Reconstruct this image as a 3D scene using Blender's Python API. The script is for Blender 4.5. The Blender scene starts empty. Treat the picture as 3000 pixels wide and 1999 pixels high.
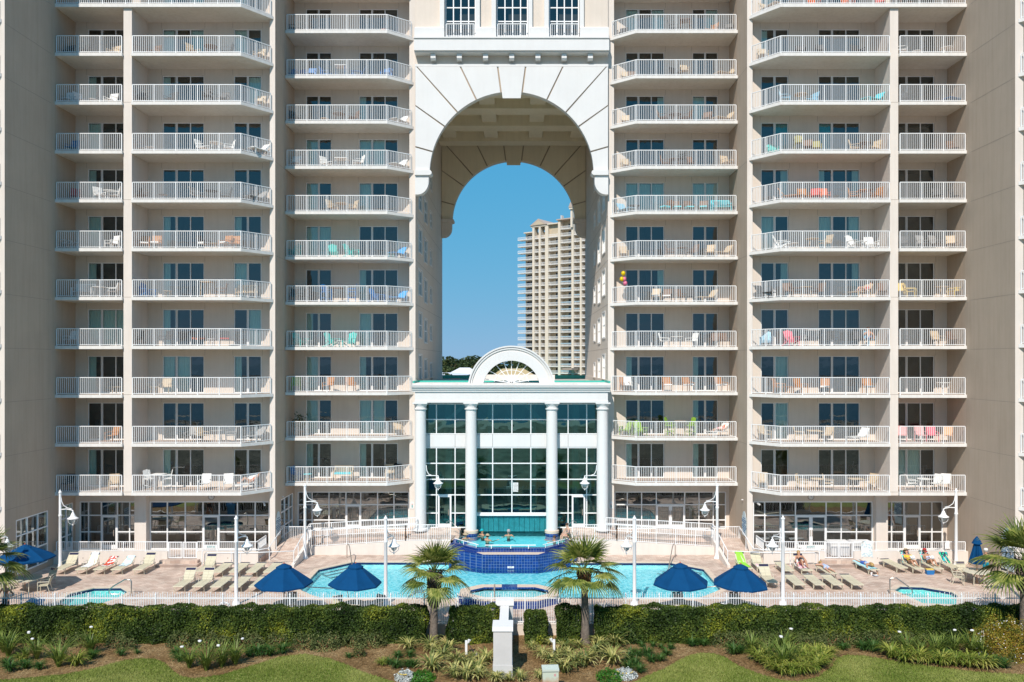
import bpy, bmesh, math, random
import numpy as np
from mathutils import Vector, Matrix, Euler
random.seed(7); RS = np.random.RandomState(11)
R = math.radians; PI = math.pi
sc = bpy.context.scene
COL = sc.collection

# ---------------------------------------------------------------- camera, sky, sun, exposure
F = 2333.3; CX = 0.54; PX = 1522.0; PY = 1060.0; H = 12.6     # survey constants in photo pixels / metres
cd = bpy.data.cameras.new('camera'); cam = bpy.data.objects.new('camera', cd); COL.objects.link(cam)
cam.location = (CX, 0, H); cam.rotation_euler = (R(90), 0, 0)
cd.sensor_width = 36; cd.lens = 28; cd.shift_x = -(PX-1500)/3000; cd.shift_y = (PY-999.5)/3000
cd.clip_start = 0.1; cd.clip_end = 20000
sc.camera = cam
w = bpy.data.worlds.new('World'); sc.world = w; w.use_nodes = True
nt = w.node_tree; bg = nt.nodes['Background']
sky = nt.nodes.new('ShaderNodeTexSky'); sky.sky_type = 'NISHITA'; sky.sun_disc = False
SUND = Vector((0.31, 1.0, -1.08)).normalized()
sky.sun_elevation = math.asin(-SUND.z); sky.sun_rotation = math.atan2(-SUND.x, -SUND.y)
sky.air_density = 0.6; sky.dust_density = 0.0; sky.ozone_density = 3.0; sky.altitude = 0
# film-like response of the sky: a soft shoulder per channel keeps the horizon a hazy blue
def vm(op, a, b):
    n = nt.nodes.new('ShaderNodeVectorMath'); n.operation = op
    for i, q in enumerate((a, b)):
        if isinstance(q, tuple): n.inputs[i].default_value = q
        else: nt.links.new(q, n.inputs[i])
    return n.outputs[0]
KS = 0.145
den = vm('ADD', vm('MULTIPLY', sky.outputs[0], (1.17*KS, 8.9*KS, 20*KS)), (1.0, 1.0, 1.0))
nt.links.new(vm('DIVIDE', vm('MULTIPLY', sky.outputs[0], (0.44, 3.75, 12.0)), den), bg.inputs[0])
bg.inputs[1].default_value = KS
sl = bpy.data.lights.new('sun', 'SUN'); so = bpy.data.objects.new('sun', sl); COL.objects.link(so)
sl.energy = 4.1; sl.angle = R(0.5); sl.color = (1.0, 0.925, 0.835)
so.rotation_euler = SUND.to_track_quat('-Z', 'Y').to_euler(); so.location = (-20, -60, 80)
sc.view_settings.view_transform = 'Standard'; sc.view_settings.look = 'None'
sc.view_settings.exposure = 0.3; sc.view_settings.gamma = 1.0

def PXX(px, D): return CX + (px-PX)*D/F
def PZ(py, D): return H - (py-PY)*D/F
def GR(px, py, z=0.0):
    D = (H-z)*F/(py-PY); return (PXX(px, D), D)

# ---------------------------------------------------------------- materials
MATS = {}
def hexmix(c, f): return tuple(min(1, x*f) for x in c)
def mat(name, col, rough=0.7, var=0.0, vscale=3.0, bump=0.0, bscale=60.0, metal=0.0, spec=0.4, trans=None, vcol=None):
    if name in MATS: return MATS[name]
    m = bpy.data.materials.new(name); m.use_nodes = True; MATS[name] = m
    t = m.node_tree; p = t.nodes['Principled BSDF']
    p.inputs['Roughness'].default_value = rough; p.inputs['Metallic'].default_value = metal
    p.inputs['Specular IOR Level'].default_value = spec
    p.inputs['Base Color'].default_value = (*col, 1)
    tc = t.nodes.new('ShaderNodeTexCoord')
    if var > 0:
        n = t.nodes.new('ShaderNodeTexNoise'); n.inputs['Scale'].default_value = vscale; n.inputs['Detail'].default_value = 8
        n.inputs['Roughness'].default_value = 0.65
        t.links.new(tc.outputs['Object'], n.inputs['Vector'])
        r = t.nodes.new('ShaderNodeValToRGB'); e = r.color_ramp.elements
        c2 = vcol or hexmix(col, 1+var); c1 = hexmix(col, 1-var)
        e[0].position = 0.35; e[0].color = (*c1, 1); e[1].position = 0.65; e[1].color = (*c2, 1)
        t.links.new(n.outputs[0], r.inputs[0]); t.links.new(r.outputs[0], p.inputs['Base Color'])
    if bump > 0:
        n2 = t.nodes.new('ShaderNodeTexNoise'); n2.inputs['Scale'].default_value = bscale; n2.inputs['Detail'].default_value = 3
        t.links.new(tc.outputs['Object'], n2.inputs['Vector'])
        b = t.nodes.new('ShaderNodeBump'); b.inputs['Strength'].default_value = bump; b.inputs['Distance'].default_value = 0.02
        t.links.new(n2.outputs[0], b.inputs['Height']); t.links.new(b.outputs[0], p.inputs['Normal'])
    return m
def leafmat(name, cols, rough=0.5, vs=1.2, transl=0.25, spec=0.35):
    """leaf colour picked per leaf, with broad patches of older and younger growth"""
    m = bpy.data.materials.new(name); m.use_nodes = True; MATS[name] = m
    t = m.node_tree; p = t.nodes['Principled BSDF']; out = t.nodes['Material Output']
    p.inputs['Roughness'].default_value = rough; p.inputs['Specular IOR Level'].default_value = spec
    g = t.nodes.new('ShaderNodeNewGeometry'); tc = t.nodes.new('ShaderNodeTexCoord')
    n = t.nodes.new('ShaderNodeTexNoise'); n.inputs['Scale'].default_value = vs; n.inputs['Detail'].default_value = 3
    t.links.new(tc.outputs['Object'], n.inputs['Vector'])
    a = t.nodes.new('ShaderNodeMath'); a.operation = 'MULTIPLY_ADD'
    a.inputs[1].default_value = 0.55
    t.links.new(g.outputs['Random Per Island'], a.inputs[0])
    b = t.nodes.new('ShaderNodeMath'); b.operation = 'MULTIPLY_ADD'; b.inputs[1].default_value = 2.2; b.inputs[2].default_value = -0.85
    t.links.new(n.outputs[0], b.inputs[0]); t.links.new(b.outputs[0], a.inputs[2])
    r = t.nodes.new('ShaderNodeValToRGB'); r.color_ramp.interpolation = 'LINEAR'
    e = r.color_ramp.elements
    while len(e) < len(cols): e.new(0.5)
    for i, c in enumerate(cols):
        e[i].position = i/(len(cols)-1)*0.96+0.02; e[i].color = (*c, 1)
    t.links.new(a.outputs[0], r.inputs[0]); t.links.new(r.outputs[0], p.inputs['Base Color'])
    if transl:
        tr = t.nodes.new('ShaderNodeBsdfTranslucent'); t.links.new(r.outputs[0], tr.inputs[0])
        mx = t.nodes.new('ShaderNodeMixShader'); mx.inputs[0].default_value = transl
        t.links.new(p.outputs[0], mx.inputs[1]); t.links.new(tr.outputs[0], mx.inputs[2]); t.links.new(mx.outputs[0], out.inputs[0])
    return m
def glassmat(name, tint, refl=0.15, wob=0.02, wscale=1.2, fres=1.5, rc=(0.95, 1.0, 1.0)):
    m = bpy.data.materials.new(name); m.use_nodes = True; MATS[name] = m
    t = m.node_tree; t.nodes.remove(t.nodes['Principled BSDF']); out = t.nodes['Material Output']
    tr = t.nodes.new('ShaderNodeBsdfTransparent'); tr.inputs[0].default_value = (*tint, 1)
    gl = t.nodes.new('ShaderNodeBsdfGlossy'); gl.inputs['Roughness'].default_value = 0.0; gl.inputs[0].default_value = (*rc, 1)
    fr = t.nodes.new('ShaderNodeFresnel'); fr.inputs[0].default_value = fres
    a = t.nodes.new('ShaderNodeMath'); a.operation = 'ADD'; a.use_clamp = True; a.inputs[1].default_value = refl
    t.links.new(fr.outputs[0], a.inputs[0])
    mx = t.nodes.new('ShaderNodeMixShader'); t.links.new(a.outputs[0], mx.inputs[0])
    t.links.new(tr.outputs[0], mx.inputs[1]); t.links.new(gl.outputs[0], mx.inputs[2]); t.links.new(mx.outputs[0], out.inputs[0])
    tc = t.nodes.new('ShaderNodeTexCoord')
    n = t.nodes.new('ShaderNodeTexNoise'); n.inputs['Scale'].default_value = wscale; n.inputs['Detail'].default_value = 1
    t.links.new(tc.outputs['Object'], n.inputs['Vector'])
    b = t.nodes.new('ShaderNodeBump'); b.inputs['Strength'].default_value = 1.0; b.inputs['Distance'].default_value = wob
    t.links.new(n.outputs[0], b.inputs['Height']); t.links.new(b.outputs[0], gl.inputs['Normal'])
    return m
def watermat(name, tint, scale=2.2, wob=0.05, vary=0.35):
    """clear tinted pool water: a cell pattern in the tint paints the caustic light"""
    m = bpy.data.materials.new(name); m.use_nodes = True; MATS[name] = m
    t = m.node_tree; t.nodes.remove(t.nodes['Principled BSDF']); out = t.nodes['Material Output']
    tc = t.nodes.new('ShaderNodeTexCoord')
    n = t.nodes.new('ShaderNodeTexNoise'); n.inputs['Scale'].default_value = scale; n.inputs['Detail'].default_value = 4; n.inputs['Distortion'].default_value = 0.8
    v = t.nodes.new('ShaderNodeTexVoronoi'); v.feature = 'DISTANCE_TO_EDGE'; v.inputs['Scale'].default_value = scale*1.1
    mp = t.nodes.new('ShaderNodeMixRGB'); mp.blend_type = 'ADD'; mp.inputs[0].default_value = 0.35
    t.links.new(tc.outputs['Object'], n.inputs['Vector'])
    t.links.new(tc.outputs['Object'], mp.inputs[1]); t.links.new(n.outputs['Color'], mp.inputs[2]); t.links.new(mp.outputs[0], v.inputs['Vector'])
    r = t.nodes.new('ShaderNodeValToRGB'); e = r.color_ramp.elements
    e[0].position = 0.0; e[0].color = (*[min(1, c+vary*(1-c)*1.3) for c in tint], 1)  # brighter tint along cell edges imitates focused sunlight
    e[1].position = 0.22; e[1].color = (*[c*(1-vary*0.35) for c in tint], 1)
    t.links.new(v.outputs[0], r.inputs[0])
    tr = t.nodes.new('ShaderNodeBsdfTransparent'); t.links.new(r.outputs[0], tr.inputs[0])
    gl = t.nodes.new('ShaderNodeBsdfGlossy'); gl.inputs['Roughness'].default_value = 0.04
    fr = t.nodes.new('ShaderNodeFresnel'); fr.inputs[0].default_value = 1.33
    mx = t.nodes.new('ShaderNodeMixShader'); t.links.new(fr.outputs[0], mx.inputs[0])
    t.links.new(tr.outputs[0], mx.inputs[1]); t.links.new(gl.outputs[0], mx.inputs[2]); t.links.new(mx.outputs[0], out.inputs[0])
    b = t.nodes.new('ShaderNodeBump'); b.inputs['Strength'].default_value = 1.0; b.inputs['Distance'].default_value = wob
    t.links.new(n.outputs[0], b.inputs['Height']); t.links.new(b.outputs[0], gl.inputs['Normal'])
    return m
def brickmat(name, c1, c2, mortar, bw, bh, ms=0.01, rough=0.75, axes='xy', offset=0.5, bump=0.3, noise=0.25, msm=0.1):
    m = bpy.data.materials.new(name); m.use_nodes = True; MATS[name] = m
    t = m.node_tree; p = t.nodes['Principled BSDF']; p.inputs['Roughness'].default_value = rough
    tc = t.nodes.new('ShaderNodeTexCoord'); sp = t.nodes.new('ShaderNodeSeparateXYZ'); cb = t.nodes.new('ShaderNodeCombineXYZ')
    t.links.new(tc.outputs['Object'], sp.inputs[0])
    if axes == 'xy': t.links.new(sp.outputs[0], cb.inputs[0]); t.links.new(sp.outputs[1], cb.inputs[1])
    else:
        ad = t.nodes.new('ShaderNodeMath'); ad.operation = 'ADD'
        t.links.new(sp.outputs[0], ad.inputs[0]); t.links.new(sp.outputs[1], ad.inputs[1])
        t.links.new(ad.outputs[0], cb.inputs[0]); t.links.new(sp.outputs[2], cb.inputs[1])
    b = t.nodes.new('ShaderNodeTexBrick'); b.offset = offset
    b.inputs['Scale'].default_value = 1.0; b.inputs['Brick Width'].default_value = bw; b.inputs['Row Height'].default_value = bh
    b.inputs['Mortar Size'].default_value = ms; b.inputs['Mortar Smooth'].default_value = msm; b.inputs['Bias'].default_value = 0
    b.inputs['Color1'].default_value = (*c1, 1); b.inputs['Color2'].default_value = (*c2, 1); b.inputs['Mortar'].default_value = (*mortar, 1)
    t.links.new(cb.outputs[0], b.inputs['Vector'])
    n = t.nodes.new('ShaderNodeTexNoise'); n.inputs['Scale'].default_value = 0.9; n.inputs['Detail'].default_value = 6
    t.links.new(tc.outputs['Object'], n.inputs['Vector'])
    r = t.nodes.new('ShaderNodeValToRGB'); r.color_ramp.elements[0].position = 0.3; r.color_ramp.elements[1].position = 0.7
    k = 1-noise; r.color_ramp.elements[0].color = (k, k, k, 1); r.color_ramp.elements[1].color = (1, 1, 1, 1)
    t.links.new(n.outputs[0], r.inputs[0])
    mx = t.nodes.new('ShaderNodeMixRGB'); mx.blend_type = 'MULTIPLY'; mx.inputs[0].default_value = 1
    t.links.new(b.outputs['Color'], mx.inputs[1]); t.links.new(r.outputs[0], mx.inputs[2]); t.links.new(mx.outputs[0], p.inputs['Base Color'])
    return m

def weather(m, k=0.10):
    """faint vertical rain streaks and patchy repainting in the coat itself"""
    t = m.node_tree; p = t.nodes['Principled BSDF']; src = p.inputs['Base Color'].links[0].from_socket
    tc = t.nodes.new('ShaderNodeTexCoord'); mp = t.nodes.new('ShaderNodeMapping'); mp.inputs['Scale'].default_value = (2.2, 2.2, 0.12)
    n = t.nodes.new('ShaderNodeTexNoise'); n.inputs['Scale'].default_value = 1.6; n.inputs['Detail'].default_value = 6; n.inputs['Roughness'].default_value = 0.7
    t.links.new(tc.outputs['Object'], mp.inputs[0]); t.links.new(mp.outputs[0], n.inputs['Vector'])
    r = t.nodes.new('ShaderNodeValToRGB'); e = r.color_ramp.elements; e[0].position = 0.30; e[1].position = 0.56
    e[0].color = (1-k*1.6, 1-k*1.8, 1-k*2.1, 1); e[1].color = (1, 1, 1, 1)
    t.links.new(n.outputs[0], r.inputs[0]); x = t.nodes.new('ShaderNodeMixRGB'); x.blend_type = 'MULTIPLY'; x.inputs[0].default_value = 1
    t.links.new(src, x.inputs[1]); t.links.new(r.outputs[0], x.inputs[2]); t.links.new(x.outputs[0], p.inputs['Base Color']); return m
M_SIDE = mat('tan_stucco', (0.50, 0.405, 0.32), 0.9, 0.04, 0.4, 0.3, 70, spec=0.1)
M_PASS = mat('bounce_lit_stucco', (0.80, 0.70, 0.53), 0.9, 0.04, 0.4, 0.3, 70, spec=0.1)  # stucco copy for the passage, warm bounced light put into its colour
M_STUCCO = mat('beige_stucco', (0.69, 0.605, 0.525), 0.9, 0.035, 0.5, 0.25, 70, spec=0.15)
M_FIN = mat('light_stucco', (0.72, 0.65, 0.59), 0.9, 0.03, 0.6, 0.2, 70, spec=0.15)
M_WHITE = mat('white_stucco', (0.72, 0.71, 0.70), 0.85, 0.025, 0.5, 0.15, 60, spec=0.2)
M_SLAB = mat('slab_white', (0.74, 0.715, 0.685), 0.85, 0.03, 0.8, 0.1, 60, spec=0.2)
for _m, _k in ((M_SIDE,0.05),(M_STUCCO,0.035),(M_FIN,0.04),(M_WHITE,0.015),(M_SLAB,0.06),(M_PASS,0.04)): weather(_m, _k)
M_TAN = mat('tan_groove', (0.42, 0.33, 0.25), 0.9, 0.05, 2)
M_TRIM = mat('white_metal', (0.82, 0.82, 0.82), 0.45, spec=0.5)
M_JOINT = mat('joint_line', (0.34, 0.28, 0.235), 0.9)
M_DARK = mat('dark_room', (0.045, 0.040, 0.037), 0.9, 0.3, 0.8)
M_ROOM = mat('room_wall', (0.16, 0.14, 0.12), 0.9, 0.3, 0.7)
M_CURT = mat('curtain_fabric', (0.86, 0.88, 0.80), 0.9)
M_CURTT = mat('teal_curtain', (0.03, 0.42, 0.42), 0.9)
M_SCREEN = mat('screen_dark', (0.03, 0.03, 0.032), 0.8)
M_TILEF = mat('balcony_tile', (0.40, 0.29, 0.22), 0.7, 0.2, 3)
M_GLASS = glassmat('door_glass', (0.72, 0.84, 0.82), 0.07, 0.008, 1.5)
M_SHOP = glassmat('shop_glass', (0.34, 0.42, 0.42), 0.24, 0.004, 1.3)
M_HALL = glassmat('teal_glass', (0.30, 0.62, 0.60), 0.15, 0.006, 1.0, rc=(0.50, 0.95, 0.88))
M_PAVER = brickmat('pavers', (0.56, 0.40, 0.32), (0.74, 0.60, 0.50), (0.40, 0.30, 0.25), 0.30, 0.15, 0.007, 0.85, noise=0.34)
M_TILE = brickmat('blue_tile', (0.003, 0.026, 0.17), (0.006, 0.045, 0.27), (0.17, 0.25, 0.40), 0.17, 0.17, 0.007, 0.15, axes='xz', offset=0, noise=0.2)
M_COPE = mat('pool_coping', (0.62, 0.50, 0.40), 0.8, 0.08, 4)
M_PLAST = mat('pool_plaster', (0.60, 0.86, 0.88), 0.7, 0.04, 1)
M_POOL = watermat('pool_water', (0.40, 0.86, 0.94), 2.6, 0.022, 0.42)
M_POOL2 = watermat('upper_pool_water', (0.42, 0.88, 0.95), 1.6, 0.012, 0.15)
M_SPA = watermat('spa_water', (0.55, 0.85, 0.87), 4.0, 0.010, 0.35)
M_STEEL = mat('steel', (0.55, 0.52, 0.48), 0.3, metal=1.0)
M_TEALM = mat('teal_coping', (0.05, 0.42, 0.34), 0.6)
M_ROOF = mat('flat_roof', (0.46, 0.42, 0.37), 0.9, 0.15, 0.5)
M_NAVY = mat('navy_canvas', (0.004, 0.055, 0.155), 0.85, 0.08, 2.5, 0.1, 40, spec=0.08)
M_WOOD = mat('wood', (0.33, 0.17, 0.08), 0.6, 0.2, 6)
M_CREAM = mat('cream_metal', (0.62, 0.57, 0.44), 0.5)
M_SLING = brickmat('cream_sling', (0.66, 0.60, 0.44), (0.60, 0.55, 0.40), (0.30, 0.26, 0.19), 3.0, 0.062, 0.005, 0.8, offset=0, noise=0.1)
M_BAND = mat('navy_strap', (0.02, 0.02, 0.07), 0.7)
M_SKIN = mat('tanned_skin', (0.48, 0.25, 0.155), 0.55)
M_SKIN2 = mat('fair_skin', (0.60, 0.36, 0.26), 0.55)

# ---------------------------------------------------------------- mesh helpers
class MB:
    def __init__(s): s.v = []; s.f = []; s.m = []; s.mats = []
    def mi(s, m):
        if m not in s.mats: s.mats.append(m)
        return s.mats.index(m)
    def add(s, vs, fs, m):
        o = len(s.v); s.v += [tuple(v) for v in vs]; k = s.mi(m)
        for f in fs: s.f.append(tuple(i+o for i in f)); s.m.append(k)
    def box(s, x0, x1, y0, y1, z0, z1, m):
        if x0 > x1: x0, x1 = x1, x0
        if y0 > y1: y0, y1 = y1, y0
        vs = [(x0,y0,z0),(x1,y0,z0),(x1,y1,z0),(x0,y1,z0),(x0,y0,z1),(x1,y0,z1),(x1,y1,z1),(x0,y1,z1)]
        s.add(vs, [(0,3,2,1),(4,5,6,7),(0,1,5,4),(1,2,6,5),(2,3,7,6),(3,0,4,7)], m)
    def bar(s, a, b, wx, wz, m):
        """rectangular bar from a to b, width wx sideways, wz in the up direction"""
        a = Vector(a); b = Vector(b); d = (b-a).normalized()
        up = Vector((0,0,1)) if abs(d.z) < 0.95 else Vector((0,1,0))
        sx = d.cross(up).normalized()*wx/2; u = sx.cross(d).normalized()*wz/2
        vs = [p+i*sx+j*u for p in (a, b) for i, j in ((-1,-1),(1,-1),(1,1),(-1,1))]
        s.add(vs, [(0,1,2,3),(7,6,5,4),(0,4,5,1),(1,5,6,2),(2,6,7,3),(3,7,4,0)], m)
    def prism(s, poly, axis, a0, a1, m, m2=None):
        """poly in the two other axes; axis 'z': (x,y); 'y': (x,z); 'x': (y,z)"""
        n = len(poly)
        def P(p, a): return (p[0],p[1],a) if axis=='z' else ((p[0],a,p[1]) if axis=='y' else (a,p[0],p[1]))
        vs = [P(p,a0) for p in poly]+[P(p,a1) for p in poly]
        s.add(vs, [tuple(range(n))[::-1], tuple(range(n,2*n))], m2 or m)
        s.add(vs, [(i,(i+1)%n,(i+1)%n+n,i+n) for i in range(n)], m)
    def tube(s, pts, r, m, n=6, cap=True):
        pts = [Vector(p) for p in pts]; k = len(pts)
        rr = r if isinstance(r, (list, tuple)) else [r]*k
        vs = []; prev = None
        for i, p in enumerate(pts):
            d = (pts[min(i+1,k-1)]-pts[max(i-1,0)]).normalized()
            if prev is None:
                up = Vector((0,0,1)) if abs(d.z) < 0.9 else Vector((1,0,0)); a = d.cross(up).normalized()
            else: a = (prev - d*prev.dot(d)).normalized()
            prev = a; b = d.cross(a)
            for j in range(n):
                t = 2*PI*j/n; vs.append(p+(a*math.cos(t)+b*math.sin(t))*rr[i])
        fs = [(i*n+j, i*n+(j+1)%n, (i+1)*n+(j+1)%n, (i+1)*n+j) for i in range(k-1) for j in range(n)]
        s.add(vs, fs, m)
        if cap: s.add(vs[:n], [tuple(range(n))[::-1]], m); s.add(vs[-n:], [tuple(range(n))], m)
    def lathe(s, prof, m, n=16, c=(0,0,0), caps=True):
        vs = []; k = len(prof)
        for r, z in prof:
            for j in range(n):
                t = 2*PI*j/n; vs.append((c[0]+r*math.cos(t), c[1]+r*math.sin(t), c[2]+z))
        fs = [(i*n+j, i*n+(j+1)%n, (i+1)*n+(j+1)%n, (i+1)*n+j) for i in range(k-1) for j in range(n)]
        s.add(vs, fs, m)
        if caps: s.add(vs[:n], [tuple(range(n))[::-1]], m); s.add(vs[-n:], [tuple(range(n))], m)
    def ball(s, c, r, m, n=10, sx=1, sy=1, sz=1):
        vs = []; k = n//2+1
        for i in range(k):
            ph = PI*i/(k-1)
            for j in range(n):
                t = 2*PI*j/n; vs.append((c[0]+r*sx*math.sin(ph)*math.cos(t), c[1]+r*sy*math.sin(ph)*math.sin(t), c[2]-r*sz*math.cos(ph)))
        fs = [(i*n+j, i*n+(j+1)%n, (i+1)*n+(j+1)%n, (i+1)*n+j) for i in range(k-1) for j in range(n)]
        s.add(vs, fs, m)
    def mesh(s, name, smooth=False):
        me = bpy.data.meshes.new(name); me.from_pydata(s.v, [], s.f)
        for m in s.mats: me.materials.append(m)
        me.polygons.foreach_set('material_index', s.m)
        if smooth: me.polygons.foreach_set('use_smooth', [True]*len(s.f))
        me.update(); return me
    def obj(s, name, parent=None, smooth=False, loc=None):
        return link(name, s.mesh(name, smooth), parent, loc)
def link(name, me, parent=None, loc=None):
    o = bpy.data.objects.new(name, me); COL.objects.link(o)
    if parent is not None: o.parent = parent
    if loc is not None: o.location = loc
    return o
def tag(o, label=None, cat=None, group=None, kind=None):
    if label: o['label'] = label
    if cat: o['category'] = cat
    if group: o['group'] = group
    if kind: o['kind'] = kind
    return o
def thing(name, label, cat, loc=(0,0,0), rz=0, group=None):
    o = link(name, None); o.location = loc; o.rotation_euler = (0,0,rz); return tag(o, label, cat, group)
def dup(o, parent=None, loc=None, rz=None, s=None, label=None, group=None):
    c = o.copy(); COL.objects.link(c)
    if parent is not None: c.parent = parent
    if loc is not None: c.location = loc
    if rz is not None: c.rotation_euler = (0,0,rz)
    if s is not None: c.scale = (s,s,s) if not isinstance(s, tuple) else s
    if label: c['label'] = label
    if group: c['group'] = group
    for ch in [x for x in KIDS.get(o.name, [])]:
        d = dup(ch, c); KIDS.setdefault(c.name, []).append(d)
    return c
KIDS = {}
def reg(root):
    """remember the children of a prototype so that dup() can copy them quickly"""
    for o in [x for x in bpy.data.objects if x.parent is root]:
        KIDS.setdefault(root.name, []).append(o); reg(o)
    return root
def quads(name, V, m, parent=None, loc=None):
    """V: (n,4,3) numpy array of leaf quads"""
    n = len(V); me = bpy.data.meshes.new(name)
    me.vertices.add(n*4); me.vertices.foreach_set('co', V.reshape(-1).astype(np.float32))
    me.loops.add(n*4); me.loops.foreach_set('vertex_index', np.arange(n*4, dtype=np.int32))
    me.polygons.add(n); me.polygons.foreach_set('loop_start', np.arange(0, n*4, 4, dtype=np.int32))
    try: me.polygons.foreach_set('loop_total', np.full(n, 4, dtype=np.int32))
    except Exception: pass
    me.materials.append(m); me.update(calc_edges=True)
    return link(name, me, parent, loc)
def leafq(P, N, L, W):
    """leaf quads at points P with outward bias N, length L, width W (arrays)"""
    n = len(P); d = RS.normal(size=(n,3))+N*1.2; d /= np.linalg.norm(d,axis=1)[:,None]      # leaf normal
    t = RS.normal(size=(n,3)); t -= d*(t*d).sum(1)[:,None]; t /= np.linalg.norm(t,axis=1)[:,None]
    b = np.cross(d, t); L = np.asarray(L).reshape(-1,1); W = np.asarray(W).reshape(-1,1)
    return np.stack([P-t*L/2, P+b*W/2+d*W*0.15, P+t*L/2, P-b*W/2+d*W*0.15], 1)

def wall_grid(mb, u0, u1, v0, v1, holes, P, m, depth):
    """wall sheet over (u,v) with rectangular holes; P(u,v,d) maps to 3D, d goes into the wall; reveals to 'depth'"""
    us = sorted({u0, u1, *[h[0] for h in holes], *[h[1] for h in holes]})
    vs = sorted({v0, v1, *[h[2] for h in holes], *[h[3] for h in holes]})
    us = [u for u in us if u0 <= u <= u1]; vs = [v for v in vs if v0 <= v <= v1]
    for j in range(len(vs)-1):
        run = None
        for i in range(len(us)-1):
            cu = (us[i]+us[i+1])/2; cv = (vs[j]+vs[j+1])/2
            inside = any(h[0] < cu < h[1] and h[2] < cv < h[3] for h in holes)
            if not inside:
                if run is None: run = us[i]
                last = us[i+1]
            if (inside or i == len(us)-2) and run is not None:
                mb.add([P(run,vs[j],0),P(last,vs[j],0),P(last,vs[j+1],0),P(run,vs[j+1],0)], [(0,1,2,3)], m); run = None
    for a, b, c, d in holes:
        for (p, q) in (((a,c),(b,c)), ((b,c),(b,d)), ((b,d),(a,d)), ((a,d),(a,c))):
            mb.add([P(*p,0),P(*q,0),P(*q,depth),P(*p,depth)], [(0,1,2,3)], m)
def part(name, mb, parent, smooth=False, **k):
    o = mb.obj(name, parent, smooth)
    return tag(o, **k) if k else o

def text(s, size, m, parent, loc, rot, name='lettering', ext=0.004, align='CENTER'):
    cu = bpy.data.curves.new(name, 'FONT'); cu.body = s; cu.size = size; cu.extrude = ext; cu.align_x = align; cu.align_y = 'CENTER'
    t = bpy.data.objects.new(name, cu); COL.objects.link(t)
    dg = bpy.context.evaluated_depsgraph_get(); me = bpy.data.meshes.new_from_object(t.evaluated_get(dg))
    bpy.data.objects.remove(t); me.materials.clear(); me.materials.append(m)
    o = link(name, me, parent); o.location = loc; o.rotation_euler = rot
    return o

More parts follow.
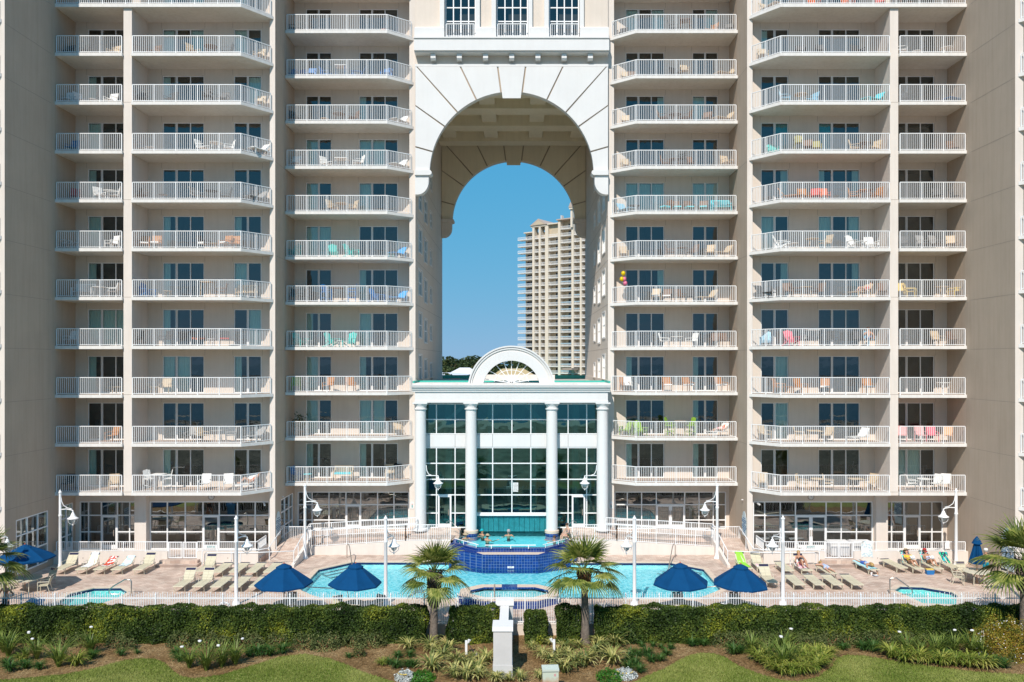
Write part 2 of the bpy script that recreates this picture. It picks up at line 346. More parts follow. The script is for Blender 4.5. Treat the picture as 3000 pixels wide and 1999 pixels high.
# ================================================================ THE HOTEL
Z0 = 4.44; S = 3.05; NF = 11
def zf(k): return Z0+S*k
ZT = 46.0; DO = 49.7; DW = 52.0; DI = 53.65; DWI = 55.9; TZ = 0.33
hotel = thing('hotel_building', 'beige high rise resort hotel with white balconies and a giant arched passage', 'building', (0, 50, 0))
def hp(name, mb, smooth=False, **k):
    o = mb.obj(name, None, smooth); o.parent = hotel; o.location = (0,-50,0)
    return tag(o, **k) if k else o
DH = 2.43
def holes_for(spans, k0=0, k1=NF+1):
    return [(a, b, zf(k)+0.02, zf(k)+DH) for k in range(k0, k1) for a, b in spans]
OUT_DOORS = [(-27.66,-24.93,3), (-22.78,-20.06,3), (-18.12,-16.31,2)]
IN_DOORS = [(-14.46,-12.68,2), (-10.72,-7.99,3)]
for sx in (-1, 1):
    def PW(D):
        return (lambda u, v, d: (-sx*u, D+d, v))      # spans are written for the left side; mirrored for the right
    # ---- back wall of the outer bays
    mb = MB()
    wall_grid(mb, -28.45, -15.5, TZ-0.3, ZT, holes_for([(a,b) for a,b,_ in OUT_DOORS])+[(-28.2,-24.45,TZ,3.48), (-23.62,-15.78,TZ,3.48)], PW(DW), M_STUCCO, 0.14)
    # fine control joints beside the door heads
    for k in range(NF+1):
        for a, b, n in OUT_DOORS:
            for u in (a-0.06, b+0.06): mb.box(-sx*u-0.008, -sx*u+0.008, DW-0.004, DW+0.02, zf(k)+DH+0.04, zf(k)+S-0.21, M_JOINT)
    hp('wall', mb)
    mb = MB()
    wall_grid(mb, -15.26, -7.06, TZ-0.3, ZT, holes_for([(a,b) for a,b,_ in IN_DOORS])+[(-15.05,-7.2,0.85,3.48)], PW(DWI), M_STUCCO, 0.14)
    for k in range(NF+1):
        for a, b, n in IN_DOORS:
            for u in (a-0.06, b+0.06): mb.box(-sx*u-0.008, -sx*u+0.008, DWI-0.004, DWI+0.02, zf(k)+DH+0.04, zf(k)+S-0.21, M_JOINT)
    hp('wall', mb)
    # ---- rooms behind the doors
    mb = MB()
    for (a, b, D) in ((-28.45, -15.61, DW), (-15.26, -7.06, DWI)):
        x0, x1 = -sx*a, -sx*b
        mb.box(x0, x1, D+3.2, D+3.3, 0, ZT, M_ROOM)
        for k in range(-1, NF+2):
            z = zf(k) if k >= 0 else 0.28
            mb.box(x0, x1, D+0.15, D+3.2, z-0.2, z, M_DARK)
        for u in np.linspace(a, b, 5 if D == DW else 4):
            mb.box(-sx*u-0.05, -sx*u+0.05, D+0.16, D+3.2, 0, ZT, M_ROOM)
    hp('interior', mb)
    # ---- fin between outer and inner bay (with its side glass at pool level on the left), fin beside the arch
    mb = MB()
    X0, X1 = sorted((-sx*15.61, -sx*15.26))
    if sx == 1:
        mb.box(X0, X1, 51.5, 52.74, 0, ZT, M_FIN); mb.box(X0, X1, 55.61, DWI+0.3, 0, ZT, M_FIN)
        mb.box(X0, X1, 52.74, 55.61, 0, 0.89, M_FIN); mb.box(X0, X1, 52.74, 55.61, 3.48, ZT, M_FIN)
    else: mb.box(X0, X1, 51.5, DWI+0.3, 0, ZT, M_FIN)
    hp('fin_wall', mb)
    mb = MB(); X0, X1 = sorted((-sx*7.06, -sx*6.64))
    mb.box(X0, X1, 54.95, 56.2, 0, ZT, M_FIN); hp('fin_wall', mb)
    # stucco skin on the inner side of the fin
    mb = MB(); q = -sx*(15.26-0.003)
    holes = [(52.75, 55.6, 0.9, 3.47)] if sx == 1 else []
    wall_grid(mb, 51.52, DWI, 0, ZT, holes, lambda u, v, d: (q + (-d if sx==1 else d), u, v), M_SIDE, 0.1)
    for k in range(1, NF+1, 2): mb.box(min(q, q+sx*0.004), max(q, q+sx*0.004), 51.52, DWI, zf(k)-0.24, zf(k)-0.215, M_JOINT)
    hp('side_wall', mb)
    # ---- partition between the two outer bays
    mb = MB(); X0, X1 = sorted((-sx*24.25, -sx*23.73))
    mb.box(X0, X1, 49.86, DW, zf(0)-0.22, zf(10)-0.2, M_FIN)
    for k in range(0, 10, 2): mb.box(X0-0.003, X1+0.003, 49.857, 49.9, zf(k)-0.012, zf(k)+0.012, M_JOINT)
    mb.box(X0+0.003*1, X1-0.003, 51.0, DW, zf(10)+0.004, ZT, M_STUCCO)
    hp('partition', mb)
    mb = MB(); X0, X1 = sorted((-sx*24.42, -sx*23.66)); mb.box(X0, X1, 51.62, DW+0.05, 0.2, zf(0)-0.2, M_FIN); hp('pier', mb)
    # ---- big side wall and its front
    mb = MB(); q = -sx*28.45
    hs = [(45.85, 49.0, 0.28, 3.47), (50.2, 51.72, TZ, 3.47)] if sx == 1 else []
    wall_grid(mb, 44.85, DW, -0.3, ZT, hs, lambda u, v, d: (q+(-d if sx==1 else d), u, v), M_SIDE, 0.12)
    for k in range(-1, NF+1):
        z = zf(k)-0.24 if k >= 0 else 1.6
        if k >= 0: mb.box(min(q, q+sx*0.004), max(q, q+sx*0.004), 44.85, DO-0.4, z, z+0.022, M_JOINT)
    hp('side_wall', mb)
    mb = MB(); X0, X1 = sorted((-sx*28.452, -sx*28.92))
    mb.box(X0, X1, 44.846, 45.3, -0.3, ZT, M_FIN)
    X2, X3 = sorted((-sx*28.90, -sx*40))
    mb.box(X2, X3, 47.0, 47.3, -0.3, ZT, M_STUCCO)
    hp('wing_wall', mb)

# ---------------------------------------------------------------- balconies
def poly_slab(path, back, z0, z1, m):
    mb = MB(); mb.prism(path+back, 'z', z0, z1, m); return mb
def railing(path, h=1.07, pit=0.122, post=1.36, z=0.0, base=0.07, pw=0.024, m=None, mb=None, zf2=None):
    """picket railing along a path of (x,y) points; zf2(x,y) gives the floor height"""
    m = m or M_TRIM; mb = mb or MB()
    g = zf2 or (lambda x, y: z)
    for (a, b) in zip(path[:-1], path[1:]):
        a = Vector(a); b = Vector(b); L = (b-a).length; d = (b-a)/L
        za, zb = g(*a), g(*b)
        mb.bar((a.x,a.y,za+h), (b.x,b.y,zb+h), 0.055, 0.045, m)
        mb.bar((a.x,a.y,za+base), (b.x,b.y,zb+base), 0.04, 0.035, m)
        n = max(1, round(L/post)); ang = math.atan2(d.y, d.x); c, s_ = math.cos(ang), math.sin(ang)
        def stick(t, w, z0, z1):
            p = a+d*t; zz = za+(zb-za)*t/L; hw = w/2
            cs = [(p.x+c*i*hw-s_*j*hw, p.y+s_*i*hw+c*j*hw) for i, j in ((-1,-1),(1,-1),(1,1),(-1,1))]
            mb.add([(x,y,zz+z0) for x,y in cs]+[(x,y,zz+z1) for x,y in cs], [(0,1,5,4),(1,2,6,5),(2,3,7,6),(3,0,4,7),(4,5,6,7)], m)
        for i in range(n+1): stick(L*i/n, 0.055, 0.0, h-0.022)
        k = max(1, round(L/n/pit))
        for i in range(n):
            for j in range(1, k): stick(L*(i+j/k)/n, pw, base+0.017, h-0.022)
    return mb
def mirror(p): return [(-x, y) for x, y in p][::-1]
BAL = {}
def bal_proto(key, path, back, rail):
    mb = MB(); mb.prism(path+back, 'z', -0.2, 0.0, M_SLAB)
    # drip edge: thin raised lip along the front
    b = mb.mesh('balcony')
    cx = sum(p[0] for p in path+back)/len(path+back); cy = sum(p[1] for p in path+back)/len(path+back)
    ins = [(cx+(x-cx)*0.97, cy+(y-cy)*0.93) for x, y in path+back]
    t = MB(); t.prism(ins, 'z', 0.004, 0.012, M_TILEF)
    BAL[key] = (b, railing(rail).mesh('railing'), t.mesh('floor_tiles'))
L1 = ([(-28.45,DO),(-24.27,DO)], [(-24.27,DW-0.003),(-28.45,DW-0.003)], [(-28.38,DO+0.07),(-24.32,DO+0.07)])
L2 = ([(-23.71,DO),(-16.84,DO),(-15.38,51.46)], [(-15.635,51.485),(-15.635,DW-0.003),(-23.71,DW-0.003)], [(-23.64,DO+0.07),(-16.87,DO+0.07),(-15.52,51.40)])
LX = ([(-28.45,DO),(-16.84,DO),(-15.38,51.46)], [(-15.635,51.485),(-15.635,DW-0.003),(-28.45,DW-0.003)], [(-28.38,DO+0.07),(-16.87,DO+0.07),(-15.52,51.40)])
L3 = ([(-15.24,DI),(-8.37,DI),(-6.78,54.92)], [(-7.08,54.94),(-7.08,DWI-0.003),(-15.24,DWI-0.003)], [(-15.14,DI+0.07),(-8.40,DI+0.07),(-6.93,54.86)])
LW = ([(-34.0,42.9),(-30.4,42.9),(-28.62,44.83)], [(-28.93,44.85),(-28.93,46.99),(-34.0,46.99)], [(-33.9,42.97),(-30.4,42.97),(-28.75,44.78)])
for nm, (a, b, c) in (('narrow',L1),('wide',L2),('through',LX),('inner',L3),('wing',LW)):
    bal_proto(('L',nm), a, b, c)
    bal_proto(('R',nm), [(-x,y) for x,y in a][::-1], [(-x,y) for x,y in b][::-1], [(-x,y) for x,y in c][::-1])
def put_balcony(key, k):
    b, r, t = BAL[key]
    o = link('balcony', b); o.parent = hotel; o.location = (0,-50,zf(k))
    link('railing', r, o); link('floor_tiles', t, o)
for s_ in 'LR':
    for k in range(0, 10): put_balcony((s_,'narrow'), k); put_balcony((s_,'wide'), k)
    put_balcony((s_,'through'), 10); put_balcony((s_,'through'), 11)
    for k in range(0, 12): put_balcony((s_,'inner'), k)
    for k in range(0, 11): put_balcony((s_,'wing'), k)
# the highest outer balconies are out of view, added to shade the row below
# ---------------------------------------------------------------- sliding doors
def door_meshes(w, n):
    fr = MB(); gl = []
    t = 0.055
    fr.box(0, w, 0, 0.06, 0, 0.05, M_TRIM); fr.box(0, w, 0, 0.06, DH-0.07, DH-0.02, M_TRIM)
    fr.box(0, t, 0, 0.06, 0.05, DH-0.07, M_TRIM); fr.box(w-t, w, 0, 0.06, 0.05, DH-0.07, M_TRIM)
    pw = w/n
    for i in range(1, n):
        wd = 0.13 if i == 1 else 0.06
        fr.box(i*pw-wd/2, i*pw+wd/2, -0.005, 0.065, 0.05, DH-0.07, M_TRIM)
        if i == 1: fr.box(i*pw-0.008, i*pw+0.008, -0.008, 0.0, 0.05, DH-0.07, M_JOINT)
    g = MB(); g.add([(t,0.035,0.05),(w-t,0.035,0.05),(w-t,0.035,DH-0.07),(t,0.035,DH-0.07)], [(0,1,2,3)], M_GLASS)
    return fr.mesh('sliding_door'), g.mesh('glass')
DM = {2: door_meshes(1.80, 2), 3: door_meshes(2.72, 3)}
def curtain_mesh(w, m):
    n = int(w/0.045); mb = MB(); vs = []
    for i in range(n+1):
        x = w*i/n; y = 0.10+0.035*math.sin(i*1.9)+0.015*math.sin(i*0.7)
        vs += [(x,y,0.05),(x,y,DH-0.08)]
    mb.add(vs, [(2*i,2*i+2,2*i+3,2*i+1) for i in range(n)], m); return mb.mesh('curtain', True)
CM = {(a,b): curtain_mesh(a, M_CURTT if b else M_CURT) for a in (0.45, 0.9) for b in (0,1)}
SCM = MB(); SCM.box(0, 0.86, 0.045, 0.05, 0.05, DH-0.07, M_SCREEN); SCM = SCM.mesh('screen')
# curtain codes per door, top floor (k=10) down to k=0, one string per floor: c=drawn curtain, h=half curtain, d=dark, s=screen, t=teal
DOORCODE = {
 'L1': ['dds','dds','hds','cdd','hdd','cdh','hdd','ccc','hdd','ddd','hdd'],
 'L2w':['cdc','cdc','hds','dds','dds','hds','hds','hds','ccs','dsd','hds'],
 'L2n':['cd','cs','sc','dd','sd','hs','cs','sc','hd','ds','ds'],
 'L3n':['dd','ds','dd','cs','cs','cc','sd','hs','cs','cs','hs'],
 'L3w':['dds','dds','hds','ccs','cds','ddd','hds','cds','hds','ccs','hds'],
 'R3w':['cdc','ddd','ddh','dds','ccc','dds','ddh','dsd','hds','dds','hds'],
 'R3n':['dc','dd','cs','dd','cc','sd','dd','dd','hs','hs','hs'],
 'R2n':['cd','hs','dd','st','dh','cs','dh','dd','dc','dc','dd'],
 'R2w':['dds','dds','dds','tds','hsh','cdc','ddh','dsd','dds','dsd','dds'],
 'R1': ['dds','dds','dds','dds','dds','dds','sdd','dds','dds','dds','ccs'],
}
def put_door(col, x, D, n, k, mir):
    fr, gl = DM[n]; w = 2.72 if n == 3 else 1.80
    o = link('wide_sliding_door' if n == 3 else 'sliding_door', fr); o.parent = hotel; o.location = (x, D+0.06-50, zf(k)+0.02)
    link('glass', gl, o)
    code = DOORCODE[col][10-k] if k <= 10 else 'd'*n
    pw = w/n
    for i, ch in enumerate(code):
        if ch in 'cht':
            a = 0.45 if ch == 'h' else 0.9
            off = i*pw+0.01 if (i == 0 or ch != 'h') else (i+1)*pw-0.46
            c = link('curtain', CM[(a, 1 if ch == 't' else 0)], o); c.location = (off, random.uniform(0.02,0.06), 0)
            if ch == 't': tag(c, 'teal drawn curtain')
        elif ch == 's':
            c = link('screen', SCM, o); c.location = (i*pw+0.02, 0.02, 0)
for k in range(NF+1):
    for (a, b, n), c in zip(OUT_DOORS, ('L1','L2w','L2n')): 
        if k < 11: put_door(c, a, DW, n, k, 0)
    for (a, b, n), c in zip(OUT_DOORS, ('R1','R2w','R2n')):
        if k < 11: put_door(c, -b, DW, n, k, 1)
    for (a, b, n), c in zip(IN_DOORS, ('L3n','L3w')): put_door(c, a, DWI, n, k, 0)
    for (a, b, n), c in zip(IN_DOORS, ('R3n','R3w')): put_door(c, -b, DWI, n, k, 1)

# ---------------------------------------------------------------- pool level shop fronts
def shopfront(name, P, us, vs, glass, doors=(), fw=0.07, dep=0.09, fz=0.0, sub=None, bar=M_TRIM):
    """glazed grid; P(u,v,d)->3D (d out of the building is negative); us, vs: bar centre lines; doors: (u0,u1,vtop,leaves)"""
    fr = MB(); g = MB()
    def bx(u0, u1, v0, v1, d0, d1, m, mb=fr):
        c = [P(u,v,d) for d in (d0,d1) for u,v in ((u0,v0),(u1,v0),(u1,v1),(u0,v1))]
        mb.add(c, [(3,2,1,0),(4,5,6,7),(0,1,5,4),(1,2,6,5),(2,3,7,6),(3,0,4,7)], m)
    for u in us:
        z0 = vs[0]
        for (a, b, vt, lv) in doors:
            if a+0.02 < u < b-0.02: z0 = vt
        bx(u-fw/2, u+fw/2, z0, vs[-1], -0.03, dep-0.03, bar)
    for v in vs:
        segs = [(us[0], us[-1])]
        for (a, b, vt, lv) in doors:
            if v < vt-0.05:
                segs = [s2 for (p, q) in segs for s2 in (((p, a), (b, q)) if p < a and b < q else ((p, q),))]
        for p, q in segs: bx(p, q, v-fw/2, v+fw/2, -0.026, dep-0.034, bar)
    g.add([P(us[0],vs[0],0.02),P(us[-1],vs[0],0.02),P(us[-1],vs[-1],0.02),P(us[0],vs[-1],0.02)], [(0,1,2,3)], glass)
    o = fr.obj(name, None); o.parent = hotel; o.location = (0,-50,0)
    g.obj('glass', o)
    for (a, b, vt, lv) in doors:
        d = MB(); n = lv; wl = (b-a)/n
        for i in range(n):
            x0 = a+i*wl; x1 = x0+wl
            bx(x0, x0+0.11, vs[0], vt, -0.05, 0.0, bar, d); bx(x1-0.11, x1, vs[0], vt, -0.05, 0.0, bar, d)
            bx(x0+0.11, x1-0.11, vs[0], vs[0]+0.26, -0.048, -0.002, bar, d); bx(x0+0.11, x1-0.11, vt-0.13, vt, -0.048, -0.002, bar, d)
        do = d.obj('door', o)
        h = MB(); hx = (b-0.2 if n == 1 else a+wl-0.06)
        bx(hx-0.018, hx+0.018, vs[0]+0.85, vs[0]+1.25, -0.12, -0.075, M_JOINT, h)
        if n == 2: bx(hx+0.10, hx+0.136, vs[0]+0.85, vs[0]+1.25, -0.12, -0.075, M_JOINT, h)
        h.obj('handle', do)
    return o
VS = [TZ+0.04, 1.48, 2.56, 3.44]
Pf = lambda D: (lambda u, v, d: (u, D+0.05+d, v))
xs = [PXX(p, DW) for p in (223+3, 258.5, 296, 343, 379, 400)]; xs[0] = -28.16; xs[-1] = -24.49
shopfront('shop_window', Pf(DW), xs, VS, M_SHOP, [(xs[2], xs[3], 2.56, 1)])
xs = [PXX(p, DW) for p in (438, 489.5, 542, 594, 641.5, 695, 747, 790)]; xs[0] = -23.58; xs[-1] = -15.82
shopfront('shop_window', Pf(DW), xs, VS, M_SHOP, [(xs[3], xs[4], 2.56, 1)])
xs = [PXX(p, DW) for p in (2205, 2241, 2286.5, 2331, 2421, 2465, 2510, 2554)]; xs[0] = 15.82; xs[-1] = 23.58
shopfront('shop_window', Pf(DW), xs, VS, M_SHOP, [(xs[3], xs[4], 2.56, 2)])
xs = [PXX(p, DW) for p in (2592, 2613, 2649, 2696, 2731, 2766)]; xs[0] = 24.49; xs[-1] = 28.16
shopfront('shop_window', Pf(DW), xs, VS, M_SHOP, [(xs[2], xs[3], 2.56, 1)])
VI = [0.9, 1.48, 2.56, 3.44]
xs = [PXX(p, DWI) for p in (866, 914, 963.5, 1013, 1056.5, 1106, 1154, 1200)]; xs[0] = -15.01; xs[-1] = -7.24
shopfront('shop_window', Pf(DWI), xs, VI, M_SHOP, [(xs[3], xs[4], 2.56, 1)])
xs = [PXX(p, DWI) for p in (1799, 1838, 1880, 1923, 2006, 2048, 2090, 2133)]; xs[0] = 7.24; xs[-1] = 15.01
shopfront('shop_window', Pf(DWI), xs, VI, M_SHOP, [(xs[3], xs[4], 2.56, 2)])
# side glass on the two left side walls
shopfront('side_window', lambda u, v, d: (-28.45-0.04-d, u, v), [45.9, 46.95, 47.98, 48.96], [0.33, 1.44, 2.5, 3.43], M_SHOP)
shopfront('side_window', lambda u, v, d: (-28.45-0.04-d, u, v), [50.24, 51.0, 51.68], [0.4, 1.44, 2.6, 3.43], M_SHOP, [(51.0, 51.68, 2.6, 1)])
shopfront('side_window', lambda u, v, d: (-15.26-0.04-d, u, v), [52.8, 53.7, 54.7, 55.55], [0.95, 1.6, 2.56, 3.43], M_SHOP)
# dark backs behind the side glass
mb = MB(); mb.box(-30.6, -30.5, 44.9, DW, 0, 4, M_ROOM); mb.box(-30.5, -28.6, 45.32, 52, 0.1, 0.27, M_DARK); hp('interior', mb)

# ---------------------------------------------------------------- passage walls behind the fins, with windows
WR = 6.63; YB = 73.9
def pass_wall(sx):
    q = sx*WR; mb = MB(); cols = [(56.6, 58.5, 0.75, 2.55), (59.95, 61.8, 0.45, 2.25), (63.75, 65.2, 0.7, 1.95)]
    holes = [(a, b, zf(k)+c, zf(k)+d) for k in range(2, 9) for a, b, c, d in cols]
    P = lambda u, v, d: (q+sx*d, u, v)
    wall_grid(mb, 55.0, YB, 10.9, 33.0, holes, P, M_STUCCO, 0.12)
    for z in (13.5, 16.55, 19.6, 22.65, 25.7): 
        mb.box(min(q,q-sx*0.004), max(q,q-sx*0.004), 55.0, YB-0.01, z, z+0.02, M_JOINT)
    mb.box(min(q,q-sx*0.05), max(q,q-sx*0.05), 55.0, YB, 10.95, 11.35, M_STUCCO)
    mb.box(min(q,q+sx*0.5), max(q,q+sx*0.5), YB, YB+0.02, 0, 33, M_STUCCO)
    hp('passage_wall', mb)
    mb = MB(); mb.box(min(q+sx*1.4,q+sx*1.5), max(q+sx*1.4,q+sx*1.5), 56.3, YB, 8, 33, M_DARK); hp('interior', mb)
    for a, b, c, d in holes:
        w_ = MB(); t = 0.06
        def bx(u0,u1,v0,v1,d0,d1,m): w_.box(min(q+sx*d0,q+sx*d1), max(q+sx*d0,q+sx*d1), u0, u1, v0, v1, m)
        # plaster surround standing proud, then sash bars
        s2 = 0.09
        bx(a-s2,a,c-s2,d+s2,-0.03,0.0,M_WHITE); bx(b,b+s2,c-s2,d+s2,-0.03,0.0,M_WHITE); bx(a,b,d,d+s2,-0.03,0.0,M_WHITE); bx(a,b,c-s2,c,-0.05,0.0,M_WHITE)
        bx(a,a+t,c,d,0.03,0.08,M_TRIM); bx(b-t,b,c,d,0.03,0.08,M_TRIM); bx(a,b,d-t,d,0.032,0.078,M_TRIM); bx(a,b,c,c+t,0.032,0.078,M_TRIM)
        bx(a,b,(c+d)/2-t/2,(c+d)/2+t/2,0.034,0.076,M_TRIM); bx((a+b)/2-t/2,(a+b)/2+t/2,c,d,0.036,0.074,M_TRIM)
        o = w_.obj('window', None); o.parent = hotel; o.location = (0,-50,0)
        g = MB(); g.add([(q+sx*0.06,a,c),(q+sx*0.06,b,c),(q+sx*0.06,b,d),(q+sx*0.06,a,d)], [(0,1,2,3)], M_GLASS); g.obj('glass', o)
pass_wall(-1); pass_wall(1)

# ---------------------------------------------------------------- the two arches of the passage
AZ = 25.49; AR = 5.66; ATOP = 32.85
def ray_out(a, W=WR, top=ATOP):
    """from the arch centre at angle a (0=right) to the rectangle edge"""
    c, s_ = math.cos(a), math.sin(a)
    t = min(W/abs(c) if abs(c) > 1e-6 else 1e9, (top-AZ)/s_ if s_ > 1e-6 else 1e9)
    return (c*t, AZ+s_*t)
def arch_face(mb, y0, y1, m, r=AR, ms=None):
    """solid wall plate with the arch cut out"""
    n = 48; cor = math.atan2(ATOP-AZ, WR); an = sorted([PI*i/n for i in range(n+1)]+[cor, PI-cor])
    ins = [(r*math.cos(a), AZ+r*math.sin(a)) for a in an]; outs = [ray_out(a) for a in an]
    for y, fl in ((y0,False),(y1,True)):
        for i in range(len(an)-1):
            q = [ins[i], outs[i], outs[i+1], ins[i+1]]
            vs = [(p[0],y,p[1]) for p in q]
            mb.add(vs, [(0,1,2,3) if fl else (3,2,1,0)], m)
    for i in range(len(an)-1):
        a, b = ins[i], ins[i+1]
        mb.add([(a[0],y0,a[1]),(b[0],y0,b[1]),(b[0],y1,b[1]),(a[0],y1,a[1])], [(0,1,2,3)], ms or m)
JT = [15.6, 35.2, 48.6, 64.5, 82.6]
def voussoirs(yf, yb, m, mi):
    an = [0.0]+JT+[180-j for j in JT[::-1]]+[180.0]; gap = 0.055
    for i in range(len(an)-1):
        a0, a1 = R(an[i]), R(an[i+1]); key = (i == len(JT))
        r = 5.22 if key else AR-0.03
        g0 = gap if i > 0 else 0; g1 = gap if i < len(an)-2 else 0
        cor = [c for c in (math.atan2(ATOP-AZ, WR), PI-math.atan2(ATOP-AZ, WR))]
        k = 10
        def off(a, rr, g, sgn):      # point at angle a, radius rr, shifted sideways by g
            return (rr*math.cos(a)-sgn*g*math.sin(a), AZ+rr*math.sin(a)+sgn*g*math.cos(a))
        inner = [(r*math.cos(a0+(a1-a0)*j/k), AZ+r*math.sin(a0+(a1-a0)*j/k)) for j in range(k+1)]
        inner[0] = off(a0, r, g0, 1); inner[-1] = off(a1, r, g1, -1)
        def outp(a, g, sgn):
            p = ray_out(a); q = (p[0]-sgn*g*math.sin(a), p[1]+sgn*g*math.cos(a))
            x = max(-WR+0.02, min(WR-0.02, q[0])); z = min(ATOP-0.02, q[1])
            return (x, z)
        o0, o1 = outp(a0, g0, 1), outp(a1, g1, -1)
        mid = [(WR-0.02 if c < PI/2 else -WR+0.02, ATOP-0.02) for c in cor if a0+0.01 < c < a1-0.01]
        if key: inner = [off(a0, r, g0, 1), off(a1, r, g1, -1)]
        poly = inner+[o1]+mid+[o0]
        mb = MB(); mb.prism(poly, 'y', yf, yb, mi, m)
        yield mb
def corbel(sx, y0, y1, m, flip=1):
    """scroll bracket that ends the arch on each side: roll on top, quarter curve below (profile in x,z)"""
    xo = sx*(WR-0.01); mb = MB()
    w_ = 1.02
    def X_(t): return xo-sx*t
    pts = [(X_(0),AZ+0.0), (X_(w_),AZ+0.0)]
    body = [(X_(0), AZ-0.02), (X_(0.93), AZ-0.02), (X_(0.93), AZ-0.55)]
    for i in range(9):
        a = PI/2*i/8; body.append((X_(0.18+0.75*math.cos(a)), AZ-0.55-0.88*math.sin(a)))
    body.append((X_(0), AZ-1.43))
    mb.prism(body, 'y', y0, y1, m)
    roll = []
    for i in range(13):
        a = PI/2-PI*i/12; roll.append((X_(0.98+0.17*math.cos(a)), AZ+0.05+0.17*math.sin(a)))
    roll = [(X_(0), AZ+0.22)]+roll+[(X_(0), AZ-0.12)]
    mb.prism(roll, 'y', y0-0.14, y1+0.1, m)
    return mb
YA = 54.62
mb = MB(); arch_face(mb, YA+0.09, YA+0.62, M_TAN, AR, M_SLAB); 
mb.box(-WR+0.001, WR-0.001, YA+0.62, YA+0.64, ATOP-0.3, ATOP, M_STUCCO)
hp('arch_wall', mb)
for mb in voussoirs(YA, YA+0.088, M_WHITE, M_WHITE): hp('voussoir', mb)
for sx in (-1, 1): hp('corbel', corbel(sx, YA-0.05, YA+0.60, M_WHITE), False)
mb = MB(); arch_face(mb, YB-0.6, YB+0.1, M_TAN, AR, M_STUCCO); hp('arch_wall', mb)
for mb in voussoirs(YB-0.70, YB-0.602, M_PASS, M_PASS): hp('voussoir', mb)
for sx in (-1, 1): hp('corbel', corbel(sx, YB-0.74, YB+0.05, M_STUCCO), False)
# ceiling of the passage with cross beams and ribs
mb = MB(); mb.box(-7.0, 7.0, YA+0.66, YB+0.4, 33.0, 33.4, M_PASS)
hp('ceiling', mb)
for y in (57.6, 61.5, 66.0, 70.6):
    mb = MB(); mb.box(-WR+0.002, WR-0.002, y, y+1.5, 32.15, 32.998, M_PASS); hp('ceiling_beam', mb)
for x in (-5.6, -1.95, 1.95, 5.6):
    mb = MB()
    for a, b in ((55.3,57.6),(59.1,61.5),(63.0,66.0),(67.5,70.6)): mb.box(x-0.6, x+0.6, a+0.002, b-0.002, 32.45, 32.998, M_PASS)
    hp('ceiling_rib', mb)
# ---------------------------------------------------------------- frieze, cornice and tall windows above the arch
mb = MB(); mb.box(-WR, WR, YA+0.25, YA+0.6, ATOP, 33.75, M_STUCCO); mb.box(-WR, WR, YA+0.02, YA+0.25, ATOP, 33.02, M_WHITE)
hp('frieze', mb)
for i in range(7):
    x = -5.36+i*1.79; mb = MB(); mb.prism([(YA-0.28,33.64),(YA+0.245,33.64),(YA+0.245,33.22),(YA-0.2,33.22),(YA-0.28,33.32)], 'x', x-0.17, x+0.17, M_WHITE); hp('bracket', mb)
mb = MB(); mb.box(-WR, WR, YA-0.55, YA+0.6, 33.75, 34.55, M_WHITE); mb.box(-WR, WR, YA-0.62, YA+0.6, 34.55, 34.64, M_WHITE); mb.box(-WR+0.01, WR-0.01, YA-0.4, YA+0.59, 33.66, 33.748, M_WHITE)
hp('cornice', mb)
WN = [(-4.60, -2.46), (-1.06, 1.14), (2.56, 4.67)]
mb = MB()
P = lambda u, v, d: (u, YA+0.15+d, v)
wall_grid(mb, -WR, WR, 34.64, ZT, [(a, b, 34.65, 40.2) for a, b in WN], P, M_STUCCO, 0.5); hp('upper_wall', mb)
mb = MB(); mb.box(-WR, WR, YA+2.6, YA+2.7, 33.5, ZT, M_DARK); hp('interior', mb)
edges = [-WR, -4.60, -2.46, -1.06, 1.14, 2.56, 4.67, WR]
for i in range(0, 8, 2):
    a, b = edges[i], edges[i+1]
    mb = MB()
    pa = 0 if i == 0 else 0.30; pb = 0 if i == 6 else 0.30
    mb.box(a+0.001, b-0.001, YA-0.30, YA+0.149, 34.642, 35.38, M_WHITE); mb.prism([(YA-0.30,35.38),(YA+0.148,35.38),(YA+0.148,35.5),(YA-0.12,35.5)], 'x', a+0.02, b-0.02, M_WHITE)
    hp('pedestal', mb)
    for x0, x1 in (([(a, a+0.28)] if i else [])+([(b-0.32, b-0.02)] if i < 6 else [])):
        mb = MB(); mb.box(x0, x1, YA-0.1, YA+0.148, 35.5, 41.5, M_WHITE); hp('pilaster', mb)
for a, b in WN:
    us = [a+0.05, a+(b-a)*0.27, a+(b-a)*0.51, a+(b-a)*0.76, b-0.05]
    o = shopfront('tall_window', lambda u, v, d: (u, YA+0.42+d, v), us, [34.70, 35.1, 36.1, 37.05, 38.0, 38.95], M_GLASS, fw=0.075)
    r = railing([(a+0.12, YA-0.05), (b-0.12, YA-0.05)], h=1.1, post=2.2).obj('railing', None); r.parent = hotel; r.location = (0,-50,34.64)

